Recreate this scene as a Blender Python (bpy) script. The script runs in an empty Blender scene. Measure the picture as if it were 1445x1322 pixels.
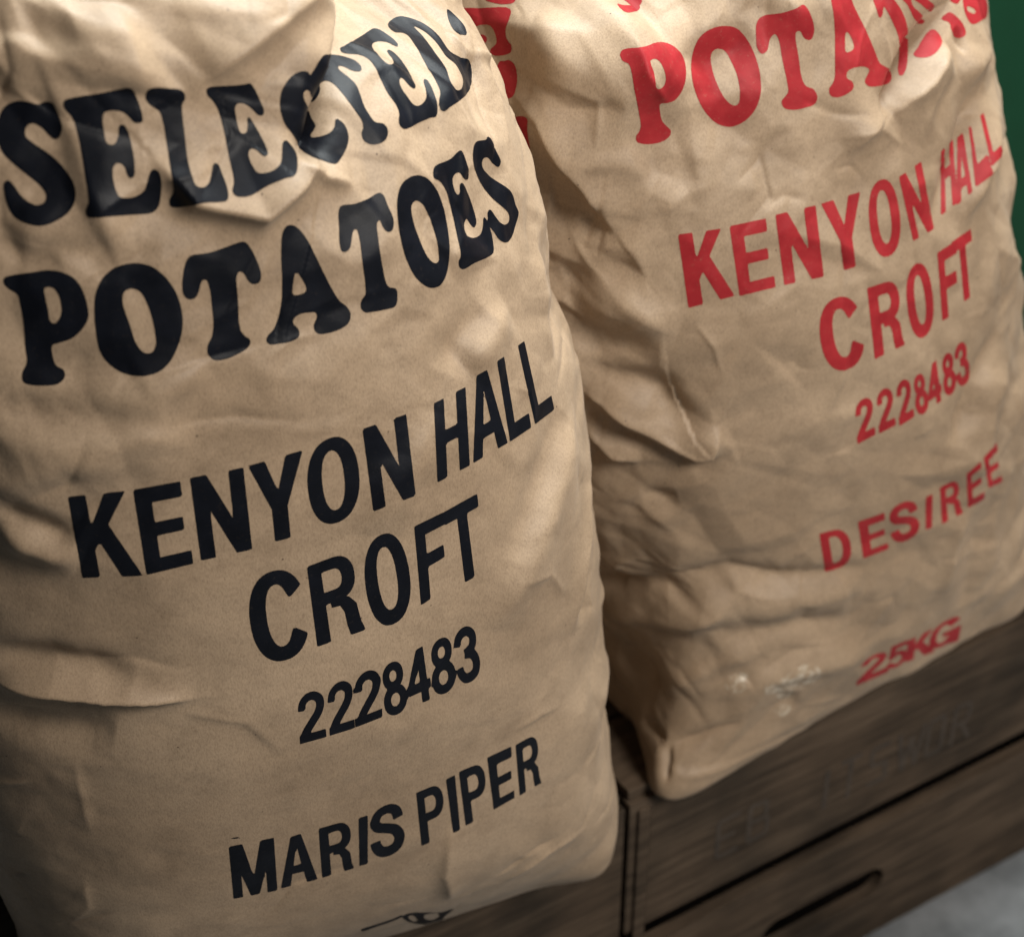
import bpy, bmesh, random
import math
import numpy as np

def hermite(zs, vs, z):
    """smooth monotone-ish cubic through control values (finite-difference tangents)"""
    zs = np.asarray(zs, float); vs = np.asarray(vs, float)
    m = np.gradient(vs, zs)
    k = np.clip(np.searchsorted(zs, z) - 1, 0, len(zs) - 2)
    h = zs[k+1] - zs[k]; t = np.clip((z - zs[k]) / h, 0, 1)
    t2, t3 = t*t, t*t*t
    return (2*t3-3*t2+1)*vs[k] + (t3-2*t2+t)*h*m[k] + (-2*t3+3*t2)*vs[k+1] + (t3-t2)*h*m[k+1]

# grid of a sack: columns go round it (fine in front, coarse behind), rows go up it
def column_angles(nf, nb, a0, a1):
    """angle -90 deg is straight out in front; fine between a0 and a1 (deg)"""
    fr = np.linspace(a0, a1, nf, endpoint=False)
    bk = np.linspace(a1, a0 + 360, nb, endpoint=False)
    return np.radians(np.concatenate([fr, bk]))

def base_surface(T, nf, nb, rows, ears=(), a0=-205., a1=15.):
    """T: table z, cx, cy, a, b, n. returns (rows, cols, 3) points of the smooth sack"""
    T = np.asarray(T, float)
    z0, z1 = T[0, 0], T[-1, 0]
    # equal arc spacing round a mean superellipse, so the paper grid is even
    th = np.linspace(0, 2*np.pi, 4001)
    def se(th, a, b, n):
        c, s = np.cos(th), np.sin(th)
        r = (np.abs(c/a)**n + np.abs(s/b)**n) ** (-1.0/n)
        return r*c, r*s
    x, y = se(th, 0.24, 0.17, 2.5)
    arc = np.concatenate([[0], np.cumsum(np.hypot(np.diff(x), np.diff(y)))]); L = arc[-1]
    ang = column_angles(nf, nb, a0, a1)
    q = np.mod(ang, 2*np.pi)/(2*np.pi)*L
    tq = np.interp(q, arc, th)
    rb = 0.014                                  # rounding under the bottom edge
    nbot = max(8, int(rows*0.075))
    zz = np.concatenate([np.full(nbot, z0), np.linspace(z0, z1, rows-nbot)])
    inset = np.zeros(rows)
    w = np.linspace(0, 1, nbot)
    # bottom disc: from well inside to the edge, then up the rounding
    half = nbot//2
    inset[:half] = np.linspace(0.13, rb, half, endpoint=False)
    ph = np.linspace(0, np.pi/2, rows-half)
    zr = np.linspace(0, 1, rows-half)
    # rounding over the first 4 cm
    z_side = z0 + (z1-z0)*np.linspace(0, 1, rows-half)**1.0
    u = np.clip((z_side-z0)/rb, 0, 1)
    inset[half:] = rb*(1-np.sqrt(np.clip(1-(1-u)**2, 0, 1)))
    zz = np.concatenate([np.full(half, z0), z_side])
    cx = hermite(T[:,0], T[:,1], zz); cy = hermite(T[:,0], T[:,2], zz)
    a = hermite(T[:,0], T[:,3], zz)-inset; b = hermite(T[:,0], T[:,4], zz)-inset
    n = hermite(T[:,0], T[:,5], zz)
    a = np.maximum(a, .01); b = np.maximum(b, .004)
    c, s = np.cos(tq)[None, :], np.sin(tq)[None, :]
    A, B, N = a[:, None], b[:, None], n[:, None]
    r = (np.abs(c/A)**N + np.abs(s/B)**N) ** (-1.0/N)
    P = np.empty((rows, len(ang), 3))
    yaw = np.radians(hermite(T[:,0], T[:,6], zz))[:, None]
    lx, ly = r*c, r*s
    P[..., 0] = cx[:, None] + lx*np.cos(yaw) - ly*np.sin(yaw)
    P[..., 1] = cy[:, None] + lx*np.sin(yaw) + ly*np.cos(yaw)
    P[..., 2] = zz[:, None]
    for (q0, dv, rad) in ears:
        w = np.exp(-((P-np.array(q0))**2).sum(-1)/rad**2)
        P += w[..., None]*np.array(dv)
    return P

UW, VH = 800.0, 920.0        # paper coordinates in mm: u round the front, v up the sack

def paper_uv(nf, nb, rows):
    u = np.concatenate([np.arange(nf)/nf*UW, UW + np.arange(nb)/nb*500.0])
    v = np.arange(rows)/(rows-1)*VH
    return u, v

def crease_field(u, v, creases):
    '''height in mm of ridges and valleys drawn as polylines on the paper.
    each: amplitude, width on the left, width on the right, softness, points'''
    h = np.zeros((len(v), len(u)))
    for amp, wl, wr, soft, pts in creases:
        pts = np.asarray(pts, float).reshape(-1, 2)
        seg = np.hypot(*np.diff(pts, axis=0).T); tot = max(seg.sum(), 1e-6)
        m = 4.5*max(wl, wr)
        i0, i1 = np.searchsorted(u, [pts[:,0].min()-m, pts[:,0].max()+m])
        j0, j1 = np.searchsorted(v, [pts[:,1].min()-m, pts[:,1].max()+m])
        if i1 <= i0 or j1 <= j0: continue
        X, Y = np.meshgrid(u[i0:i1], v[j0:j1])
        best = np.full(X.shape, 1e9); sd = np.zeros(X.shape); sp = np.zeros(X.shape)
        acc = 0.0
        for (x0, y0), (x1, y1), L in zip(pts[:-1], pts[1:], seg):
            dx, dy = x1-x0, y1-y0
            t = np.clip(((X-x0)*dx+(Y-y0)*dy)/max(L*L, 1e-9), 0, 1)
            ex, ey = X-x0-t*dx, Y-y0-t*dy
            d = np.hypot(ex, ey); k = d < best
            best[k] = d[k]; sd[k] = (dx*ey-dy*ex)[k]; sp[k] = ((acc+t*L)/tot)[k]
            acc += L
        w = np.where(sd > 0, wl, wr)
        q = best/w
        prof = np.exp(-q*q) if soft >= 1 else (np.exp(-(np.sqrt(q*q+soft*soft)-soft)*1.25))
        taper = np.clip(np.minimum(sp, 1-sp)*tot/(0.25*tot+6), 0, 1)
        taper = 0.12 + 0.88*np.sin(taper*np.pi/2)
        h[j0:j1, i0:i1] += amp*prof*taper
    return h

def facet_field(u, v, spacing, angle, stretch, seed):
    '''crumpled paper: random heights on scattered points, flat facets between them'''
    from mathutils.geometry import delaunay_2d_cdt
    from mathutils import Vector
    rng = np.random.RandomState(seed)
    ca, sa = math.cos(angle), math.sin(angle)
    W, H = UW+60, VH+60
    n = int(W*H/spacing**2)
    # jittered points in a stretched frame
    R = math.hypot(W, H)
    g = np.arange(-R/2, R/2, spacing)
    A, B = np.meshgrid(g/1.0, g/1.0)
    A = A + rng.uniform(-.48, .48, A.shape)*spacing; B = B + rng.uniform(-.48, .48, B.shape)*spacing
    A = A*stretch**.5; B = B/stretch**.5
    X = W/2-30 + ca*A - sa*B; Y = H/2-30 + sa*A + ca*B
    k = (X > -90) & (X < W+60) & (Y > -90) & (Y < H+60)
    X, Y = X[k], Y[k]; Z = rng.uniform(-1, 1, X.shape)
    out = delaunay_2d_cdt([Vector((float(a), float(b))) for a, b in zip(X, Y)], [], [], 0, 1e-4)
    px = np.array([(p.x, p.y) for p in out[0]])
    zz = np.array([Z[o[0]] if o else 0. for o in out[3]])
    f = np.zeros((len(v), len(u)))
    uf = u
    for a, b, c in out[2]:
        p = px[[a, b, c]]
        i0, i1 = np.searchsorted(uf, [p[:,0].min(), p[:,0].max()+1e-6])
        j0, j1 = np.searchsorted(v, [p[:,1].min(), p[:,1].max()+1e-6])
        if i1 <= i0 or j1 <= j0: continue
        XX, YY = np.meshgrid(uf[i0:i1], v[j0:j1])
        d = (p[1,1]-p[2,1])*(p[0,0]-p[2,0])+(p[2,0]-p[1,0])*(p[0,1]-p[2,1])
        if abs(d) < 1e-9: continue
        w0 = ((p[1,1]-p[2,1])*(XX-p[2,0])+(p[2,0]-p[1,0])*(YY-p[2,1]))/d
        w1 = ((p[2,1]-p[0,1])*(XX-p[2,0])+(p[0,0]-p[2,0])*(YY-p[2,1]))/d
        w2 = 1-w0-w1
        ins = (w0 >= -1e-6) & (w1 >= -1e-6) & (w2 >= -1e-6)
        f[j0:j1, i0:i1][ins] = (w0*zz[a]+w1*zz[b]+w2*zz[c])[ins]
    return f

def blur(f, n):
    for _ in range(n):
        f = (np.roll(f, 1, 0)+f*2+np.roll(f, -1, 0))/4
        f = (np.roll(f, 1, 1)+f*2+np.roll(f, -1, 1))/4
    return f

def sack_surface(T, ears, creases, style, nf, nb, rows):
    P = base_surface(T, nf, nb, rows, ears)
    u, v = paper_uv(nf, nb, rows)
    h = crease_field(u, v, creases)*CREASE_GAIN
    rng = np.random.RandomState(style[0][4]+40); small = []
    for k in range(300):                       # thin handling creases, more near the rims and the top
        x, y = rng.uniform(60, UW-60), rng.uniform(60, VH-40)
        if rng.rand() > 0.15+0.5*abs(x-420)/300+0.7*max(0, (y-480)/400): continue
        an = rng.normal(0.15, .75); L = rng.uniform(18, 75)
        p = [x, y, x+L*.5*math.cos(an), y+L*.5*math.sin(an)]; an += rng.normal(0, .5)
        p += [p[2]+L*.5*math.cos(an), p[3]+L*.5*math.sin(an)]
        small.append((rng.choice([-1, 1])*rng.uniform(.7, 2.3), rng.uniform(2, 12), rng.uniform(1.6, 4), .1, p))
    h += crease_field(u, v, small)
    for (amp, sp, ang, st, seed, bl, mask) in style:
        f = blur(facet_field(u, v, sp, math.radians(ang), st, seed), int(bl*nf/560.0*nf/560.0+1))
        h += amp*f*mask(u, v)
    side = (0.65+0.35*np.clip((v-40)/50, 0, 1))[:, None]*np.clip(u/60, 0, 1)*np.clip((UW-u)/60, 0, 1)
    N = grid_normals(P)
    return P + N*(h*side*0.001)[..., None]

def grid_normals(P):
    du = np.roll(P, -1, 1) - np.roll(P, 1, 1)
    dv = np.empty_like(P); dv[1:-1] = P[2:]-P[:-2]; dv[0] = P[1]-P[0]; dv[-1] = P[-1]-P[-2]
    N = np.cross(du, dv); l = np.linalg.norm(N, axis=2, keepdims=True)
    return N/np.maximum(l, 1e-9)

# sack profiles, bottom to top: z, centre x, centre y, half width, half depth, squareness, yaw
LT = [[0.335,-0.267,0.115,0.238,0.14,5.5,-9],[0.42,-0.279,0.099,0.241,0.175,3.6,-9],[0.6,-0.3,0.095,0.251,0.205,2.6,-8],[0.8,-0.314,0.1,0.25,0.21,2.3,-6],[0.95,-0.341,0.115,0.24,0.2,2.3,-5],[1.05,-0.354,0.13,0.225,0.185,2.2,-4],[1.13,-0.379,0.148,0.205,0.16,2.1,-4],[1.2,-0.381,0.19,0.195,0.1,2.0,-4],[1.26,-0.381,0.22,0.19,0.02,2.0,-4]]
RT = [[0.335,0.27,0.135,0.235,0.15,6.5,3],[0.42,0.259,0.135,0.24,0.165,3.6,3],[0.6,0.209,0.14,0.25,0.18,2.5,1],[0.8,0.158,0.15,0.25,0.18,2.3,0],[0.95,0.132,0.17,0.245,0.165,2.3,0],[1.08,0.109,0.2,0.24,0.14,2.2,0],[1.2,0.099,0.24,0.22,0.09,2.1,0],[1.3,0.099,0.26,0.2,0.02,2.0,0]]
# corners and shoulders the folded paper pushes out or in: where, by how much, radius
L_EARS = [[(-.085,-.055,.355),(.001,-.014,-.010),.04], [(-.20,-.005,1.12),(-.015,.115,-.02),.08], [(-.21,.02,1.0),(0,-.02,.01),.06]]
R_EARS = [[(.045,-.01,.345),(-.048,-.014,-.014),.045], [(-.04,.04,1.075),(.0,.12,-.01),.07], [(-.11,.06,1.06),(.0,.10,-.01),.06], [(-.05,.06,.985),(-.0,-.035,.005),.05], [(-.0,.04,.99),(-.0,-.02,.0),.04]]

import numpy as np
def every(u, v):
    return np.ones((len(v), len(u)))
def upper(u, v):
    return np.clip((v-450)/300, 0.12, 1)[:, None]*np.ones(len(u))[None, :]
def rims(u, v):
    return np.clip(0.25+np.abs(u-400)/260, 0, 1)[None, :]*np.ones(len(v))[:, None]
def quiet_low(u, v):
    m = np.clip((v-430)/240, 0.10, 1)[:, None]*np.ones(len(u))[None, :]
    return np.clip(m + np.clip((u-520)/200, 0, .5)[None, :], 0, 1)
def calm_low(u, v):
    m = np.clip((v-400)/260, 0.30, 1)[:, None]*np.ones(len(u))[None, :]
    return np.clip(m + np.clip(np.abs(u-420)/300-.55, 0, .6)[None, :], 0, 1)
# crumple: height mm, facet mm, direction, stretch, seed, softening, where
STYLE_L = [(3.0, 120, 20, 1.4, 3, 30, every), (5.2, 74, -20, 2.2, 5, 0, quiet_low), (4.4, 36, 15, 2.2, 8, 0, lambda u, v: rims(u, v)*quiet_low(u, v)), (5.2, 44, 50, 1.9, 9, 0, upper), (.4, 15, 10, 1.5, 12, 0, every), (3.0, 20, 60, 1.6, 31, 0, upper), (2.8, 26, -30, 2.0, 41, 0, lambda u, v: rims(u, v)*quiet_low(u, v))]
STYLE_R = [(3.0, 120, 10, 1.4, 13, 30, every), (4.8, 76, -10, 2.2, 15, 0, calm_low), (5.2, 38, -15, 2.4, 18, 0, rims), (5.2, 46, 60, 1.9, 19, 0, upper), (.8, 16, 10, 1.5, 22, 0, every), (2.5, 22, 30, 1.8, 33, 0, rims), (2.8, 28, -20, 2.0, 43, 0, every)]
CREASE_GAIN = 1.9

# creases of the paper and outlines of the print, in paper coordinates
L_CREASES = [(12,1.875,60,0.12,[626,767,610,759,590,753,566,750,541,748,523,745,509,739,497,732,487,723,482,715,478,707]),(-8,7,3.75,0.12,[517,736,504,729,494,721,486,715,479,708]),(8,22,6.75,0.12,[423,745,433,748,444,751,455,754,469,757,485,759,504,759,521,745]),(7,10,24,0.6,[411,787,409,777,407,767,403,757,400,748]),(-3,8,8,1,[374,791,369,782,363,772]),(-2.5,8,8,1,[387,786,380,778,373,769]),(8,24,5.25,0.12,[394,716,397,708,401,700,404,692,414,687,423,683,433,678,444,683,456,688,464,694,473,700]),(-10,6,8,0.12,[497,727,487,718,479,708,461,698]),(4,9,3.75,0.12,[459,699,471,687,486,679]),(3,6,3,0.12,[635,707,637,695,675,677]),(3,10,10,0.6,[640,689,646,676,636,664]),(4,10,14,0.7,[284,579,294,580,303,580,312,579,321,579,330,579,339,578,348,578,357,575,365,572,374,568]),(-3.5,12,12,1,[288,592,298,592,308,591,318,589,328,588,337,587,346,587,355,586,364,585]),(3,12,12,1,[337,592,348,595,358,597,368,600,376,602,384,604,392,606]),(5,12,10,0.7,[264,516,274,514,284,511,294,506,304,500]),(-4,10,10,1,[270,537,280,532,289,526,297,520,305,514]),(3,10,10,0.7,[274,549,286,554,297,559,308,563,317,564,326,565,334,565,342,565]),(6,8,4.5,0.12,[237,408,250,409,263,409,273,409,283,408,292,407,301,405,312,404,322,402,333,400,343,397]),(-4,10,10,1,[240,426,253,428,265,429,276,430,286,427,296,425,306,421,316,417]),(-4,14,14,1,[232,377,245,379,257,379,269,378,280,378,291,378,302,376]),(4,18,12,0.8,[616,471,601,467,589,460,579,453,566,445,556,436,547,427,538,416,529,407,520,397,512,387,505,376]),(-3,14,14,1,[591,490,580,483,570,475,561,467,553,458,544,450,535,441,527,432,519,422]),(3,10,8,0.6,[645,416,626,414,616,405,609,395,603,383,595,373,589,361,584,349,579,336,574,323]),(-2,9,9,1,[616,366,607,356,601,345,595,333,589,320]),(4,14,10,0.7,[567,573,553,570,539,566,519,560]),(-3,12,12,1,[547,583,533,578,520,573,506,560]),(3,14,10,0.8,[492,542,483,532,474,520,466,514,458,506,450,493,443,479]),(2.5,10,10,0.6,[625,599,620,590,615,581,611,571,607,561,604,548,601,535,598,521]),(2.5,12,6,0.12,[474,216,470,193,468,168,477,120]),(2,6,8,0.12,[518,115,530,127,545,135,560,135,578,131]),(3,14,14,1,[314,695,322,693,330,691,338,689,346,687,356,687,365,686,375,686]),(-2.5,12,12,1,[310,680,320,680,330,680,340,680,349,678,358,676,366,673,375,671,383,668]),(-3,14,14,1,[299,631,307,628,316,625,324,621,333,617,341,612,349,607])]
L_LINES = [('SELECTED',[([[3574,7509,3583,7509,3592,7509,3600,7506,3606,7502,3610,7493,3611,7480,3609,7466,3608,7451,3606,7433,3603,7415,3599,7397,3593,7380,3585,7367,3577,7354,3567,7343,3558,7334,3551,7330,3544,7327,3538,7325,3532,7324,3526,7328,3522,7333,3518,7341,3514,7348,3510,7358,3506,7368,3502,7378,3497,7387,3491,7395,3483,7403,3475,7409,3466,7412,3457,7412,3448,7409,3439,7405,3431,7400,3422,7392,3413,7381,3407,7370,3403,7359,3404,7349,3408,7340,3415,7331,3422,7321,3434,7306,3442,7298,3449,7290,3458,7281,3466,7273,3473,7264,3480,7255,3486,7246,3492,7237,3498,7228,3503,7218,3508,7209,3513,7199,3517,7189,3521,7180,3528,7162,3533,7144,3537,7126,3538,7108,3537,7092,3535,7076,3531,7060,3525,7045,3517,7028,3506,7012,3494,6997,3480,6985,3466,6974,3449,6965,3432,6957,3415,6950,3395,6943,3374,6937,3354,6933,3334,6931,3316,6933,3299,6936,3283,6941,3267,6947,3253,6953,3239,6960,3226,6968,3215,6977,3208,6986,3203,6997,3199,7008,3196,7020,3194,7037,3193,7056,3194,7075,3196,7093,3198,7108,3201,7122,3205,7134,3211,7144,3217,7149,3224,7153,3231,7156,3236,7157,3242,7154,3246,7148,3249,7141,3253,7133,3257,7123,3260,7111,3263,7099,3267,7088,3272,7078,3278,7068,3285,7059,3292,7050,3302,7042,3313,7035,3325,7029,3336,7027,3346,7027,3357,7029,3367,7032,3375,7037,3381,7043,3386,7052,3390,7061,3392,7070,3391,7079,3389,7088,3386,7097,3381,7106,3373,7119,3363,7133,3353,7147,3342,7161,3330,7177,3317,7193,3305,7209,3294,7225,3284,7240,3274,7255,3266,7270,3260,7285,3257,7300,3257,7316,3258,7332,3261,7349,3267,7366,3275,7384,3284,7401,3293,7417,3301,7430,3310,7442,3319,7453,3329,7464,3340,7475,3352,7486,3366,7495,3379,7503,3394,7510,3411,7515,3427,7519,3442,7522,3457,7523,3472,7522,3486,7519,3498,7516,3509,7512,3519,7506,3529,7500,3540,7498,3548,7499,3557,7503,3566,7506]],
[]),([[3663,7505,3671,7509,3680,7511,3691,7512,3703,7514,3716,7515,3730,7515,3747,7516,3763,7516,3781,7516,3798,7515,3814,7516,3830,7516,3844,7517,3857,7517,3871,7518,3884,7518,3897,7519,3909,7520,3930,7521,3941,7521,3952,7522,3961,7522,3969,7521,3974,7519,3979,7518,3982,7515,3986,7511,3989,7502,3991,7491,3991,7478,3990,7465,3988,7446,3984,7425,3980,7404,3975,7386,3972,7375,3969,7364,3965,7356,3959,7350,3954,7348,3949,7347,3943,7347,3938,7347,3933,7348,3929,7349,3924,7352,3921,7355,3917,7362,3914,7372,3912,7382,3909,7391,3904,7399,3899,7406,3894,7413,3887,7418,3877,7422,3865,7426,3854,7428,3843,7429,3835,7428,3827,7428,3819,7426,3812,7423,3806,7418,3801,7412,3796,7404,3792,7396,3786,7384,3780,7369,3776,7354,3771,7339,3765,7325,3759,7309,3755,7295,3754,7284,3756,7279,3760,7275,3764,7273,3768,7271,3772,7269,3777,7268,3782,7269,3787,7270,3796,7276,3805,7286,3816,7297,3825,7307,3831,7318,3836,7330,3841,7341,3847,7349,3851,7352,3856,7355,3860,7357,3864,7357,3868,7355,3872,7350,3874,7343,3876,7336,3875,7316,3874,7302,3871,7289,3868,7274,3864,7260,3861,7247,3857,7234,3852,7211,3847,7189,3841,7168,3835,7150,3831,7136,3826,7122,3821,7111,3815,7103,3811,7100,3807,7098,3803,7098,3799,7098,3796,7100,3792,7104,3790,7109,3788,7115,3787,7123,3788,7133,3789,7142,3789,7151,3787,7158,3784,7165,3780,7171,3776,7175,3771,7177,3766,7179,3761,7179,3756,7179,3750,7176,3745,7172,3739,7167,3735,7161,3729,7151,3725,7139,3721,7126,3718,7114,3716,7099,3714,7085,3713,7070,3713,7057,3714,7047,3714,7039,3716,7031,3720,7024,3727,7019,3736,7016,3747,7013,3757,7011,3768,7009,3780,7009,3791,7009,3802,7011,3813,7014,3824,7018,3834,7023,3843,7030,3852,7042,3859,7057,3868,7071,3876,7084,3883,7094,3891,7105,3898,7114,3905,7119,3910,7121,3915,7122,3920,7121,3924,7119,3928,7114,3931,7107,3933,7098,3933,7089,3931,7073,3928,7056,3925,7035,3920,7015,3913,6992,3909,6980,3904,6968,3894,6946,3882,6930,3875,6923,3867,6918,3859,6915,3849,6912,3831,6911,3810,6914,3787,6918,3764,6922,3750,6924,3736,6927,3721,6929,3707,6932,3692,6935,3678,6938,3664,6940,3651,6942,3628,6945,3606,6946,3587,6947,3571,6948,3565,6949,3560,6950,3556,6951,3553,6954,3551,6961,3551,6969,3553,6978,3555,6987,3560,6996,3566,7005,3573,7013,3578,7022,3580,7028,3581,7035,
3582,7041,3583,7049,3587,7071,3589,7085,3592,7099,3594,7114,3597,7129,3600,7144,3602,7160,3606,7178,3610,7197,3615,7217,3619,7238,3624,7259,3629,7279,3634,7298,3639,7317,3642,7331,3646,7345,3649,7359,3652,7372,3655,7384,3658,7396,3660,7416,3660,7425,3658,7433,3656,7440,3654,7447,3652,7453,3649,7458,3647,7464,3646,7470,3648,7479,3652,7488,3656,7498]],
[]),([[4036,7474,4040,7481,4045,7487,4050,7493,4056,7497,4066,7499,4077,7498,4089,7497,4101,7495,4115,7492,4129,7487,4143,7483,4156,7478,4169,7474,4182,7471,4194,7467,4203,7462,4208,7457,4212,7451,4214,7446,4216,7439,4215,7432,4214,7425,4210,7417,4206,7411,4201,7406,4195,7402,4188,7398,4182,7393,4177,7385,4172,7375,4167,7364,4161,7352,4156,7340,4151,7328,4146,7313,4140,7299,4135,7284,4130,7269,4124,7254,4119,7239,4114,7225,4109,7211,4104,7197,4098,7183,4093,7169,4088,7156,4084,7143,4079,7130,4073,7108,4068,7087,4064,7067,4063,7049,4063,7038,4063,7028,4064,7019,4067,7012,4073,7006,4081,7001,4090,6998,4100,6996,4109,6997,4118,7000,4127,7004,4136,7009,4146,7019,4155,7032,4164,7045,4172,7058,4178,7067,4183,7077,4189,7084,4195,7089,4200,7090,4205,7089,4210,7087,4214,7084,4217,7077,4216,7066,4214,7054,4213,7041,4212,7026,4210,7009,4208,6993,4206,6978,4204,6968,4201,6957,4198,6948,4195,6939,4191,6932,4187,6925,4182,6919,4177,6916,4169,6914,4161,6914,4151,6916,4141,6918,4126,6920,4108,6925,4091,6929,4074,6931,4057,6932,4040,6932,4027,6929,4014,6925,4002,6922,3987,6920,3972,6919,3960,6920,3954,6921,3948,6923,3944,6925,3940,6929,3939,6936,3940,6946,3942,6956,3945,6965,3948,6971,3952,6976,3957,6980,3961,6986,3964,6991,3966,6996,3968,7001,3970,7008,3971,7026,3971,7049,3972,7061,3973,7073,3976,7084,3979,7095,3984,7110,3989,7126,3995,7143,4001,7160,4008,7177,4013,7195,4018,7212,4023,7230,4028,7245,4032,7261,4037,7276,4042,7292,4046,7307,4050,7321,4052,7333,4055,7345,4058,7356,4060,7366,4060,7374,4060,7383,4056,7391,4049,7398,4042,7406,4037,7414,4033,7421,4029,7428,4026,7435,4026,7443,4027,7451,4029,7459,4033,7467]],
[]),([[4328,7435,4334,7438,4341,7440,4350,7440,4359,7440,4379,7438,4402,7433,4426,7427,4448,7422,4466,7418,4485,7414,4502,7411,4516,7408,4525,7407,4532,7407,4539,7406,4544,7404,4548,7401,4550,7397,4552,7392,4553,7387,4556,7374,4557,7358,4558,7342,4559,7325,4559,7307,4558,7288,4558,7271,4555,7258,4553,7252,4551,7248,4548,7244,4544,7242,4539,7241,4533,7243,4526,7245,4521,7249,4516,7255,4513,7263,4510,7272,4506,7280,4501,7290,4496,7299,4490,7307,4483,7315,4476,7321,4468,7325,4460,7329,4452,7330,4446,7329,4440,7326,4435,7322,4430,7317,4424,7307,4419,7292,4416,7276,4412,7261,4408,7246,4402,7231,4398,7216,4396,7204,4397,7199,4397,7194,4399,7190,4402,7188,4407,7186,4413,7186,4419,7187,4425,7189,4433,7196,4441,7206,4448,7217,4454,7227,4457,7235,4459,7244,4461,7251,4464,7255,4467,7256,4470,7255,4473,7254,4475,7252,4478,7247,4480,7241,4481,7233,4482,7225,4483,7207,4482,7186,4480,7164,4479,7144,4477,7126,4475,7108,4472,7092,4468,7078,4465,7072,4460,7067,4456,7063,4452,7060,4447,7060,4443,7061,4438,7063,4434,7065,4431,7070,4429,7075,4428,7081,4425,7087,4423,7094,4418,7101,4414,7106,4409,7110,4405,7111,4400,7111,4394,7110,4390,7108,4386,7104,4382,7100,4378,7095,4375,7089,4371,7080,4369,7069,4367,7058,4366,7047,4366,7035,4366,7022,4367,7010,4371,7002,4376,6997,4383,6994,4391,6992,4400,6991,4412,6990,4425,6990,4439,6991,4452,6994,4464,6998,4475,7003,4488,7009,4499,7017,4508,7026,4516,7037,4523,7049,4531,7059,4538,7070,4544,7080,4552,7090,4560,7096,4567,7099,4574,7101,4581,7102,4586,7102,4591,7098,4595,7093,4598,7086,4600,7078,4604,7068,4607,7056,4608,7043,4603,7031,4590,7018,4582,7003,4572,6988,4562,6975,4554,6965,4545,6956,4536,6948,4525,6943,4513,6941,4501,6941,4488,6943,4474,6944,4453,6942,4430,6940,4419,6939,4407,6937,4385,6933,4364,6928,4344,6921,4323,6915,4304,6911,4289,6910,4276,6910,4263,6911,4252,6913,4243,6916,4235,6919,4227,6923,4222,6928,4219,6934,4218,6940,4219,6947,4220,6954,4223,6958,4227,6962,4232,6966,4236,6971,4241,6978,4245,6985,4249,6993,4253,7003,4260,7022,4263,7034,4266,7046,
4270,7058,4274,7071,4277,7085,4281,7098,4285,7115,4289,7132,4293,7150,4300,7168,4307,7186,4313,7204,4318,7220,4324,7237,4328,7250,4332,7263,4335,7275,4339,7287,4342,7311,4343,7332,4341,7346,4339,7359,4335,7371,4332,7381,4329,7387,4325,7393,4322,7398,4321,7404,4321,7412,4322,7421,4324,7429]],
[]),([[4822,7333,4819,7339,4814,7344,4808,7349,4803,7353,4795,7357,4787,7360,4778,7361,4770,7362,4759,7360,4746,7358,4732,7354,4717,7349,4703,7343,4690,7336,4680,7328,4670,7320,4662,7309,4654,7298,4647,7287,4642,7275,4637,7262,4631,7250,4628,7237,4627,7224,4626,7210,4626,7196,4627,7183,4630,7169,4635,7156,4643,7143,4651,7129,4659,7116,4668,7104,4680,7092,4699,7080,4755,7070,4755,7063,4752,7056,4744,7050,4738,7043,4732,7035,4726,7027,4720,7020,4713,7013,4707,7004,4702,6996,4699,6988,4699,6981,4705,6976,4712,6971,4722,6965,4749,6958,4755,6952,4762,6946,4768,6940,4775,6934,4783,6928,4792,6922,4802,6917,4813,6914,4825,6915,4837,6918,4849,6923,4862,6928,4880,6936,4897,6946,4914,6957,4930,6967,4940,6975,4950,6983,4958,6991,4965,7000,4972,7009,4977,7019,4982,7029,4986,7039,4988,7047,4990,7055,4990,7063,4989,7071,4988,7080,4985,7090,4983,7098,4979,7101,4977,7101,4974,7100,4971,7098,4968,7096,4963,7091,4957,7085,4952,7079,4945,7074,4937,7069,4928,7065,4919,7061,4910,7059,4899,7057,4888,7056,4878,7057,4869,7058,4862,7059,4856,7061,4851,7063,4846,7066,4841,7069,4836,7072,4835,7075,4837,7080,4845,7085,4856,7092,4870,7098,4881,7105,4887,7108,4893,7112,4898,7115,4902,7120,4908,7127,4914,7136,4921,7146,4929,7156,4941,7170,4953,7184,4965,7198,4806,7199,4787,7210,4776,7220,4769,7231,4766,7240,4764,7247,4763,7253,4764,7259,4765,7263,4768,7266,4771,7269,4774,7271,4778,7272,4782,7272,4787,7271,4791,7270,4795,7267,4799,7263,4804,7258,4809,7253,4813,7247,4817,7243,4821,7238,4824,7235,4827,7233,4825,7238,4821,7250,4820,7265,4822,7278,4823,7285,4822,7292,4822,7299,4821,7306,4822,7313,4823,7320,4824,7327]],
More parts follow.
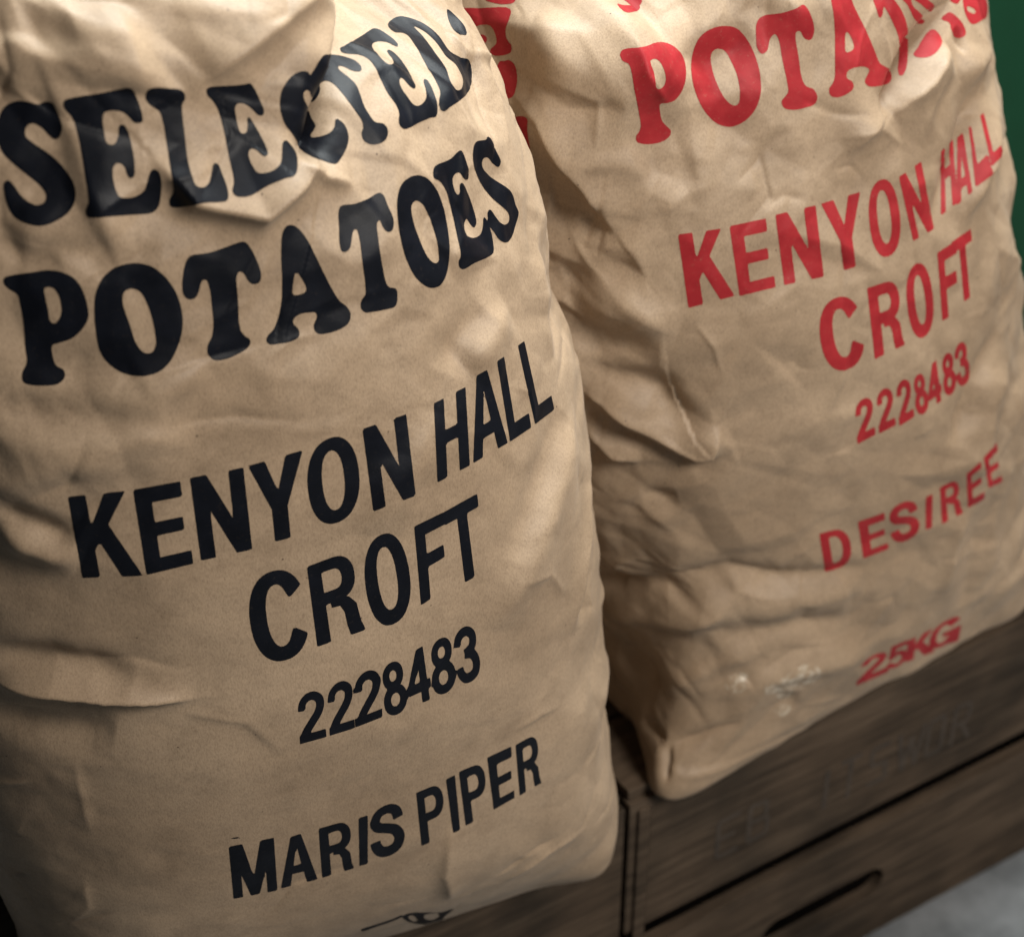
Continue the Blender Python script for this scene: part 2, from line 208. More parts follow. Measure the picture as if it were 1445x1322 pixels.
[]),([[4821,7315,4827,7321,4835,7325,4844,7329,4854,7333,4863,7339,4874,7345,4884,7351,4894,7355,4903,7357,4911,7359,4920,7360,4929,7359,4939,7356,4952,7352,4964,7347,4977,7341,5259,7315,5266,7310,5273,7305,5280,7299,5290,7291,5300,7282,5310,7273,5318,7264,5326,7255,5333,7246,5338,7238,5341,7229,5341,7223,5340,7217,5339,7211,5336,7205,5332,7201,5329,7196,5324,7192,5319,7189,5315,7188,5309,7186,5304,7185,5299,7186,5294,7187,5289,7189,5285,7192,5280,7195,5274,7200,5269,7205,5264,7211,5259,7218,5256,7224,5255,7231,5253,7238,5249,7245,5245,7251,5239,7257,5233,7261,5227,7264,5222,7264,5218,7263,5214,7261,5211,7259,5209,7254,5209,7248,5210,7241,5210,7235,5210,7225,5211,7215,5211,7204,5209,7194,5208,7185,5206,7177,5204,7168,5201,7160,5196,7150,5190,7140,5183,7131,5176,7120,5169,7109,5161,7098,5153,7086,5147,7075,5144,7065,5142,7055,5140,7046,5139,7036,5138,7026,5136,7016,5137,7006,5141,6998,5150,6991,5161,6985,5173,6979,5183,6973,5187,6967,5191,6961,5193,6955,5194,6949,5193,6943,5189,6937,5185,6930,5179,6925,5171,6920,5161,6915,5150,6911,5138,6909,5124,6908,5110,6908,5096,6910,5085,6913,5075,6916,5066,6920,5058,6925,5051,6930,5045,6937,5040,6944,5035,6951,5033,6959,5034,6967,5036,6976,5040,6984,5044,6991,5048,6995,5054,6998,5059,7001,5064,7005,5068,7010,5071,7017,5073,7023,5075,7031,5076,7042,5076,7054,5075,7067,5075,7080,5076,7094,5078,7109,5080,7123,5083,7138,5089,7154,5096,7171,5103,7188,5109,7203,5113,7212,5116,7222,5118,7230,5120,7238,5119,7243,5118,7248,5117,7252,5114,7256,5112,7258,5110,7260,5107,7261,5104,7262,5099,7263,5093,7263,5087,7263,5081,7261,5076,7257,5070,7252,5064,7247,5058,7242,5049,7237,5038,7232,5028,7228,5020,7225,5014,7223,5009,7221,5005,7220,5001,7219,4998,7217,4994,7216,4992,7215,4991,7216,4994,7221,5001,7228,4831,7230,4823,7239,4817,7249,4815,7260,4814,7270,4816,7280,4816,7290,4816,7299,4817,7308]],
[]),([[5338,7302,5348,7302,5364,7299,5379,7294,5401,7290,5429,7284,5470,7276,5533,7270,5587,7265,5637,7261,5677,7257,5707,7254,5730,7250,5745,7248,5758,7246,5769,7244,5778,7242,5785,7239,5789,7235,5793,7232,5797,7228,5799,7222,5801,7217,5802,7211,
5803,7205,5804,7197,5806,7189,5807,7182,5808,7174,5807,7168,5807,7161,5805,7156,5801,7151,5798,7150,5794,7149,5789,7148,5785,7148,5781,7149,5777,7152,5774,7155,5771,7158,5767,7163,5765,7168,5761,7174,5756,7180,5748,7186,5738,7192,5727,7198,5716,7203,5707,7207,5696,7210,5685,7213,5673,7216,5661,7217,5645,7217,5630,7216,5617,7215,5604,7211,5593,7206,5584,7200,5563,7193,5497,7181,5489,7172,5484,7164,5482,7155,5480,7148,5479,7142,5479,7135,5480,7129,5482,7125,5487,7122,5494,7119,5499,7116,5503,7115,5515,7114,5536,7115,5624,7123,5645,7127,5656,7131,5662,7135,5668,7140,5672,7146,5673,7153,5676,7159,5680,7164,5684,7166,5690,7167,5695,7167,5700,7167,5705,7166,5709,7163,5713,7160,5715,7157,5718,7149,5717,7141,5715,7131,5712,7121,5707,7110,5699,7099,5689,7087,5676,7075,5662,7063,5645,7051,5629,7040,5606,7029,5585,7021,5574,7014,5564,7008,5555,7004,5550,7003,5543,7002,5537,7003,5532,7003,5527,7006,5522,7010,5518,7014,5514,7019,5512,7026,5510,7034,5510,7042,5508,7049,5506,7053,5503,7057,5501,7060,5496,7062,5490,7063,5483,7062,5476,7061,5470,7059,5464,7056,5459,7051,5455,7045,5452,7039,5450,7029,5449,7019,5450,7008,5452,6997,5453,6988,5455,6979,5458,6970,5464,6963,5469,6958,5474,6954,5480,6951,5487,6948,5498,6945,5511,6943,5524,6942,5538,6942,5551,6943,5565,6945,5578,6947,5593,6951,5610,6955,5627,6960,5641,6966,5652,6972,5664,6981,5675,6990,5686,6999,5697,7005,5702,7006,5708,7006,5713,7006,5717,7005,5719,7003,5720,6999,5719,6995,5718,6990,5711,6980,5702,6967,5691,6955,5680,6942,5670,6932,5662,6921,5653,6911,5645,6901,5636,6891,5626,6881,5615,6873,5602,6868,5591,6869,5577,6872,5562,6876,5546,6879,5522,6882,5498,6885,5473,6888,5449,6891,5425,6892,5399,6894,5376,6895,5355,6897,5341,6898,5328,6900,5317,6902,5307,6905,5298,6909,5291,6914,5286,6919,5283,6924,5282,6929,5283,6934,5284,6939,5287,6944,5294,6950,5303,6956,5313,6962,5322,6969,5328,6976,5333,6984,5337,6992,5340,7001,5341,7013,5341,7026,5341,7040,5343,7054,5349,7070,5358,7087,5367,7103,5373,7118,5378,7130,5381,7142,5392,7154,5403,7166,5409,7174,5413,7182,5415,7191,5416,7199,5415,7207,5412,7214,5407,7222,5401,7230,5391,7238,5379,7246,5368,7253,5357,7261,5349,7268,5341,7275,5334,7281,5330,7287,5329,7292,5330,7296,5333,7300]],
[]),([[5909,7213,6008,7225,6038,7228,6062,7230,6082,7230,6101,7229,6118,7227,6133,7224,6147,7220,6162,7215,6175,7209,6188,7201,6200,7194,6214,7183,6224,7170,6232,7157,6237,7143,6238,7127,6238,7110,6237,7093,6235,7076,6229,7067,6224,7058,6216,7049,6207,7040,6200,7031,6193,7022,6193,7005,6212,6991,6249,6977,6296,6962,6327,6949,6339,6942,6349,6935,6363,6929,6377,6922,6401,6911,6418,6900,6424,6889,6425,6879,6418,6866,6405,6852,6386,6840,6353,6833,6313,6830,6262,6831,6203,6832,6166,6832,6094,6837,5930,6850,5888,6852,5843,6854,5802,6857,5773,6859,5748,6861,5726,6862,5709,6863,5694,6862,5680,6862,5669,6864,5662,6867,5657,6870,5652,6874,5649,6878,5649,6885,5653,6894,5660,6902,5670,6909,5681,6915,5696,6920,5710,6925,5722,6931,5732,6938,5739,6946,5746,6955,5753,6964,5767,6980,5775,6989,5784,6998,5797,7008,5812,7018,5820,7027,5827,7036,5835,7045,5842,7055,5850,7065,5858,7074,5867,7083,5879,7093,5892,7102,5907,7111,5928,7123,5953,7135,5977,7147,5995,7159,5960,7165,5913,7170,5884,7177,5869,7185,5869,7192,5875,7200,5888,7208]],
[[6150,7163,6157,7158,6163,7145,6167,7128,6169,7113,6166,7098,6160,7083,6152,7068,6141,7054,6123,7041,6092,7029,6063,7017,6048,7006,6044,6995,6045,6984,6050,6974,6052,6964,6055,6955,6055,6947,6063,6939,6068,6931,6080,6921,6090,6912,6100,6902,6073,6896,6031,6892,5994,6888,5961,6885,5935,6883,5919,6883,5903,6884,5890,6886,5878,6889,5865,6895,5857,6903,5852,6912,5852,6921,5860,6935,5878,6949,5901,6963,5925,6978,5946,6993,5963,7009,5979,7024,5996,7040,6007,7049,6019,7057,6035,7066,6052,7076,6070,7085,6086,7094,6108,7111,6120,7127,6131,7144,6142,7157]])]),('POTATOES',[([[3092,6674,3099,6679,3109,6682,3122,6684,3135,6686,3158,6690,3172,6691,3185,6693,3200,6695,3213,6696,3226,6697,3239,6698,3258,6700,3276,6702,3294,6704,3311,6704,3329,6702,3346,6700,3363,6696,
3379,6690,3394,6682,3408,6673,3422,6662,3433,6649,3440,6635,3446,6617,3451,6599,3454,6581,3457,6561,3459,6540,3460,6519,3459,6499,3459,6482,3457,6466,3455,6451,3450,6436,3442,6421,3432,6407,3421,6393,3408,6379,3395,6366,3381,6354,3366,6343,3350,6333,3333,6326,3315,6321,3297,6317,3282,6312,3273,6310,3265,6309,3258,6306,3252,6302,3246,6289,3243,6272,3241,6253,3239,6236,3239,6222,3239,6208,3240,6195,3243,6184,3250,6176,3259,6170,3267,6164,3272,6156,3274,6147,3273,6137,3271,6127,3267,6118,3260,6109,3250,6101,3239,6094,3228,6089,3213,6086,3197,6085,3180,6086,3163,6087,3145,6088,3126,6089,3109,6092,3094,6096,3085,6100,3077,6103,3071,6108,3067,6115,3065,6125,3067,6137,3070,6150,3074,6163,3081,6175,3091,6188,3100,6201,3108,6215,3113,6233,3115,6253,3116,6273,3119,6295,3121,6310,3124,6325,3127,6343,3131,6360,3134,6378,3137,6395,3140,6412,3142,6429,3144,6444,3145,6459,3146,6474,3147,6489,3147,6503,3148,6516,3148,6540,3148,6554,3149,6566,3148,6578,3145,6587,3139,6594,3131,6600,3122,6605,3114,6612,3106,6619,3099,6627,3093,6635,3089,6644,3088,6651,3087,6660,3089,6668]],
[[3281,6619,3290,6622,3301,6623,3313,6620,3323,6616,3330,6608,3335,6595,3339,6581,3341,6565,3342,6546,3341,6525,3339,6505,3335,6487,3332,6477,3328,6468,3324,6460,3319,6452,3313,6444,3306,6436,3299,6429,3292,6426,3287,6426,3282,6429,3277,6433,3274,6439,3272,6452,3273,6470,3275,6489,3277,6507,3277,6523,3276,6539,3276,6555,3276,6571,3277,6584,3276,6599,3277,6611]]),([[3735,6682,3748,6678,3760,6673,3772,6667,3784,6659,3797,6647,3809,6632,3822,6613,3833,6594,3843,6574,3851,6553,3859,6530,3865,6506,3868,6492,3870,6478,3872,6463,3873,6449,3874,6434,3874,6420,3874,6406,3873,6393,3871,6371,3866,6349,3861,6328,3854,6307,3847,6287,3838,6267,3829,6247,3818,6228,3805,6207,3790,6186,3775,6167,3759,6150,3742,6136,3725,6124,3707,6114,3689,6107,3671,6103,3652,6101,3633,6100,3614,6101,3594,6103,3574,6106,3555,6113,3537,6124,3522,6136,3508,6150,3495,6167,3485,6185,3477,6201,3472,6219,3468,6239,3465,6260,3465,6286,3466,6314,3467,6329,3468,6343,3470,6356,3471,6370,3472,6384,3474,6398,3475,6412,3477,6426,3479,6439,3481,6453,3484,6466,3486,6480,3491,6502,3495,6524,3501,6545,3509,6565,3518,6584,3529,6603,3541,6620,3554,6634,3569,6647,3585,6658,3602,6668,3618,6677,3634,6682,3651,6686,3667,6687,3682,6688,3696,6688,3710,6687,3722,6685]],
[[3670,6561,3680,6558,3690,6553,3699,6546,3707,6538,3713,6527,3718,6515,3721,6501,3724,6487,3727,6473,3729,6457,3731,6441,3732,6424,3733,6401,3734,6375,3733,6348,3732,6323,3730,6301,3728,6280,3725,6261,3719,6244,3713,6233,3705,6222,3697,6214,3688,6209,3680,6208,3671,6210,3663,6214,3656,6220,3648,6232,3642,6248,3637,6266,3633,6284,3631,6305,3630,6327,3629,6350,3629,6372,3627,6393,3624,6414,3622,6435,3621,6454,3620,6468,3619,6482,3619,6496,3621,6509,3623,6521,3627,6533,3632,6544,3638,6552,3645,6557,3653,6560,3662,6561]]),([[3969,6671,3986,6673,4008,6670,4020,6668,4032,6666,4054,6665,4077,6666,4099,6668,4121,6672,4141,6675,4156,6678,4171,6682,4186,6684,4199,6686,4207,6686,4215,6686,4223,6686,4229,6683,4235,6677,4240,6669,4244,6660,4248,6649,4254,6631,4260,6608,4264,6586,4266,6565,4268,6547,4269,6528,4269,6510,4267,6494,4264,6483,4260,6472,4255,6464,4248,6458,4241,6456,4233,6456,4225,6457,4218,6459,4213,6462,4209,6467,4205,6473,4202,6479,4199,6489,4197,6500,4196,6511,4192,6520,4188,6527,4183,6533,4178,6537,4173,6539,4168,6537,4163,6531,4158,6524,4154,6515,4148,6494,4147,6481,4145,6466,4144,6451,4142,6436,4140,6421,4138,6405,4134,6385,4129,6364,4125,6339,4122,6312,4118,6289,4114,6267,4113,6249,4111,6231,4113,6219,4117,6208,4121,6198,4125,6190,4130,6183,4135,6178,4139,6173,4142,6167,4142,6159,4140,6149,4136,6139,4130,6131,4118,6122,4102,6116,4085,6110,4067,6105,4047,6100,4025,6096,4004,6095,3986,6095,3975,6097,3964,6099,3955,6103,3948,6109,3943,6117,3939,6128,3936,6141,3935,6153,3937,6165,3940,6176,3945,6187,3950,6197,3956,6205,3962,6211,3969,6218,3975,6226,3982,6241,3988,6258,3994,6277,3997,6297,4002,6320,4006,6342,4009,6364,4013,6387,4016,6411,4020,6436,4022,6460,4023,
6482,4022,6497,4021,6512,4019,6524,4015,6532,4010,6534,4005,6534,3999,6532,3994,6529,3989,6521,3984,6509,3980,6497,3975,6485,3969,6474,3962,6462,3954,6453,3946,6447,3937,6445,3928,6446,3919,6448,3912,6453,3906,6459,3902,6468,3899,6478,3897,6489,3897,6505,3900,6522,3903,6541,3908,6559,3915,6582,3923,6606,3933,6628,3942,6646,3948,6654,3954,6661,3960,6667]],
[]),([[4418,6682,4424,6692,4431,6700,4438,6706,4446,6709,4454,6709,4462,6708,4469,6705,4477,6701,4486,6694,4493,6685,4501,6674,4507,6664,4513,6650,4518,6636,4523,6620,4528,6603,4531,6589,4537,6574,4540,6559,4542,6545,4545,6529,4548,6513,4551,6498,4554,6482,4557,6464,4561,6446,4565,6427,4570,6408,4574,6390,4578,6371,4582,6354,4586,6336,4592,6311,4597,6286,4603,6263,4612,6241,4621,6227,4630,6216,4638,6205,4643,6194,4647,6183,4649,6172,4650,6161,4649,6150,4645,6138,4640,6127,4633,6116,4624,6107,4612,6099,4598,6094,4582,6090,4567,6087,4552,6085,4536,6084,4521,6084,4506,6086,4495,6087,4483,6088,4472,6091,4464,6096,4459,6101,4456,6106,4454,6113,4452,6120,4452,6128,4454,6137,4457,6146,4460,6155,4465,6162,4472,6168,4479,6175,4483,6182,4485,6190,4486,6199,4485,6207,4482,6215,4476,6219,4469,6222,4460,6224,4451,6226,4440,6229,4429,6232,4417,6233,4407,6233,4397,6231,4387,6228,4378,6223,4371,6217,4367,6212,4364,6207,4362,6200,4362,6194,4364,6182,4370,6170,4376,6157,4379,6145,4378,6136,4376,6128,4373,6121,4369,6115,4362,6110,4353,6106,4344,6103,4333,6102,4318,6101,4301,6102,4283,6104,4268,6106,4254,6107,4241,6108,4229,6111,4220,6116,4217,6121,4214,6126,4213,6132,4213,6138,4214,6144,4216,6150,4219,6155,4223,6161,4231,6168,4243,6174,4255,6180,4266,6187,4277,6197,4286,6207,4294,6221,4303,6234,4312,6251,4320,6270,4328,6288,4337,6308,4340,6324,4343,6340,4346,6356,4350,6373,4353,6389,4357,6406,4360,6422,4363,6439,4366,6457,4369,6474,4372,6492,4376,6510,4379,6527,4382,6544,4386,6561,4389,6578,4392,6592,4395,6607,4398,6621,4402,6636,4405,6649,4409,6662]],
[[4436,6465,4439,6462,4443,6453,4447,6442,4450,6431,4458,6412,4463,6392,4467,6373,4467,6358,4465,6353,4463,6348,4460,6344,4456,6341,4449,6339,4442,6337,4433,6336,4426,6336,4418,6337,4410,6338,4402,6341,4398,6345,4398,6353,4401,6365,4405,6378,4409,6391,4412,6406,4416,6421,4420,6435,4425,6447,4427,6453,4430,6459,4433,6464]]),([[4754,6711,4772,6714,4793,6710,4816,6703,4837,6699,4859,6699,4882,6699,4908,6698,4933,6698,4950,6700,4966,6703,4980,6705,4991,6704,4997,6702,5002,6698,5006,6693,5009,6687,5011,6676,5011,6662,5010,6647,5010,6631,5011,6612,5013,6591,5014,6570,5012,6551,5007,6537,5001,6524,4992,6513,4982,6506,4975,6504,4967,6505,4959,6506,4953,6509,4947,6514,4943,6521,4940,6530,4937,6538,4936,6550,4936,6562,4935,6574,4932,6580,4929,6581,4926,6580,4922,6579,4918,6577,4911,6565,4904,6545,4898,6522,4892,6498,4888,6484,4884,6470,4881,6455,4878,6439,4877,6423,4875,6406,4875,6390,4874,6373,4874,6357,4874,6340,4874,6323,4874,6306,4874,6291,4874,6275,4876,6251,4877,6242,4879,6234,4882,6227,4886,6221,4894,6214,4905,6210,4915,6204,4922,6198,4925,6186,4924,6173,4921,6160,4916,6147,4911,6135,4905,6123,4897,6112,4888,6105,4877,6102,4864,6103,4850,6105,4836,6107,4818,6110,4798,6114,4778,6118,4761,6123,4749,6125,4739,6127,4729,6129,4722,6133,4717,6139,4712,6147,4709,6155,4708,6164,4710,6173,4713,6183,4718,6193,4723,6202,4728,6210,4735,6216,4741,6222,4747,6230,4751,6240,4754,6251,4756,6264,4758,6278,4760,6293,4762,6307,4763,6324,4764,6342,4765,6360,4766,6377,4767,6395,4769,6411,4772,6427,4776,6443,4780,6459,4784,6475,4788,6490,4792,6505,4794,6518,4797,6530,4799,6545,4801,6559,4802,6571,4799,6577,4795,6579,4791,6579,4785,6578,4781,6576,4775,6570,4769,6562,4764,6553,4758,6544,4750,6530,4741,6515,4731,6502,4720,6493,4711,6490,4701,6489,4691,6490,4684,6493,4680,6498,4678,6505,4678,6514,4678,6523,4682,6541,4689,6563,4698,6585,4708,6608,4713,6622,4717,6636,4722,6651,4726,6667,4732,6680,4738,6694]],
[]),([[5253,6700,5271,6695,5288,6688,5304,6679,5320,6668,5338,6652,5353,6634,5366,6614,5379,6592,5391,6567,5400,6540,5402,6526,5405,6512,5407,6498,5408,6484,5409,6468,
5410,6451,5410,6434,5411,6417,5408,6400,5403,6385,5397,6370,5390,6355,5382,6341,5375,6327,5367,6312,5360,6298,5351,6284,5344,6270,5336,6256,5331,6241,5326,6226,5322,6212,5317,6197,5312,6183,5305,6170,5297,6157,5275,6139,5256,6126,5236,6114,5218,6105,5199,6099,5184,6099,5168,6101,5151,6106,5134,6113,5114,6127,5096,6145,5080,6164,5067,6184,5056,6208,5047,6235,5043,6249,5039,6264,5037,6279,5034,6293,5032,6310,5029,6327,5027,6345,5024,6363,5023,6382,5021,6400,5021,6417,5022,6434,5024,6450,5025,6465,5028,6481,5031,6496,5034,6511,5036,6527,5040,6541,5043,6556,5046,6569,5050,6582,5054,6595,5058,6608,5063,6620,5069,6632,5083,6652,5096,6667,5110,6680,5129,6690,5151,6698,5176,6702,5203,6704,5229,6704]],
[[5173,6573,5182,6578,5193,6581,5205,6583,5215,6582,5224,6578,5233,6571,5241,6562,5249,6553,5260,6535,5271,6512,5282,6487,5288,6464,5289,6439,5291,6413,5289,6388,5285,6363,5280,6339,5277,6313,5275,6287,5271,6265,5267,6251,5262,6238,5255,6228,5246,6223,5238,6222,5230,6222,5222,6224,5215,6227,5205,6235,5196,6247,5187,6261,5180,6276,5173,6302,5171,6318,5169,6333,5168,6348,5167,6364,5165,6379,5164,6394,5162,6421,5160,6447,5158,6473,5157,6497,5158,6519,5160,6541,5164,6560]]),([[5402,6670,5407,6675,5413,6680,5421,6683,5431,6686,5457,6686,5496,6680,5541,6673,5582,6668,5616,6669,5649,6673,5675,6675,5693,6673,5698,6668,5701,6662,5703,6654,5705,6645,5710,6625,5716,6600,5717,6575,5724,6551,5728,6535,5725,6521,5717,6512,5706,6510,5694,6514,5677,6521,5660,6531,5649,6539,5641,6550,5637,6562,5633,6573,5626,6580,5616,6584,5602,6586,5588,6586,5576,6584,5568,6580,5562,6575,5557,6568,5554,6560,5551,6549,5549,6537,5548,6524,5549,6512,5550,6504,5552,6495,5556,6487,5560,6483,5564,6481,5569,6481,5574,6482,5579,6483,5585,6491,5590,6504,5595,6517,5601,6525,5607,6526,5613,6527,5619,6526,5625,6524,5633,6515,5644,6502,5657,6484,5669,6465,5686,6433,5693,6414,5699,6395,5704,6377,5708,6359,5710,6343,5710,6328,5707,6309,5703,6292,5698,6277,5690,6265,5681,6260,5671,6256,5660,6254,5650,6255,5643,6260,5637,6266,5633,6274,5628,6282,5625,6293,5622,6306,5616,6319,5607,6326,5597,6327,5586,6323,5572,6317,5559,6311,5541,6304,5523,6294,5514,6281,5517,6267,5524,6257,5538,6246,5554,6235,5573,6225,5601,6214,5630,6205,5657,6200,5678,6198,5696,6201,5711,6209,5724,6218,5736,6227,5745,6239,5754,6252,5760,6263,5767,6267,5771,6266,5776,6262,5779,6257,5782,6252,5786,6239,5788,6222,5787,6204,5784,6187,5780,6167,5773,6146,5764,6125,5753,6108,5745,6096,5737,6085,5727,6076,5715,6070,5700,6068,5683,6069,5663,6072,5639,6076,5605,6083,5566,6092,5528,6100,5495,6106,5469,6107,5444,6106,5421,6107,5401,6111,5392,6115,5384,6121,5377,6127,5372,6133,5368,6142,5367,6152,5367,6162,5368,6171,5371,6179,5377,6185,5383,6191,5388,6199,5396,6218,5403,6240,5413,6265,5418,6277,5424,6289,5432,6304,5441,6320,5449,6336,5457,6353,5465,6370,5472,6387,5476,6404,5479,6422,5481,6437,5481,6453,5481,6469,5480,6485,5477,6501,5475,6516,5466,6544,5460,6561,5451,6577,5442,6592,5429,6606,5416,6616,5402,6624,5392,6632,5386,6640,5386,6648,5390,6656,5396,6664]],
[]),([[5888,6648,5910,6643,5937,6634,5961,6625,5979,6620,5987,6621,5994,6623,6000,6626,6009,6625,6018,6621,6027,6615,6036,6607,6044,6599,6054,6582,6068,6559,6081,6535,6078,6517,6081,6500,6090,6480,6099,6462,6101,6448,6096,6441,6089,6436,6080,6432,6071,6433,6061,6438,6049,6447,6037,6459,6026,6470,6013,6484,5995,6503,5979,6520,5962,6532,5949,6538,5935,6542,5922,6544,5913,6544,5904,6539,5900,6531,5898,6520,5900,6508,5908,6492,5922,6473,5942,6453,5963,6432,5982,6412,5998,6394,6011,6376,6023,6360,6033,6346,6044,6331,6054,6317,6063,6303,6070,6291,6077,6279,6083,6267,6088,6254,6092,6238,6093,6221,6093,6204,6093,6188,6096,6174,6101,6161,6104,6148,6102,6136,6092,6124,6075,6114,6055,6104,6034,6095,6012,6084,5988,6072,5962,6063,5936,6058,5918,6057,5899,6058,5879,6060,5862,6065,5846,6071,5834,6079,5824,6088,5816,6097,5810,6108,5805,6122,5802,6137,5800,6152,5798,6170,5796,6189,5796,6209,5797,6227,5799,6243,5803,6260,5809,6273,5818,6281,5824,6282,5832,6282,5839,6281,5845,6278,5851,
6270,5854,6260,5857,6247,5859,6235,5863,6221,5866,6207,5870,6192,5876,6180,5883,6173,5891,6165,5902,6158,5914,6153,5927,6149,5940,6147,5954,6147,5965,6148,5976,6152,5984,6161,5989,6171,5989,6182,5985,6194,5976,6208,5966,6221,5959,6234,5947,6254,5933,6277,5918,6300,5906,6323,5895,6347,5882,6373,5865,6400,5847,6428,5835,6451,5827,6474,5822,6495,5816,6517,5806,6539,5795,6561,5799,6578,5804,6594,5811,6608,5821,6621,5833,6633,5846,6641,5855,6645,5865,6647,5876,6649]],
[])]),('KENYON HALL',[([[3022,4887,3045,4889,3067,4890,3089,4891,3111,4891,3115,4927,3120,4964,3124,4999,3128,5032,3131,5065,3135,5097,3139,5129,3143,5161,3148,5195,3153,5229,3158,5264,3163,5298,3167,5328,3171,5357,3175,5389,3180,5422,3186,5456,3165,5455,3144,5455,3124,5454,3103,5454,3098,5423,3093,5391,3088,5359,3083,5326,3077,5291,3070,5254,3066,5224,3063,5194,3060,5166,3058,5137,3054,5106,3050,5073,3044,5037,3038,4998,3032,4960,3027,4924],
[3132,5201,3148,5230,3165,5260,3180,5289,3196,5317,3211,5343,3226,5369,3241,5397,3257,5427,3273,5456,3293,5455,3312,5455,3331,5453,3350,5451,3369,5449,3353,5424,3336,5399,3319,5373,3302,5347,3285,5321,3268,5295,3251,5269,3234,5243,3217,5216,3200,5188,3182,5161,3165,5133,3148,5106,3130,5078,3113,5050,3116,5079,3120,5108,3123,5138,3128,5170],
[3159,5177,3177,5202,3195,5228,3213,5253,3231,5277,3237,5250,3242,5222,3248,5194,3253,5165,3259,5137,3265,5109,3271,5081,3278,5054,3284,5027,3290,4999,3297,4971,3304,4942,3310,4914,3317,4885,3298,4887,3278,4888,3259,4889,3239,4890,3219,4890,3213,4921,3207,4950,3201,4979,3195,5008,3189,5037,3183,5066,3177,5094,3171,5122,3165,5149]],
[]),([[3335,4889,3354,4893,3374,4896,3393,4899,3412,4902,3415,4933,3418,4964,3422,4994,3425,5023,3428,5052,3432,5081,3436,5112,3440,5144,3444,5177,3449,5211,3453,5243,3457,5274,3462,5304,3466,5333,3470,5363,3474,5392,3479,5422,3483,5453,3464,5452,3444,5449,3425,5447,3405,5446,3401,5416,3396,5386,3392,5355,3387,5324,3383,5293,3379,5262,3374,5230,3370,5198,3366,5167,3362,5136,3358,5104,3354,5074,3351,5044,3347,5014,3344,4984,3341,4953,3338,4921],
[3390,5344,3413,5346,3435,5348,3457,5351,3479,5354,3502,5356,3524,5359,3546,5361,3567,5360,3589,5358,3611,5356,3615,5381,3618,5406,3622,5432,3626,5457,3604,5457,3582,5457,3560,5457,3538,5456,3516,5456,3494,5454,3472,5452,3450,5450,3427,5448,3405,5446,3401,5421,3398,5396,3394,5370],
[3360,5122,3383,5124,3407,5126,3430,5129,3454,5132,3477,5135,3500,5136,3523,5138,3547,5139,3570,5140,3574,5170,3578,5200,3582,5229,3561,5229,3540,5228,3519,5228,3499,5227,3478,5227,3457,5226,3436,5224,3415,5220,3393,5215,3372,5212,3368,5182,3364,5152],
[3335,4889,3358,4893,3381,4897,3404,4901,3426,4903,3449,4906,3472,4908,3494,4910,3517,4912,3539,4914,3562,4916,3565,4946,3568,4975,3572,5003,3549,5002,3527,5000,3504,4999,3481,4997,3458,4996,3436,4994,3413,4991,3390,4989,3367,4986,3344,4982,3341,4952,3338,4920]],
[]),([[3600,4926,3618,4927,3636,4928,3654,4929,3672,4930,3676,4961,3680,4992,3683,5024,3687,5056,3691,5088,3696,5121,3700,5153,3704,5183,3709,5214,3713,5245,3718,5276,3722,5308,3727,5338,3732,5369,3737,5399,3741,5430,3746,5461,3728,5461,3709,5461,3691,5462,3673,5464,3668,5431,3664,5399,3659,5368,3654,5337,3650,5306,3645,5274,3641,5242,3636,5211,3632,5179,3628,5146,3623,5114,3619,5082,3615,5051,3611,5019,3608,4989,3604,4958],
[3774,4932,3792,4933,3809,4933,3827,4933,3844,4933,3848,4967,3851,5000,3855,5033,3859,5065,3864,5097,3868,5128,3873,5159,3877,5190,3882,5220,3887,5250,3891,5281,3896,5311,3901,5341,3906,5371,3911,5399,3917,5428,3922,5457,3904,5457,3886,5457,3868,5458,3851,5458,3846,5429,3841,5399,3836,5370,3831,5340,3826,5310,3821,5279,3817,5249,3812,5219,3807,5188,3803,5157,3798,5126,3794,5095,3790,5063,3786,5031,3782,4998,3778,4965],
[3673,5464,3692,5462,3711,5461,3730,5461,3748,5461,3753,5432,3758,5403,3763,5375,3768,5347,3773,5319,3778,5290,3783,5261,3788,5233,3793,5204,3798,5176,3803,5147,3809,5118,3814,5089,3820,5059,3826,5028,3832,4997,3838,4965,3844,4933,3826,4933,3808,4933,3790,4933,3772,4932,3766,4963,3759,4994,3753,5024,3747,
5055,3741,5085,3736,5115,3730,5144,3725,5173,3719,5201,3714,5229,3709,5258,3703,5288,3698,5317,3693,5345,3688,5374,3683,5403,3678,5432]],
[]),([[3943,5460,3963,5463,3983,5464,4003,5466,4023,5468,4025,5440,4026,5412,4028,5385,4030,5356,4032,5328,4035,5298,4037,5269,4047,5295,4058,5320,4069,5346,4080,5371,4091,5397,4101,5423,4112,5448,4123,5473,4144,5473,4166,5473,4187,5472,4209,5472,4196,5447,4183,5422,4171,5397,4158,5371,4145,5346,4133,5320,4120,5294,4108,5270,4095,5244,4083,5218,4071,5191,4059,5164,4055,5134,4051,5103,4047,5072,4043,5041,4039,5010,4035,4980,4031,4949,4012,4950,3993,4951,3974,4951,3956,4951,3959,4981,3963,5012,3967,5042,3971,5073,3975,5103,3979,5133,3983,5164,3979,5192,3975,5221,3971,5249,3967,5277,3964,5304,3960,5331,3957,5357,3953,5383,3950,5409,3947,5435]],
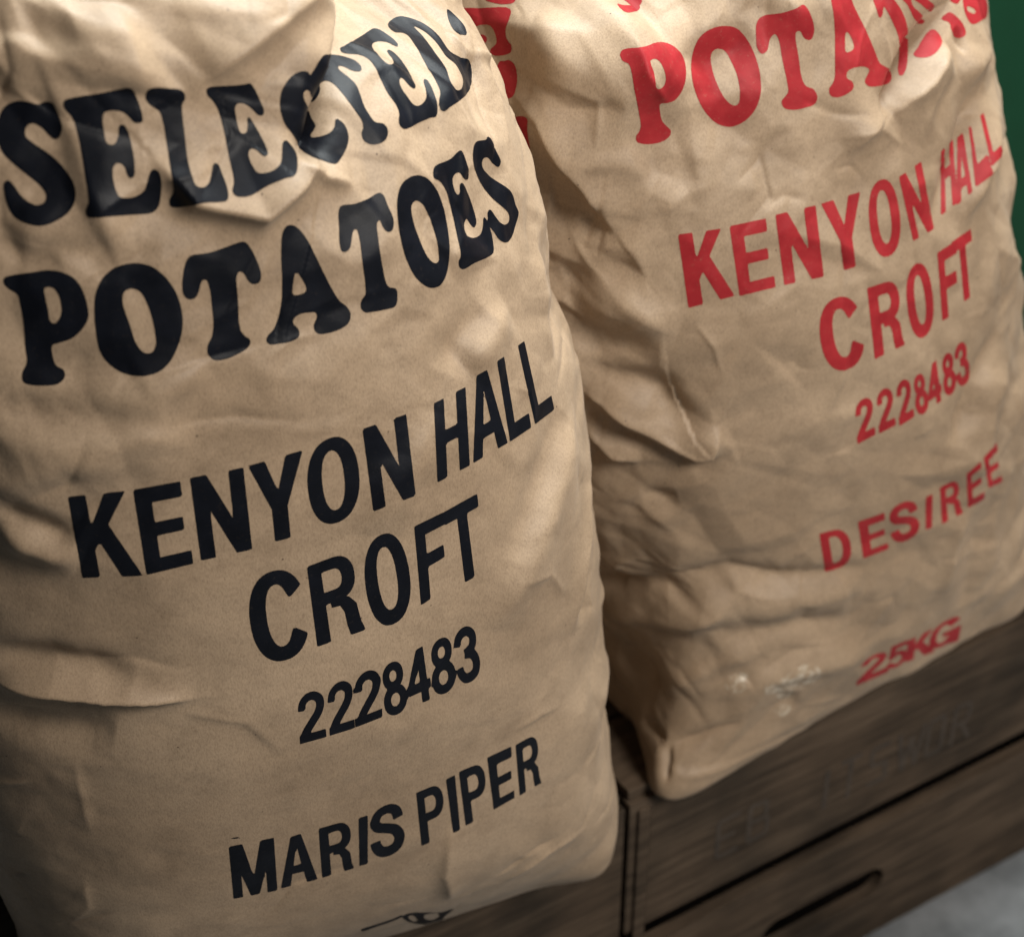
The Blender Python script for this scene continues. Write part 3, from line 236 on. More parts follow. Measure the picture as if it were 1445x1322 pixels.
[]),([[4439,5244,4443,5271,4446,5298,4448,5320,4449,5343,4447,5363,4446,5383,4443,5400,4439,5417,4434,5431,4428,5446,4414,5468,4396,5484,4374,5492,4360,5493,4346,5493,4332,5490,4318,5487,4305,5482,4293,5476,4281,5466,4269,5457,4259,5445,4248,5432,4238,5417,4228,5402,4219,5384,4211,5366,4203,5346,4196,5325,4189,5302,4183,5279,4178,5251,4173,5222,4170,5193,4167,5164,4167,5140,4166,5116,4168,5095,4170,5074,4173,5056,4177,5038,4182,5023,4187,5008,4202,4985,4220,4970,4241,4962,4254,4962,4268,4962,4281,4966,4295,4970,4307,4977,4319,4985,4331,4995,4342,5005,4352,5019,4363,5032,4373,5049,4382,5065,4391,5085,4399,5103,4407,5125,4414,5145,4421,5168,4427,5190,4433,5217]],
[[4362,5237,4365,5260,4368,5282,4370,5300,4371,5319,4371,5334,4371,5350,4367,5376,4361,5396,4353,5409,4341,5415,4326,5414,4312,5406,4299,5392,4286,5371,4275,5345,4270,5328,4265,5312,4260,5293,4256,5274,4252,5251,4248,5227,4246,5203,4243,5180,4242,5161,4241,5142,4241,5127,4241,5111,4245,5084,4251,5064,4259,5051,4270,5045,4285,5047,4299,5056,4311,5072,4323,5094,4334,5122,4339,5138,4345,5155,4349,5173,4354,5192,4358,5214]]),([[4443,4976,4463,4981,4483,4986,4503,4991,4507,5022,4511,5052,4515,5082,4520,5111,4525,5139,4531,5167,4536,5195,4542,5223,4549,5250,4554,5278,4560,5307,4565,5336,4569,5367,4574,5397,4578,5428,4582,5458,4587,5488,4565,5487,4542,5487,4520,5486,4515,5455,4511,5424,4507,5393,4503,5363,4498,5332,4494,5302,4489,5273,4483,5244,4478,5215,4473,5187,4467,5159,4463,5129,4458,5099,4454,5069,4450,5039,4446,5008],
[4597,4995,4621,4992,4645,4988,4670,4984,4671,5020,4671,5056,4673,5092,4675,5125,4679,5156,4685,5184,4691,5211,4698,5238,4704,5265,4711,5292,4719,5318,4726,5345,4732,5373,4739,5401,4745,5428,4751,5456,4757,5485,4733,5486,4710,5486,4687,5487,4682,5458,4676,5429,4671,5400,4666,5371,4660,5342,4654,5313,4648,5285,4641,5259,4634,5233,4628,5206,4621,5179,4615,5152,4610,5124,4605,5094,4602,5061,4600,5028],
[4520,5486,4543,5487,4566,5487,4590,5488,4594,5459,4599,5429,4604,5399,4608,5370,4613,5340,4617,5312,4620,5284,4622,5258,4624,5233,4627,5207,4629,5182,4632,5155,4636,5126,4642,5095,4650,5060,4660,5022,4670,4984,4644,4988,4619,4992,4595,4995,4587,5029,4581,5062,4575,5092,4571,5120,4568,5147,4565,5173,4561,5200,4559,5226,4556,5252,4553,5279,4549,5307,4544,5336,4539,5366,4535,5396,4530,5426,4524,5456]],
[]),([[4807,5002,4828,5003,4850,5003,4872,5004,4877,5037,4881,5070,4886,5103,4890,5137,4894,5170,4899,5203,4905,5233,4913,5262,4921,5291,4930,5318,4940,5345,4951,5371,4961,5397,4971,5424,4982,5451,4992,5477,4970,5476,4948,5476,4925,5476,4916,5449,4906,5422,4894,5397,4883,5372,4873,5346,4863,5319,4854,5292,4846,5264,4838,5234,4832,5204,4826,5173,4821,5140,4818,5105,4814,5070,4811,5036],
[4952,5008,4975,5008,4997,5008,5021,5008,5027,5038,5033,5069,5038,5102,5043,5134,5049,5165,5055,5196,5062,5226,5070,5255,5079,5283,5087,5312,5096,5340,5105,5367,5115,5395,5125,5422,5135,5449,5145,5476,5122,5476,5099,5477,5076,5477,5065,5450,5055,5424,5044,5397,5035,5370,5025,5342,5016,5315,5006,5288,4998,5259,4991,5230,4984,5199,4979,5167,4973,5135,4969,5103,4964,5070,4958,5039],
[4880,5229,4906,5228,4932,5228,4960,5226,4987,5224,5014,5223,5021,5250,5029,5276,5037,5301,5009,5303,4981,5304,4955,5305,4928,5306,
4902,5307,4894,5281,4887,5256]],
[]),([[5045,5009,5055,5037,5064,5066,5072,5096,5080,5127,5088,5157,5096,5186,5107,5214,5118,5241,5128,5269,5139,5296,5151,5323,5163,5349,5175,5375,5188,5401,5200,5427,5213,5453,5226,5479,5237,5506,5257,5511,5278,5515,5300,5518,5302,5486,5303,5454,5303,5423,5303,5391,5302,5360,5302,5329,5303,5296,5305,5263,5307,5229,5309,5196,5311,5162,5311,5130,5310,5099,5309,5068,5313,5032,5319,4995,5289,4999,5261,5003,5235,5004,5233,5035,5231,5066,5230,5096,5232,5124,5201,5126,5173,5127,5146,5126,5141,5095,5135,5064,5127,5035,5118,5007,5093,5008,5069,5008]],
[[5173,5208,5203,5207,5234,5205,5235,5236,5235,5267,5236,5298,5238,5328,5241,5357,5245,5385,5249,5414,5238,5389,5228,5364,5218,5339,5208,5313,5199,5287,5190,5261,5182,5235]]),([[5341,4990,5375,4986,5410,4982,5412,5015,5414,5048,5416,5081,5418,5113,5420,5146,5421,5180,5423,5213,5426,5244,5432,5273,5437,5303,5444,5332,5450,5361,5454,5392,5456,5424,5455,5458,5454,5491,5454,5524,5413,5532,5379,5536,5378,5504,5377,5471,5376,5439,5374,5407,5374,5374,5372,5342,5368,5311,5365,5280,5361,5249,5358,5217,5355,5185,5352,5153,5350,5120,5346,5089,5342,5058,5341,5024],
[5341,4990,5376,4986,5410,4982,5444,4979,5479,4976,5514,4973,5549,4968,5553,5001,5556,5034,5561,5065,5524,5070,5489,5074,5453,5078,5417,5083,5381,5087,5347,5091,5342,5060,5341,5025]],
[]),([[5595,4964,5638,4955,5685,4944,5680,4981,5677,5016,5674,5052,5672,5086,5673,5119,5675,5151,5674,5184,5674,5217,5676,5249,5680,5279,5684,5309,5688,5339,5693,5369,5697,5399,5701,5428,5707,5457,5713,5485,5667,5496,5624,5504,5621,5474,5618,5444,5616,5413,5614,5381,5612,5350,5609,5320,5605,5290,5601,5259,5596,5230,5593,5199,5598,5162,5596,5130,5594,5099,5593,5066,5593,5033,5594,4999],
[5595,4964,5648,4953,5704,4939,5762,4925,5815,4914,5864,4906,5856,4945,5851,4983,5849,5019,5798,5029,5746,5039,5693,5050,5634,5065,5593,5069,5593,5035,5594,5000]],
[])]),('CROFT',[([[4027,4618,4022,4635,4017,4653,4006,4684,3992,4710,3976,4731,3958,4746,3938,4755,3915,4758,3902,4757,3888,4755,3867,4746,3847,4733,3828,4713,3820,4701,3812,4688,3804,4674,3797,4659,3790,4641,3784,4624,3779,4604,3774,4584,3770,4562,3766,4540,3763,4516,3760,4492,3759,4463,3758,4434,3758,4405,3758,4377,3760,4353,3761,4328,3764,4305,3768,4282,3772,4262,3777,4241,3782,4224,3788,4206,3802,4175,3818,4150,3836,4131,3856,4117,3878,4110,3892,4109,3906,4109,3918,4112,3930,4114,3951,4126,3970,4143,3978,4155,3987,4166,3994,4180,4002,4194,4008,4210,4015,4227,4020,4246,4025,4264,4009,4282,3992,4299,3976,4317,3960,4334,3953,4311,3946,4288,3939,4262,3931,4242,3922,4226,3911,4217,3898,4214,3886,4216,3875,4225,3866,4240,3858,4260,3851,4287,3845,4318,3841,4354,3840,4374,3839,4394,3839,4417,3839,4441,3840,4464,3841,4487,3842,4507,3844,4526,3849,4560,3855,4589,3863,4614,3871,4635,3881,4649,3892,4659,3904,4662,3917,4660,3927,4651,3935,4638,3942,4618,3948,4594,3955,4570,3961,4546,3977,4564,3994,4582,4010,4600]],
[]),([[4061,4144,4085,4146,4109,4148,4133,4150,4132,4185,4132,4220,4131,4255,4131,4290,4131,4325,4131,4360,4130,4395,4131,4429,4131,4464,4131,4499,4131,4535,4131,4569,4133,4601,4134,4633,4135,4665,4137,4699,4138,4732,4117,4729,4095,4727,4074,4725,4072,4691,4070,4658,4069,4625,4067,4593,4065,4561,4064,4528,4064,4493,4063,4458,4063,4423,4062,4388,4062,4353,4062,4318,4062,4283,4062,4248,4061,4214,4061,4179],
[4074,4725,4095,4727,4117,4729,4138,4732,4160,4735,4181,4737,4203,4740,4215,4740,4227,4740,4246,4733,4262,4720,4276,4700,4285,4675,4292,4643,4293,4623,4294,4602,4293,4581,4293,4560,4290,4543,4287,4525,4277,4495,4263,4469,4246,4449,4225,4436,4212,4433,4200,4430,4176,4428,4154,4427,4131,4425,4108,4422,4085,4420,4063,4418,4063,4453,4064,4489,4064,4525,4065,4559,4067,4591,4069,4624,4070,4657,4072,4691],
[4157,4450,4174,4456,4191,4461,4209,4466,4230,4450,4252,4434,4267,4406,4283,4377,4285,4344,4288,4310,4291,4276,4294,4242,4301,4216,4307,4190,4313,4164,4293,4164,4274,4162,4254,4161,4235,4159,4231,4185,4227,4211,4223,4237,4221,4270,4219,4303,4217,4336,4209,4362,4200,4389,4178,4390,4157,
4391,4157,4421]],
[[4135,4653,4154,4656,4174,4659,4193,4661,4206,4660,4216,4653,4223,4640,4227,4622,4229,4597,4227,4571,4222,4550,4215,4534,4205,4524,4191,4519,4171,4517,4151,4515,4131,4514,4131,4544,4132,4572,4133,4599,4134,4626]]),([[4571,4510,4569,4543,4568,4576,4565,4603,4562,4629,4558,4653,4554,4676,4549,4695,4544,4714,4531,4745,4516,4771,4498,4789,4478,4797,4456,4795,4445,4789,4434,4783,4414,4768,4405,4757,4396,4745,4388,4730,4380,4716,4373,4698,4365,4680,4360,4659,4354,4638,4349,4613,4345,4588,4342,4560,4340,4532,4339,4497,4338,4462,4339,4426,4340,4391,4342,4362,4345,4333,4349,4308,4353,4282,4359,4259,4364,4237,4371,4218,4379,4200,4396,4170,4415,4150,4437,4140,4450,4141,4463,4141,4475,4146,4488,4152,4498,4162,4509,4171,4517,4185,4527,4199,4534,4216,4542,4233,4549,4253,4555,4274,4560,4299,4564,4324,4567,4352,4569,4380,4570,4410,4571,4440,4571,4475]],
[[4503,4498,4502,4526,4502,4553,4500,4575,4499,4597,4496,4615,4494,4634,4487,4664,4480,4686,4471,4700,4461,4705,4448,4703,4437,4693,4427,4675,4419,4650,4412,4618,4410,4598,4407,4579,4406,4556,4404,4534,4404,4506,4403,4477,4404,4449,4405,4420,4407,4396,4409,4373,4411,4352,4414,4332,4421,4298,4430,4273,4440,4256,4452,4249,4466,4252,4477,4263,4486,4284,4493,4314,4495,4333,4498,4352,4499,4374,4501,4395,4502,4419,4503,4442,4503,4470]]),([[4612,4207,4631,4213,4650,4220,4669,4226,4670,4260,4671,4295,4672,4330,4673,4366,4674,4401,4675,4436,4675,4471,4676,4507,4678,4541,4680,4575,4682,4608,4684,4642,4685,4677,4687,4712,4688,4748,4689,4783,4671,4781,4652,4778,4634,4776,4632,4739,4631,4703,4629,4667,4627,4633,4625,4598,4623,4563,4621,4529,4620,4493,4619,4457,4618,4421,4617,4385,4616,4349,4615,4313,4614,4277,4613,4242],
[4630,4678,4654,4682,4678,4687,4702,4690,4726,4694,4751,4696,4777,4699,4803,4701,4803,4732,4804,4762,4805,4792,4779,4792,4754,4790,4730,4787,4705,4785,4681,4782,4657,4779,4634,4776,4632,4743,4631,4710],
[4618,4444,4640,4449,4662,4454,4684,4460,4707,4465,4729,4470,4752,4475,4775,4479,4776,4510,4777,4540,4778,4570,4755,4566,4733,4562,4710,4558,4688,4554,4666,4550,4644,4545,4622,4541,4620,4509,4619,4476]],
[]),([[4807,4694,4833,4696,4860,4698,4886,4700,4913,4703,4941,4704,4968,4706,4996,4708,5024,4709,5025,4740,5026,4772,5027,4802,4998,4802,4970,4801,4942,4800,4914,4799,4887,4797,4860,4795,4833,4793,4807,4791,4806,4759,4806,4726],
[4877,4237,4898,4239,4919,4241,4939,4243,4939,4279,4938,4315,4937,4351,4938,4386,4937,4422,4937,4457,4937,4493,4937,4527,4938,4562,4939,4596,4941,4629,4943,4661,4945,4695,4946,4730,4946,4765,4946,4800,4925,4799,4904,4798,4883,4797,4882,4762,4882,4726,4882,4690,4880,4657,4878,4624,4877,4591,4876,4556,4876,4521,4875,4486,4875,4451,4875,4416,4875,4381,4875,4345,4876,4309,4877,4273]],
[])]),('2228483',[([[3929,3702,3930,3714,3931,3727,3933,3741,3936,3757,3941,3774,3948,3788,3955,3800,3963,3810,3971,3818,3979,3824,3988,3828,3997,3831,4006,3831,4014,3830,4023,3827,4030,3822,4038,3814,4045,3805,4052,3794,4058,3780,4062,3765,4064,3749,4065,3733,4065,3717,4064,3701,4062,3685,4059,3670,4055,3655,4051,3640,4045,3626,4038,3611,4029,3596,4021,3583,4013,3570,4006,3558,3999,3546,3992,3534,3986,3522,3981,3511,3976,3502,3974,3494,3971,3486,3969,3478,3967,3467,3964,3457,3946,3473,3928,3488,3931,3497,3933,3506,3936,3517,3940,3530,3945,3543,3951,3556,3957,3569,3964,3581,3971,3593,3977,3605,3985,3619,3993,3632,4000,3645,4007,3657,4012,3668,4015,3678,4018,3688,4020,3696,4022,3704,4023,3712,4023,3720,4024,3729,4023,3736,4023,3742,4022,3746,4020,3750,4017,3755,4014,3760,4010,3764,4006,3767,4003,3768,3999,3769,3996,3769,3992,3768,3989,3766,3985,3764,3981,3760,3977,3755,3974,3750,3972,3746,3971,3743,3970,3735,3969,3724,3968,3710,3967,3696,3948,3699],
[3924,3438,3946,3439,3969,3439,3992,3439,4015,3439,4038,3438,4061,3437,4061,3472,4062,3507,4039,3508,4016,3509,3993,3510,3971,3509,3948,3508,3926,3507,3925,3473],
[3924,3438,3947,3439,3970,3439,3971,3473,3972,3507,3953,3506,3934,3505,3929,3472]],
[]),([[4083,3702,4084,3715,4085,3728,4086,3744,4089,3761,4093,3779,4099,3795,
4106,3808,4114,3819,4121,3828,4129,3835,4138,3840,4146,3843,4155,3844,4163,3843,4172,3840,4180,3835,4187,3828,4195,3819,4201,3809,4207,3796,4211,3781,4213,3765,4214,3749,4214,3733,4213,3717,4211,3701,4209,3684,4205,3668,4201,3652,4195,3635,4189,3618,4181,3602,4173,3586,4165,3572,4159,3558,4152,3544,4146,3531,4140,3519,4135,3508,4130,3498,4128,3490,4125,3483,4123,3475,4121,3465,4118,3454,4101,3471,4083,3487,4086,3496,4088,3505,4091,3515,4095,3528,4100,3541,4105,3554,4111,3566,4118,3579,4124,3592,4131,3605,4138,3620,4145,3635,4152,3650,4158,3663,4162,3675,4166,3686,4169,3696,4171,3705,4172,3714,4173,3722,4174,3730,4174,3739,4173,3746,4173,3752,4172,3756,4170,3760,4167,3765,4163,3770,4160,3774,4156,3776,4153,3777,4150,3778,4146,3777,4143,3776,4140,3774,4136,3771,4132,3766,4129,3761,4126,3755,4124,3751,4123,3747,4122,3739,4122,3728,4121,3713,4120,3698,4102,3700],
[4079,3437,4102,3437,4124,3436,4147,3436,4169,3436,4192,3437,4214,3437,4214,3474,4214,3510,4192,3509,4170,3508,4148,3507,4126,3506,4104,3506,4081,3506,4080,3472],
[4079,3437,4102,3437,4125,3436,4125,3470,4126,3504,4107,3503,4089,3504,4084,3471]],
[]),([[4225,3715,4226,3729,4227,3742,4228,3758,4230,3776,4235,3794,4242,3810,4249,3823,4257,3834,4265,3843,4274,3850,4283,3856,4292,3859,4301,3861,4309,3860,4318,3857,4326,3852,4334,3846,4341,3837,4348,3826,4354,3812,4358,3797,4360,3780,4361,3764,4361,3748,4360,3732,4358,3716,4356,3700,4352,3685,4348,3669,4342,3654,4335,3637,4328,3620,4320,3604,4312,3589,4306,3575,4299,3560,4293,3546,4287,3533,4282,3521,4278,3511,4275,3502,4273,3495,4271,3486,4269,3476,4266,3465,4248,3478,4230,3492,4232,3501,4234,3511,4237,3522,4240,3536,4245,3550,4251,3565,4257,3579,4263,3593,4270,3606,4276,3621,4283,3636,4291,3651,4298,3666,4304,3679,4309,3691,4312,3702,4315,3712,4317,3721,4318,3729,4319,3738,4320,3746,4320,3754,4320,3762,4319,3768,4318,3772,4316,3776,4313,3781,4310,3786,4306,3789,4302,3792,4299,3793,4295,3793,4291,3793,4288,3792,4285,3790,4281,3786,4277,3782,4273,3776,4270,3771,4268,3767,4267,3763,4266,3755,4266,3743,4265,3729,4264,3714,4244,3715],
[4226,3441,4249,3445,4271,3448,4294,3451,4317,3453,4340,3454,4363,3456,4363,3493,4362,3530,4339,3527,4317,3524,4294,3521,4272,3518,4249,3514,4227,3511,4227,3476],
[4226,3441,4249,3445,4273,3448,4273,3482,4273,3516,4254,3513,4235,3510,4231,3476]],
[]),([[4486,3767,4483,3794,4479,3816,4472,3835,4463,3850,4452,3860,4440,3866,4427,3867,4414,3863,4402,3854,4392,3841,4384,3823,4378,3802,4375,3778,4375,3751,4377,3725,4382,3702,4389,3681,4399,3665,4410,3654,4422,3647,4435,3646,4449,3650,4461,3659,4470,3673,4478,3692,4483,3715,4486,3740],
[4504,3570,4501,3598,4496,3623,4488,3644,4479,3662,4467,3675,4455,3684,4441,3688,4426,3686,4413,3680,4401,3668,4391,3652,4384,3632,4378,3609,4375,3584,4375,3555,4378,3527,4383,3502,4390,3479,4400,3461,4411,3447,4424,3437,4438,3434,4453,3435,4467,3442,4478,3454,4488,3471,4496,3491,4501,3515,4504,3541]],
[[4450,3761,4448,3777,4444,3790,4439,3799,4432,3803,4425,3802,4419,3796,4414,3786,4411,3772,4411,3756,4413,3740,4416,3727,4422,3718,4428,3714,4436,3715,4442,3721,4447,3732,4449,3745],
[4464,3566,4462,3586,4457,3602,4450,3613,4441,3619,4432,3618,4424,3610,4418,3598,4414,3581,4414,3561,4416,3541,4421,3524,4428,3513,4437,3507,4447,3508,4455,3515,4460,3528,4464,3546]]),([[4590,3453,4611,3454,4633,3455,4630,3497,4627,3539,4623,3582,4620,3624,4617,3665,4614,3707,4610,3749,4608,3788,4607,3826,4604,3865,4602,3904,4583,3901,4564,3898,4565,3860,4567,3822,4569,3784,4571,3745,4574,3701,4577,3660,4579,3619,4582,3578,4585,3536,4587,3494],
[4514,3539,4540,3542,4565,3545,4591,3548,4617,3549,4643,3551,4640,3594,4636,3637,4611,3634,4586,3631,4561,3628,4536,3624,4511,3621,4513,3580],
[4511,3618,4518,3654,4524,3690,4529,3728,4535,3764,4542,3798,4549,3832,4556,3865,4563,3897,4572,3899,4574,3866,4575,3832,4577,3797,4570,3765,4564,3730,4559,3693,4553,3658,4546,3623,4548,3595,4530,3593,4512,3591]],
[]),([[4769,3801,4767,3827,4762,3850,4755,3870,4745,3887,4733,3899,4720,3905,4705,3907,4691,3903,4678,
3894,4668,3881,4659,3863,4653,3842,4649,3819,4648,3793,4649,3767,4654,3743,4662,3721,4672,3704,4683,3691,4697,3683,4712,3680,4726,3683,4739,3692,4750,3707,4759,3726,4765,3749,4768,3774],
[4791,3588,4787,3620,4780,3648,4771,3673,4760,3694,4747,3710,4732,3720,4717,3725,4701,3724,4687,3718,4674,3706,4664,3690,4656,3670,4650,3646,4647,3619,4647,3589,4650,3558,4656,3531,4663,3507,4674,3486,4686,3470,4700,3459,4715,3453,4732,3452,4747,3458,4760,3469,4772,3485,4781,3505,4788,3530,4791,3557]],
[[4729,3798,4727,3815,4723,3828,4718,3837,4711,3841,4702,3841,4696,3835,4690,3825,4687,3812,4686,3796,4687,3780,4691,3766,4697,3757,4704,3752,4712,3752,4719,3758,4724,3768,4728,3782],
[4745,3589,4742,3611,4736,3630,4728,3643,4719,3649,4708,3649,4699,3642,4693,3629,4689,3612,4689,3590,4692,3568,4697,3550,4705,3536,4715,3529,4725,3529,4734,3536,4741,3549,4745,3567]]),([[4783,3788,4784,3799,4785,3811,4785,3825,4787,3842,4792,3860,4798,3875,4805,3887,4812,3897,4820,3906,4828,3912,4836,3916,4845,3918,4854,3918,4864,3915,4873,3910,4882,3902,4891,3892,4899,3879,4907,3865,4914,3847,4918,3828,4921,3810,4921,3793,4921,3776,4920,3759,4918,3743,4914,3728,4910,3713,4904,3700,4897,3688,4887,3679,4878,3674,4869,3671,4862,3669,4855,3666,4847,3706,4839,3746,4847,3750,4854,3752,4861,3755,4865,3757,4868,3759,4870,3762,4872,3767,4874,3773,4876,3780,4877,3786,4877,3792,4878,3800,4878,3807,4877,3813,4876,3816,4875,3820,4872,3825,4868,3831,4864,3836,4861,3839,4858,3841,4855,3842,4851,3842,4848,3841,4844,3840,4841,3837,4836,3833,4832,3827,4829,3822,4827,3819,4826,3816,4826,3810,4825,3801,4825,3788,4824,3775,4803,3782],
[4848,3748,4856,3744,4866,3741,4876,3737,4889,3729,4902,3716,4913,3699,4923,3679,4931,3658,4937,3636,4942,3613,4944,3590,4945,3567,4944,3544,4941,3523,4936,3503,4928,3486,4918,3475,4909,3467,4899,3462,4890,3459,4880,3457,4870,3458,4860,3460,4850,3464,4840,3472,4831,3484,4823,3498,4817,3511,4811,3525,4807,3538,4803,3554,4800,3569,4799,3582,4797,3592,4796,3601,4817,3606,4838,3610,4839,3599,4841,3588,4842,3581,4843,3576,4844,3572,4846,3565,4850,3557,4853,3549,4856,3544,4858,3542,4860,3540,4865,3538,4870,3537,4875,3536,4879,3537,4884,3539,4889,3542,4893,3545,4896,3548,4897,3551,4898,3557,4900,3568,4900,3581,4899,3594,4898,3603,4896,3612,4893,3623,4889,3634,4885,3643,4882,3648,4879,3651,4873,3654,4865,3657,4856,3661,4846,3665,4847,3692,4847,3720]],
[])]),('MARIS PIPER',[([[3421,2128,3448,2126,3475,2124,3480,2175,3486,2225,3491,2278,3497,2330,3502,2380,3507,2430,3511,2480,3516,2528,3521,2575,3525,2621,3529,2665,3512,2666,3494,2666,3477,2666,3472,2621,3468,2574,3463,2527,3459,2480,3454,2431,3449,2383,3444,2335,3438,2283,3433,2231,3427,2180],
[3612,2102,3640,2097,3667,2091,3673,2146,3678,2200,3683,2251,3688,2303,3692,2354,3697,2405,3701,2456,3705,2506,3710,2553,3714,2599,3718,2644,3700,2646,3682,2648,3664,2650,3660,2605,3656,2560,3651,2514,3647,2464,3643,2414,3638,2363,3633,2311,3628,2259,3623,2208,3618,2156],
[3477,2666,3500,2666,3524,2665,3548,2664,3550,2619,3553,2572,3555,2524,3557,2477,3558,2426,3560,2373,3562,2321,3563,2267,3565,2214,3566,2163,3568,2109,3543,2113,3519,2118,3515,2171,3512,2221,3508,2275,3504,2329,3501,2380,3497,2430,3493,2480,3489,2528,3485,2575,3481,2621],
[3718,2644,3693,2646,3669,2650,3645,2654,3635,2612,3625,2571,3615,2530,3605,2487,3595,2442,3585,2397,3574,2350,3563,2303,3552,2256,3541,2209,3530,2164,3519,2118,3543,2113,3568,2109,3581,2156,3595,2203,3608,2249,3621,2296,3633,2342,3646,2388,3658,2433,3670,2478,3682,2522,3694,2563,3706,2603]],
[]),([[3690,2102,3701,2152,3712,2201,3723,2249,3734,2295,3745,2342,3755,2387,3766,2433,3776,2478,3786,2523,3796,2567,3805,2610,3824,2612,3844,2612,3863,2613,3867,2562,3871,2513,3876,2460,3880,2409,3884,2356,3888,2302,3892,2247,3897,2189,3901,2130,3904,2090,3883,2092,3862,2094,3841,2095,3841,2124,3839,2170,3838,2216,3815,2218,3793,2221,3771,2223,3763,2180,3755,2134,3747,2094,3728,2096,3709,2099]],
[[3788,2308,3811,2307,3833,2306,3832,2349,3831,2392,3830,2434,3829,2475,3827,2518,3820,2476,3812,2434,
3804,2393,3796,2350]]),([[3931,2092,3958,2092,3986,2091,3991,2135,3993,2193,3996,2248,3999,2302,4002,2356,4004,2408,4007,2459,4010,2507,4013,2555,4015,2602,3989,2604,3964,2605,3961,2558,3957,2510,3954,2460,3951,2408,3948,2356,3945,2302,3942,2246,3939,2191,3936,2133],
[3964,2605,3989,2604,4015,2602,4041,2601,4067,2599,4087,2595,4102,2586,4114,2571,4124,2552,4131,2528,4135,2500,4135,2465,4132,2429,4126,2399,4117,2374,4105,2353,4091,2338,4074,2329,4054,2326,4027,2326,4000,2326,3973,2326,3947,2326,3949,2376,3952,2424,3955,2471,3958,2517,3961,2561],
[4022,2347,4042,2353,4063,2357,4079,2341,4095,2325,4105,2298,4115,2271,4116,2232,4116,2192,4116,2151,4121,2118,4125,2085,4106,2085,4086,2085,4066,2086,4064,2115,4063,2147,4063,2195,4063,2240,4052,2288,4036,2291,4019,2294]],
[[4011,2532,4035,2531,4058,2530,4068,2527,4076,2519,4081,2506,4084,2489,4084,2467,4082,2445,4077,2428,4071,2415,4062,2407,4052,2404,4028,2405,4004,2405,4007,2449,4009,2491]]),([[4157,2092,4182,2088,4208,2084,4212,2137,4215,2191,4219,2242,4223,2293,4227,2342,4231,2391,4235,2441,4238,2490,4242,2537,4245,2584,4218,2585,4191,2585,4188,2540,4184,2494,4181,2445,4178,2396,4175,2347,4171,2297,4168,2247,4164,2197,4160,2146]],
[]),([[4390,2444,4388,2462,4387,2480,4385,2495,4384,2506,4382,2511,4381,2515,4378,2520,4373,2524,4368,2529,4364,2532,4360,2534,4358,2535,4356,2535,4352,2535,4347,2533,4341,2532,4334,2529,4328,2527,4324,2524,4323,2523,4320,2518,4317,2509,4313,2499,4311,2489,4310,2483,4310,2479,4310,2474,4312,2469,4314,2464,4316,2460,4319,2456,4325,2451,4335,2446,4347,2439,4359,2431,4369,2423,4379,2416,4391,2407,4404,2395,4416,2379,4426,2360,4434,2340,4441,2317,4446,2294,4448,2269,4447,2243,4443,2217,4437,2191,4429,2166,4418,2141,4404,2121,4389,2106,4373,2096,4358,2090,4344,2086,4329,2087,4315,2090,4301,2097,4288,2107,4275,2122,4264,2142,4256,2164,4250,2186,4245,2205,4242,2222,4240,2241,4239,2259,4240,2272,4241,2280,4241,2287,4261,2288,4281,2288,4301,2288,4301,2277,4300,2268,4300,2262,4301,2259,4303,2249,4306,2236,4310,2224,4313,2216,4316,2211,4320,2207,4325,2203,4331,2201,4338,2199,4344,2199,4350,2201,4358,2204,4365,2209,4370,2213,4373,2216,4375,2221,4379,2231,4381,2243,4383,2254,4384,2263,4383,2271,4381,2281,4378,2292,4374,2303,4370,2311,4366,2316,4360,2322,4351,2328,4341,2335,4331,2343,4322,2350,4311,2356,4299,2364,4286,2374,4274,2388,4265,2405,4259,2424,4254,2444,4253,2465,4253,2487,4256,2508,4262,2529,4269,2548,4277,2566,4287,2583,4300,2596,4312,2605,4324,2610,4334,2613,4343,2616,4352,2617,4361,2618,4371,2617,4381,2614,4390,2610,4398,2604,4407,2598,4417,2588,4426,2576,4434,2560,4440,2540,4444,2519,4446,2500,4448,2482,4450,2465,4430,2458,4410,2451]],
[]),([[4544,2080,4570,2083,4597,2084,4596,2135,4595,2187,4594,2239,4593,2290,4592,2341,4591,2392,4590,2442,4589,2491,4588,2541,4587,2590,4586,2640,4561,2639,4536,2638,4537,2588,4538,2539,4539,2488,4540,2437,4541,2387,4541,2335,4542,2284,4542,2235,4542,2187,4542,2135],
[4536,2638,4558,2639,4580,2640,4601,2641,4623,2641,4640,2639,4654,2631,4666,2617,4677,2598,4686,2574,4693,2548,4696,2520,4699,2483,4699,2445,4696,2414,4691,2386,4683,2363,4673,2344,4661,2330,4648,2321,4631,2317,4609,2315,4586,2313,4564,2310,4542,2308,4541,2356,4540,2403,4540,2450,4539,2499,4538,2545,4537,2592]],
[[4583,2557,4602,2557,4621,2557,4632,2554,4640,2544,4646,2528,4650,2508,4652,2482,4651,2454,4648,2433,4642,2417,4635,2406,4625,2402,4605,2401,4586,2399,4586,2439,4585,2478,4584,2518]]),([[4744,2107,4768,2103,4793,2100,4793,2143,4793,2189,4792,2236,4791,2284,4789,2332,4788,2380,4787,2426,4785,2474,4783,2522,4781,2570,4780,2616,4778,2662,4759,2659,4741,2656,4722,2653,4725,2602,4727,2552,4729,2504,4732,2452,4734,2402,4736,2351,4739,2298,4741,2246,4743,2196,4744,2150]],
[]),([[4831,2117,4858,2116,4885,2116,4883,2166,4880,2218,4878,2269,4875,2320,4873,2370,4870,2421,4867,2471,4864,2522,4861,2573,4858,2623,4856,2672,4830,2674,4804,2675,4806,2626,4809,2576,4812,2524,4815,2472,4818,2422,4820,2371,4823,2320,4825,2268,4828,2217,4830,2166],
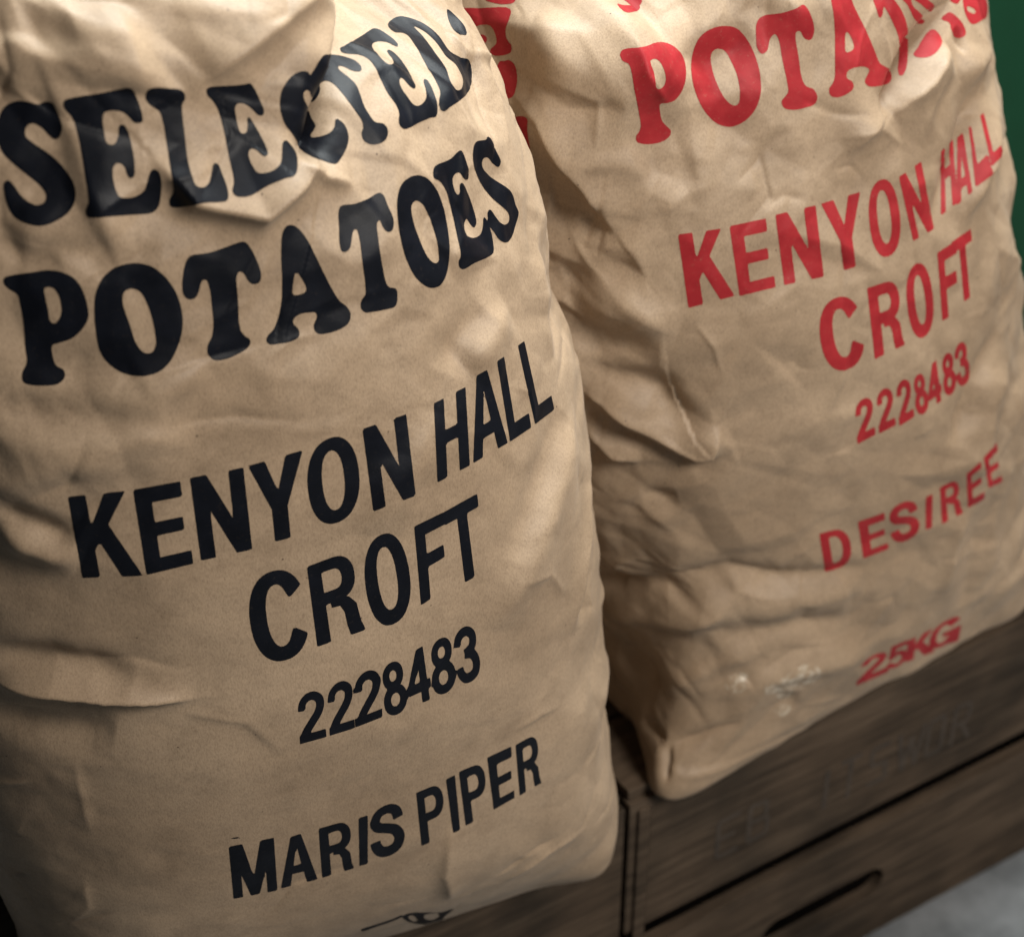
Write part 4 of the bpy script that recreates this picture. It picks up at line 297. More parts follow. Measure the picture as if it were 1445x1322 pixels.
[4804,2675,4826,2674,
4849,2673,4872,2671,4895,2669,4912,2665,4926,2656,4940,2641,4951,2621,4961,2597,4969,2569,4974,2539,4977,2502,4977,2464,4975,2433,4971,2406,4964,2383,4954,2365,4943,2352,4930,2343,4913,2341,4890,2340,4867,2339,4845,2339,4822,2339,4819,2387,4817,2435,4814,2484,4811,2533,4809,2581,4806,2628]],
[[4856,2588,4875,2586,4895,2585,4906,2580,4915,2569,4922,2552,4927,2530,4930,2502,4930,2475,4927,2454,4922,2438,4914,2428,4904,2424,4885,2425,4865,2425,4863,2465,4860,2506,4858,2547]]),([[5025,2149,5050,2152,5075,2155,5074,2202,5073,2250,5070,2300,5067,2350,5065,2397,5064,2444,5062,2491,5060,2538,5059,2583,5057,2630,5055,2677,5024,2680,4995,2682,4998,2633,5001,2586,5003,2539,5005,2492,5008,2444,5011,2395,5014,2345,5018,2295,5021,2245,5023,2197],
[5001,2572,5028,2572,5056,2571,5084,2569,5112,2567,5140,2567,5167,2567,5167,2600,5167,2634,5166,2668,5137,2671,5108,2673,5080,2676,5051,2678,5023,2680,4995,2682,4997,2645,5000,2608],
[5013,2358,5042,2361,5071,2363,5100,2364,5129,2365,5159,2366,5159,2405,5159,2445,5129,2444,5099,2444,5068,2444,5038,2444,5008,2444,5011,2402],
[5025,2149,5055,2153,5085,2156,5115,2160,5145,2163,5175,2165,5175,2203,5175,2241,5144,2238,5114,2234,5083,2232,5052,2229,5022,2226,5023,2188]],
[]),([[5213,2159,5238,2159,5263,2159,5261,2206,5259,2253,5257,2300,5255,2347,5252,2394,5250,2441,5249,2485,5247,2529,5246,2573,5245,2617,5244,2660,5220,2661,5197,2660,5198,2616,5199,2572,5200,2528,5201,2484,5203,2439,5204,2393,5206,2347,5208,2300,5210,2253,5212,2206],
[5197,2660,5228,2661,5260,2660,5292,2659,5310,2655,5324,2646,5337,2631,5348,2611,5357,2586,5362,2557,5365,2522,5365,2486,5362,2458,5355,2433,5346,2413,5335,2397,5321,2388,5302,2386,5269,2388,5236,2389,5204,2388,5203,2434,5201,2480,5200,2526,5199,2571,5198,2615],
[5270,2409,5288,2413,5307,2418,5340,2384,5366,2328,5370,2290,5373,2253,5376,2215,5383,2184,5391,2151,5363,2154,5335,2156,5330,2187,5326,2219,5322,2261,5320,2301,5305,2349,5273,2356,5272,2382]],
[[5246,2590,5267,2589,5289,2588,5298,2585,5306,2577,5312,2564,5316,2547,5318,2525,5317,2503,5314,2486,5309,2474,5302,2466,5293,2463,5271,2464,5249,2464,5248,2506,5247,2548]]),([[3483,2747,3496,2748,3516,2744,3535,2741,3548,2734,3548,2728,3546,2723,3533,2723,3514,2730,3494,2739]],
[])]),('side print',[([[6590,7119,6602,7113,6590,7101,6573,7087,6559,7073,6546,7059,6534,7044,6524,7029,6514,7016,6504,7009,6493,7001,6481,6995,6471,6994,6458,6998,6447,7007,6428,7018,6415,7029,6417,7041,6430,7054,6447,7067,6465,7079,6488,7092,6518,7105,6556,7115]],
[])]),('mark',[([[4430,1140,4436,1160,4452,1167,4474,1167,4495,1164,4521,1148,4552,1115,4584,1080,4618,1044,4655,1005,4697,952,4741,898,4781,857,4817,837,4850,832,4878,825,4896,808,4898,779,4891,739,4886,682,4889,612,4901,547,4913,483,4913,483,4913,483,4913,483,4750,503,4750,503,4750,503,4750,503,4698,577,4644,669,4603,732,4572,785,4539,855,4511,916,4487,973,4468,1023,4449,1071,4436,1111]],
[[4621,975,4629,985,4646,978,4669,957,4691,933,4708,917,4725,899,4743,876,4760,845,4773,815,4788,781,4799,750,4808,724,4813,691,4812,661,4805,639,4795,629,4780,635,4760,654,4738,681,4717,711,4700,737,4684,765,4668,797,4651,842,4639,883,4628,925,4622,956],
[4478,1092,4481,1104,4491,1107,4503,1101,4513,1091,4520,1079,4528,1063,4535,1044,4544,1020,4558,975,4574,926,4592,868,4605,815,4603,800,4589,810,4569,841,4549,880,4527,933,4503,1002,4486,1056]]),([[4125,1158,4136,1171,4160,1169,4191,1159,4220,1155,4252,1156,4270,1157,4287,1158,4321,1160,4352,1163,4374,1171,4396,1182,4414,1188,4426,1180,4429,1173,4431,1164,4433,1156,4433,1149,4426,1134,4410,1124,4388,1116,4366,1109,4336,1101,4319,1099,4301,1097,4284,1097,4266,1096,4233,1094,4206,1088,4178,1082,4153,1084,4136,1102,4132,1115,4128,1131,4126,1146]],
[])])]
# creases of the paper and outlines of the print, in paper coordinates
R_CREASES = [(8.8,40,15,0.12,[192,648,201,644,209,640,216,637,228,637,240,637,252,640,265,643,291,650]),(8.8,30,5.25,0.12,[181,606,188,601,196,596,202,586,208,575,215,564,222,553,227,542,233,531,238,521]),(4.4,14,12,1,[215,636,220,629,226,619]),(-3.3000000000000003,8,8,0.7,[203,598,214,602,225,605,236,607,248,608]),(3.3000000000000003,12,8,0.7,[214,574,229,573,244,571,256,567,268,563]),(7.700000000000001,26,4.5,0.12,[192,395,202,390,212,383,222,376,232,369,245,360,259,350,271,352,283,372]),(-6.6000000000000005,14,16,1,[192,414,206,412,219,409,232,405,245,401,251,389,256,376,262,363]),(4.4,10,6,0.12,[184,370,193,359,202,347,221,343]),(-4.4,16,16,1,[180,442,195,442,210,440,223,438,238,435,253,432]),(-3.3000000000000003,12,12,1,[193,486,210,489,227,490,239,492,252,493]),(4.4,14,12,0.8,[198,464,210,465,223,465,235,464,246,460,257,455,268,449]),(-2.75,6,6,0.6,[213,311,224,311,240,312]),(-6.6000000000000005,9,9,0.6,[138,192,165,205,187,212,206,215,218,209,230,202]),(-5.5,9,12,0.7,[205,224,220,228,235,231,249,233,262,234,280,226,298,217,314,216,332,214,349,211,368,207]),(5.5,16,8,0.6,[122,146,152,165,175,176,194,182,211,186,238,198,259,212]),(4.4,16,12,0.8,[256,187,273,190,290,192,308,193,326,192,345,190,364,187]),(-4.4,10,12,0.8,[216,176,234,175,251,173,269,169,286,168,303,166,320,163,338,159,358,153]),(4.4,14,12,0.8,[227,147,243,150,260,152,277,153,291,152,306,150,322,147,339,143,356,137]),(-4.4,10,12,0.8,[218,133,234,139,249,143,265,146,282,148,298,147,315,146,332,144,351,140,371,135]),(4.4,14,10,0.8,[224,119,239,122,255,124,270,124,287,123,306,122,326,120,347,115,371,110]),(-5.5,9,9,0.6,[133,118,151,117,167,114,182,111]),(4.4,10,10,0.6,[182,110,197,122,212,132,226,140,244,146,262,150]),(-5.5,4.5,6,0.12,[167,73,197,77]),(-4.4,4.5,8,0.12,[198,76,212,82,224,84,235,87,246,89]),(-5.5,3,4,0.12,[199,76,205,67,211,57]),(-12.100000000000001,4.5,8,0.12,[457,569,479,585,492,592,507,599,523,605,541,611,561,616]),(9.9,6.75,16,0.12,[465,564,481,571,498,577,517,587,539,595]),(6.6000000000000005,16,12,0.6,[539,571,563,571,603,572]),(-4.4,3,4,0.12,[557,599,550,582]),(3.3000000000000003,12,6.75,0.12,[418,549,431,554,444,560,458,566]),(-6.6000000000000005,9,9,0.7,[578,558,565,549,553,540,542,530,528,517,514,504,502,494,491,484,481,473]),(5.5,9,9,0.7,[593,530,577,520,563,509,551,498,537,487,523,476,511,464]),(3.3000000000000003,8,8,0.7,[536,587,519,576,504,565,491,553,480,540]),(5.5,12,14,0.7,[569,343,549,334,533,323,518,310,510,294,503,277,496,259,489,241,482,222]),(-4.4,10,10,1,[545,365,529,356,515,346,502,335,493,319,483,303,475,287]),(4.4,9,8,0.6,[472,219,465,200,457,180,450,159,444,138]),(-4.4,14,14,1,[496,187,489,167,483,146,478,124,477,100]),(-3.3000000000000003,12,12,1,[297,635,311,630,326,624,348,628,368,633]),(4.4,18,14,0.8,[381,647,394,642,410,641,426,640,443,639]),(2.75,5.25,7,0.12,[269,640,265,625,281,608])]
R_LINES = [('POTATOES',[([[2549,6322,2554,6325,2560,6328,2566,6331,2574,6333,2597,6337,2612,6338,2627,6339,2643,6339,2659,6340,2675,6342,2694,6347,2725,6356,2754,6364,2784,6373,2817,6382,2851,6394,2889,6406,2921,6414,2942,6414,2958,6411,2972,6405,2985,6398,2998,6390,3012,6380,3027,6369,3042,6356,3057,6340,3068,6320,3069,6298,3063,6275,3055,6254,3044,6233,3029,6214,3015,6195,3001,6177,2987,6161,2972,6146,2958,6131,2945,6116,2932,6103,2918,6089,2902,6078,2886,6070,2871,6066,2854,6063,2838,6062,2822,6061,2806,6061,2787,6064,2769,6067,2760,6064,2759,6056,2762,6045,2766,6033,2770,6021,2777,5999,2784,5973,2792,5948,2802,5927,2810,5914,2821,5903,2830,5893,2840,5884,2849,5875,2858,5867,2866,5859,2870,5851,2871,5844,2869,5836,2866,5829,2861,5823,2851,5815,2838,5807,2823,5799,2808,5793,2792,5788,2774,5784,2756,5782,2738,5780,2716,5780,2693,5782,2671,5786,2650,5790,2636,5795,2621,5800,2609,5806,2600,5813,2595,5822,2592,5831,2591,5842,2592,5851,2597,5860,2606,5868,2614,5876,2620,5885,2623,5894,2625,5903,2625,5913,2624,5924,2620,5945,2613,5968,2604,5995,2592,6025,2583,6049,2574,6073,2563,6100,2556,6123,2552,6143,2549,6161,2548,6177,2548,6192,2550,6213,2553,6232,2558,6249,2561,6262,2563,6270,2566,6277,2567,6283,2566,6288,2561,6291,2553,6293,2546,6294,2540,6296,2538,6298,2536,6301,2535,6304,2535,6307,2537,6311,2540,6315,2544,6318]],
[[2691,6301,2699,6306,2711,6310,2723,6313,2733,6315,2741,6315,2749,6314,2755,6312,2761,6309,2767,6303,2772,6295,2775,6286,2778,6277,2780,6268,2782,6259,2783,6249,2783,6239,2782,6230,2779,6221,2776,6213,2769,6205,2761,6200,2750,6196,2737,6194,2723,6193,2713,6193,2702,6193,2696,6193,2689,6196,2684,6201,2682,6208,2682,6216,2682,6223,2684,6234,2687,6245,2691,6256,2693,6267,2690,6277,2687,6286,2685,6294]]),([[3453,6424,3479,6420,3505,6415,3530,6408,3551,6398,3571,6384,3587,6366,3602,6347,3613,6326,3623,6300,3627,6286,3629,6272,3631,6257,3632,6243,3632,6228,3633,6214,3632,6198,3631,6183,3630,6167,3629,6151,3627,6135,3625,6119,3622,6104,3620,6088,3613,6061,3605,6035,3594,6010,3581,5985,3567,5960,3550,5936,3532,5913,3513,5893,3494,5876,3474,5861,3453,5848,3431,5837,3408,5828,3383,5821,3357,5817,3331,5817,3305,5822,3280,5830,3255,5841,3232,5854,3207,5873,3182,5897,3159,5922,3140,5948,3121,5978,3113,5994,3106,6009,3102,6025,3097,6040,3094,6055,3090,6071,3087,6086,3084,6102,3082,6119,3081,6135,3082,6151,3084,6167,3097,6197,3115,6224,3138,6251,3158,6280,3173,6309,3185,6337,3191,6350,3196,6362,3211,6382,3230,6397,3251,6407,3274,6414,3302,6420,3332,6424,3362,6427,3393,6428,3423,6427]],
[[3382,6305,3396,6303,3412,6299,3427,6292,3440,6284,3452,6268,3458,6248,3460,6226,3461,6204,3461,6182,3459,6160,3457,6137,3454,6114,3451,6092,3447,6069,3442,6047,3436,6026,3431,6006,3426,5985,3419,5967,3410,5955,3402,5951,3393,5949,3384,5949,3374,5950,3361,5957,3348,5967,3335,5981,3323,5995,3309,6019,3300,6046,3294,6074,3292,6101,3292,6127,3296,6152,3304,6177,3314,6201,3322,6224,3327,6248,3332,6269,3339,6286,3347,6294,3357,6300,3369,6304]]),([[3777,6434,3804,6437,3831,6436,3858,6434,3886,6433,3911,6435,3936,6437,3961,6440,3985,6443,4004,6447,4023,6452,4042,6455,4058,6455,4069,6451,4077,6444,4083,6436,4089,6427,4097,6407,4104,6383,4112,6356,4118,6333,4120,6318,4121,6304,4121,6291,4117,6279,4111,6266,4102,6254,4092,6244,4080,6239,4069,6240,4056,6244,4043,6250,4032,6257,4023,6269,4016,6284,4009,6299,4000,6308,3993,6310,3984,6311,3976,6310,3970,6308,3965,6302,3963,6293,3961,6282,3960,6270,3957,6247,3956,6219,3955,6190,3954,6161,3952,6145,3950,6128,3948,6111,3946,6094,3944,6078,3942,6062,3942,6033,3944,6016,3948,6000,3953,5986,3962,5973,3975,5965,3990,5958,4005,5952,4017,5944,4024,5933,4030,5920,4033,5906,4034,5893,4031,5881,4027,5869,4020,5858,4010,5850,3994,5845,3972,5843,3948,5844,3926,5844,3898,5844,3868,5844,3840,5846,3815,5850,3795,5855,3775,5861,3758,5869,3745,5878,3738,5888,3734,5900,3734,5912,3737,5921,3743,5928,3753,5933,3764,5937,3774,5943,3782,5948,3790,5952,3798,5958,3804,5965,3809,5980,3810,5998,3810,6018,3810,6039,3812,6068,3812,6084,3813,6100,
3815,6117,3816,6133,3818,6149,3820,6165,3823,6182,3826,6199,3829,6216,3832,6233,3834,6249,3836,6265,3835,6290,3832,6301,3828,6310,3824,6317,3818,6320,3810,6319,3801,6314,3791,6307,3782,6299,3770,6284,3758,6266,3746,6248,3731,6234,3719,6228,3706,6223,3693,6220,3684,6220,3676,6225,3670,6233,3666,6243,3664,6254,3664,6271,3669,6291,3675,6312,3682,6333,3688,6353,3696,6373,3706,6392,3719,6407,3731,6416,3745,6424,3760,6430]],
[]),([[4342,6466,4372,6477,4413,6486,4450,6490,4475,6490,4495,6482,4513,6468,4528,6450,4541,6433,4550,6413,4555,6392,4558,6369,4563,6345,4569,6329,4575,6312,4581,6295,4586,6277,4591,6259,4595,6242,4597,6224,4599,6207,4607,6188,4613,6170,4616,6152,4619,6134,4623,6117,4628,6099,4634,6082,4640,6065,4650,6039,4657,6013,4664,5990,4675,5971,4690,5958,4709,5948,4731,5937,4753,5924,4902,5879,4893,5868,4883,5857,4871,5847,4858,5836,4841,5826,4824,5817,4808,5811,4792,5806,4776,5804,4648,5832,4605,5840,4574,5844,4545,5849,4519,5855,4499,5863,4487,5871,4478,5881,4471,5890,4470,5899,4474,5907,4485,5915,4497,5922,4509,5929,4520,5937,4533,5945,4542,5952,4545,5960,4539,5968,4526,5976,4510,5984,4492,5991,4469,5997,4442,6001,4409,6006,4388,6007,4369,6007,4349,6006,4331,6003,4317,5998,4308,5991,4302,5981,4298,5970,4298,5961,4305,5952,4316,5944,4328,5937,4336,5928,4340,5919,4344,5908,4344,5898,4340,5889,4328,5881,4312,5874,4293,5869,4275,5864,4253,5860,4230,5857,4206,5856,4186,5858,4172,5861,4158,5865,4146,5871,4137,5879,4132,5888,4129,5900,4130,5911,4133,5922,4140,5930,4151,5937,4164,5944,4175,5951,4184,5960,4192,5970,4199,5980,4206,5992,4215,6013,4222,6037,4229,6063,4236,6090,4243,6106,4249,6123,4257,6141,4265,6158,4273,6176,4280,6193,4286,6211,4291,6228,4295,6244,4298,6260,4300,6276,4300,6292,4301,6308,4302,6324,4302,6339,4303,6354,4303,6370,4304,6385,4306,6401,4308,6417,4319,6445]],
[[4407,6229,4413,6228,4420,6223,4426,6218,4431,6211,4437,6197,4441,6178,4442,6159,4440,6144,4438,6136,4435,6129,4431,6123,4424,6119,4407,6113,4383,6110,4360,6109,4347,6111,4343,6119,4346,6132,4353,6146,4360,6159,4372,6179,4385,6201,4396,6221]]),([[4801,6388,4826,6397,4857,6401,4887,6400,4910,6395,4923,6385,4931,6370,4937,6352,4946,6335,4961,6315,4981,6292,5001,6270,5019,6247,5033,6226,5046,6205,5056,6184,5062,6164,5066,6145,5071,6127,5076,6107,5093,6083,5234,6025,5210,6011,5185,5998,5159,5984,5133,5970,5110,5957,5087,5944,5051,5922,5016,5900,4985,5880,4959,5863,4940,5852,4922,5842,4906,5835,4898,5833,4898,5837,4903,5843,4911,5852,4920,5862,4939,5878,4966,5897,4998,5917,5032,5937,5073,5961,5095,5974,5118,5987,4929,6040,4930,6056,4932,6086,4928,6109,4921,6132,4911,6155,4900,6178,4887,6202,4876,6227,4869,6250,4863,6269,4860,6281,4857,6292,4853,6300,4848,6304,4839,6297,4828,6281,4817,6262,4804,6251,4796,6248,4788,6246,4780,6245,4774,6246,4768,6254,4765,6268,4764,6284,4766,6300,4771,6322,4779,6347,4786,6371]],
[]),([[5052,6324,5055,6312,5076,6292,5102,6268,5123,6246,5133,6226,5140,6207,5147,6188,5159,6169,5177,6150,5204,6129,5389,6082,5387,6075,5390,6072,5397,6072,5405,6073,5413,6077,5424,6085,5436,6097,5305,6138,5260,6161,5234,6180,5209,6199,5188,6216,5173,6234,5166,6252,5163,6271,5159,6289,5149,6303,5127,6312,5097,6320,5069,6325],
[5166,6299,5173,6288,5197,6268,5231,6245,5262,6223,5288,6203,5322,6179,5487,6134,5497,6126,5506,6128,5518,6134,5516,6146,5480,6163,5439,6182,5403,6201,5373,6219,5351,6234,5338,6245,5327,6255,5314,6265,5298,6273,5261,6285,5218,6295,5183,6300],
[5093,5930,5088,5924,5090,5918,5096,5913,5102,5909,5111,5906,5121,5905,5134,5904,5149,5906,5169,5910,5194,5915,5222,5921,5249,5929,5274,5935,5302,5942,5333,5949,5365,5955,5391,5963,5398,5975,5402,5987,5405,5998,5406,6008,5407,6017,5406,6025,5401,6030,5390,6030,5371,6026,5348,6020,5321,6013,5288,6003,5252,5990,5215,5977,5181,5964,5154,5955,5128,5946,5106,5938]],
[]),([[5498,6068,5499,6061,5509,6053,5522,6044,5529,6034,5528,6022,5521,6009,5510,5996,5507,5982,5512,5966,5552,5942,5555,5927,5557,5918,5563,5915,5575,5914,5591,5916,5608,5921,5621,5932,5629,5949,5633,5969,5633,5988,5628,6009,
5619,6031,5610,6051,5600,6068,5595,6076,5590,6084,5585,6089,5578,6093,5571,6094,5563,6092,5554,6090,5545,6087,5533,6084,5519,6079,5506,6074],
[5811,6129,5767,6118,5732,6094,5722,6078,5712,6063,5706,6034,5703,6012,5705,5991,5711,5972,5725,5958,5752,5949,5799,5942,5853,5936,5914,5927,6132,5869,6163,5863,6227,5848,6320,5826,6358,5842,6364,5860,6395,5870,6387,5893,6381,5915,6310,5969,6223,6015,6087,6060,6050,6076,5977,6096,5907,6115],
[5622,6185,5619,6179,5621,6170,5623,6160,5628,6150,5633,6141,5644,6131,5658,6123,5674,6118,5697,6120,5727,6127,5754,6135,5764,6144,5742,6156,5693,6172,5646,6184]],
[[5775,6070,5800,6061,5833,6044,5861,6024,5872,6010,5868,6005,5858,6001,5845,5999,5833,5999,5811,6006,5783,6021,5757,6037,5746,6049,5747,6057,5753,6064,5763,6068]])]),('KENYON HALL',[([[2787,4671,2814,4675,2841,4679,2868,4682,2895,4686,2895,4722,2895,4758,2895,4795,2896,4830,2897,4863,2898,4896,2899,4928,2900,4961,2901,4994,2902,5026,2902,5060,2902,5093,2902,5126,2903,5159,2904,5190,2870,5190,2836,5190,2803,5188,2802,5154,2802,5120,2801,5085,2801,5051,2800,5017,2799,4983,2798,4949,2797,4915,2796,4881,2794,4846,2793,4812,2791,4778,2790,4742,2788,4706],
[2881,4968,2897,4997,2912,5025,2927,5054,2942,5082,2957,5111,2972,5138,2988,5166,3004,5193,3039,5193,3074,5193,3109,5193,3092,5165,3074,5138,3056,5111,3038,5084,3020,5056,3002,5029,2984,5002,2966,4975,2948,4947,2930,4919,2912,4891,2894,4862,2877,4833,2878,4868,2879,4901,2880,4935],
[2916,4953,2933,4976,2950,4999,2968,5021,2985,5044,2997,5016,3010,4987,3022,4959,3034,4931,3046,4902,3060,4871,3075,4839,3090,4806,3104,4774,3118,4742,3130,4712,3103,4709,3076,4707,3049,4704,3022,4701,3009,4733,2994,4767,2979,4802,2965,4836,2952,4867,2940,4896,2928,4924]],
[]),([[3163,4704,3192,4708,3220,4713,3248,4717,3252,4749,3254,4781,3257,4813,3259,4845,3261,4878,3261,4911,3262,4945,3262,4979,3262,5012,3263,5044,3264,5077,3265,5108,3268,5138,3270,5169,3271,5201,3238,5201,3205,5201,3173,5200,3172,5169,3171,5137,3170,5106,3168,5075,3167,5043,3166,5010,3166,4978,3166,4944,3166,4910,3166,4875,3166,4841,3166,4806,3166,4772,3165,4738],
[3170,5112,3204,5113,3239,5114,3273,5115,3307,5116,3340,5117,3374,5118,3408,5119,3442,5120,3443,5149,3445,5178,3448,5206,3415,5205,3382,5203,3351,5200,3316,5199,3279,5200,3243,5201,3208,5201,3173,5200,3172,5171,3171,5141],
[3166,4920,3203,4920,3241,4920,3276,4923,3311,4925,3348,4927,3385,4927,3423,4927,3424,4953,3426,4978,3427,5004,3390,5004,3352,5003,3315,5003,3278,5002,3241,5001,3203,5001,3166,5000,3166,4974,3166,4947],
[3163,4704,3195,4709,3227,4714,3259,4718,3292,4721,3326,4723,3361,4724,3397,4723,3433,4723,3436,4749,3440,4774,3443,4800,3407,4800,3370,4801,3335,4800,3300,4799,3266,4796,3234,4793,3200,4790,3166,4788,3166,4759,3165,4732]],
[]),([[3498,4725,3526,4726,3555,4726,3583,4726,3590,4757,3596,4786,3601,4818,3605,4850,3606,4884,3606,4919,3604,4955,3602,4991,3600,5027,3598,5062,3599,5095,3602,5126,3607,5156,3612,5186,3616,5216,3585,5217,3554,5217,3523,5217,3521,5186,3518,5155,3516,5123,3514,5091,3513,5059,3515,5024,3516,4989,3516,4955,3516,4920,3516,4886,3515,4852,3513,4819,3510,4786,3504,4756],
[3718,4717,3750,4715,3781,4713,3813,4711,3818,4744,3822,4777,3827,4809,3829,4844,3826,4881,3822,4919,3818,4957,3821,4990,3826,5021,3833,5052,3839,5082,3846,5112,3852,5143,3856,5174,3857,5207,3819,5212,3781,5216,3747,5218,3744,5186,3743,5153,3743,5119,3740,5088,3735,5057,3730,5026,3730,4992,3733,4955,3735,4918,3737,4882,3737,4847,3733,4814,3727,4783,3723,4750],
[3523,5217,3555,5217,3587,5217,3619,5216,3629,5186,3639,5155,3649,5124,3664,5091,3676,5058,3689,5025,3705,4989,3722,4953,3738,4917,3754,4881,3769,4845,3780,4812,3791,4778,3802,4744,3813,4711,3780,4713,3748,4715,3715,4718,3704,4751,3694,4783,3685,4815,3675,4847,3662,4881,3646,4917,3629,4954,3613,4990,3596,5025,3581,5060,3567,5093,3557,5124,3547,5155,3535,5186]],
[]),([[3908,5204,3946,5203,3983,5203,4019,5202,4025,5172,4031,5142,4037,5112,4043,5082,4049,5051,4055,5021,4071,5045,4088,5070,4104,5094,4120,5119,4136,5143,4151,5168,
4166,5193,4202,5193,4236,5193,4269,5194,4253,5166,4238,5139,4221,5111,4204,5083,4188,5056,4171,5029,4152,5002,4133,4976,4114,4950,4096,4924,4089,4892,4080,4861,4075,4829,4077,4791,4083,4750,4089,4710,4056,4708,4024,4707,3995,4703,4001,4736,3999,4775,3994,4815,3989,4855,3985,4894,3987,4929,3977,4960,3967,4992,3959,5023,3951,5053,3943,5083,3936,5113,3928,5142,3920,5173]],
[]),([[4540,5011,4540,5039,4539,5068,4536,5091,4533,5114,4529,5133,4526,5152,4516,5183,4503,5209,4488,5227,4471,5239,4452,5244,4430,5241,4408,5232,4389,5218,4370,5199,4352,5176,4334,5147,4325,5131,4317,5114,4310,5095,4302,5076,4297,5055,4291,5033,4285,5006,4280,4980,4277,4952,4275,4923,4275,4899,4274,4876,4274,4855,4275,4833,4279,4814,4282,4795,4291,4764,4304,4739,4322,4720,4345,4709,4378,4704,4411,4708,4440,4721,4467,4741,4480,4755,4493,4769,4503,4787,4513,4805,4520,4826,4527,4848,4531,4873,4533,4898,4535,4925,4537,4951,4538,4981]],
[[4463,5002,4466,5024,4468,5047,4468,5065,4468,5083,4464,5113,4459,5137,4452,5155,4443,5166,4433,5170,4420,5167,4409,5159,4398,5144,4387,5124,4377,5099,4369,5068,4364,5050,4359,5033,4355,5011,4351,4989,4348,4966,4347,4943,4347,4923,4347,4903,4350,4868,4356,4839,4364,4816,4373,4801,4385,4794,4403,4794,4418,4803,4431,4820,4441,4845,4448,4877,4450,4896,4452,4915,4454,4935,4457,4956,4459,4979]]),([[4623,4743,4652,4747,4681,4751,4678,4788,4677,4823,4676,4858,4671,4895,4668,4931,4663,4967,4659,5003,4652,5040,4645,5076,4639,5113,4635,5147,4636,5180,4637,5212,4639,5244,4604,5239,4575,5231,4576,5198,4578,5165,4581,5131,4584,5097,4590,5062,4595,5027,4599,4992,4602,4957,4605,4922,4610,4886,4616,4849,4620,4813,4621,4779],
[4771,4761,4810,4760,4855,4757,4871,4786,4885,4816,4894,4848,4886,4888,4854,4939,4837,4983,4826,5024,4813,5065,4796,5108,4793,5144,4799,5176,4809,5206,4817,5238,4819,5271,4783,5265,4747,5259,4743,5227,4735,5196,4727,5166,4722,5134,4728,5097,4741,5057,4751,5018,4757,4980,4766,4941,4773,4902,4777,4865,4776,4830,4772,4796],
[4575,5231,4605,5239,4641,5245,4653,5211,4661,5178,4669,5146,4682,5110,4703,5072,4726,5031,4744,4993,4765,4953,4790,4911,4814,4869,4837,4827,4851,4790,4855,4757,4809,4760,4768,4761,4754,4798,4743,4833,4730,4869,4714,4907,4695,4945,4678,4983,4661,5020,4642,5058,4625,5095,4609,5130,4597,5164,4586,5198]],
[]),([[4987,4810,5017,4816,5044,4822,5061,4853,5080,4883,5100,4912,5122,4941,5143,4970,5163,5000,5182,5030,5198,5061,5210,5094,5211,5131,5159,5188,5126,5237,5111,5278,5087,5273,5064,5267,5066,5230,5091,5183,5115,5137,5169,5078,5159,5044,5140,5014,5118,4984,5096,4955,5073,4926,5052,4897,5030,4868,5008,4839],
[5109,4841,5136,4849,5163,4857,5177,4888,5194,4918,5210,4948,5224,4979,5238,5010,5253,5041,5268,5072,5284,5102,5301,5132,5317,5162,5333,5193,5355,5221,5380,5248,5220,5290,5174,5291,5232,5235,5280,5181,5273,5146,5259,5115,5243,5084,5228,5053,5213,5022,5197,4991,5179,4961,5161,4931,5142,4902,5124,4872],
[5159,5011,5186,5022,5211,5035,5236,5047,5247,5069,5258,5091,5269,5113,5243,5102,5218,5090,5194,5078,5185,5054,5173,5032]],
[]),([[5147,4840,5163,4871,5182,4900,5201,4930,5219,4960,5235,4991,5252,5021,5269,5052,5288,5081,5307,5111,5326,5141,5345,5170,5367,5199,5394,5226,5424,5251,5456,5258,5487,5265,5460,5240,5435,5215,5413,5190,5396,5162,5384,5133,5372,5103,5360,5074,5348,5045,5336,5015,5324,4986,5312,4957,5299,4928,5287,4898,5269,4890,5251,4881,5260,4906,5269,4930,5279,4954,5256,4945,5233,4935,5219,4908,5204,4882,5190,4855,5169,4847]],
[[5268,4998,5301,5011,5313,5038,5325,5066,5337,5093,5349,5121,5362,5149,5375,5176,5356,5147,5339,5117,5321,5087,5303,5058,5285,5028]]),([[5320,4921,5342,4928,5363,4935,5375,4965,5387,4994,5400,5024,5413,5053,5426,5082,5438,5112,5449,5142,5463,5171,5483,5197,5509,5222,5535,5246,5559,5272,5583,5298,5549,5282,5524,5257,5497,5232,5469,5208,5445,5182,5428,5155,5415,5125,5403,5096,5389,5066,5375,5037,5361,5008,5348,4979,5334,4950],
[5320,4921,5350,4931,5380,4941,5410,4951,5441,4961,5473,4969,5476,4998,5484,5024,5493,5050,5502,5076,5511,5102,5484,5090,5457,5078,5430,5065,5403,5053,
5376,5040,5362,5010,5348,4980,5335,4950]],
[]),([[5488,5019,5506,5028,5524,5036,5536,5065,5549,5094,5563,5122,5577,5150,5597,5177,5618,5203,5641,5228,5666,5253,5694,5277,5727,5299,5747,5326,5701,5317,5669,5294,5640,5270,5616,5245,5594,5219,5573,5192,5553,5166,5537,5137,5524,5108,5512,5078,5500,5049],
[5488,5019,5515,5032,5545,5043,5585,5050,6292,4777,5632,5089,5638,5122,5602,5114,5571,5104,5541,5094,5514,5082,5505,5061,5496,5040]],
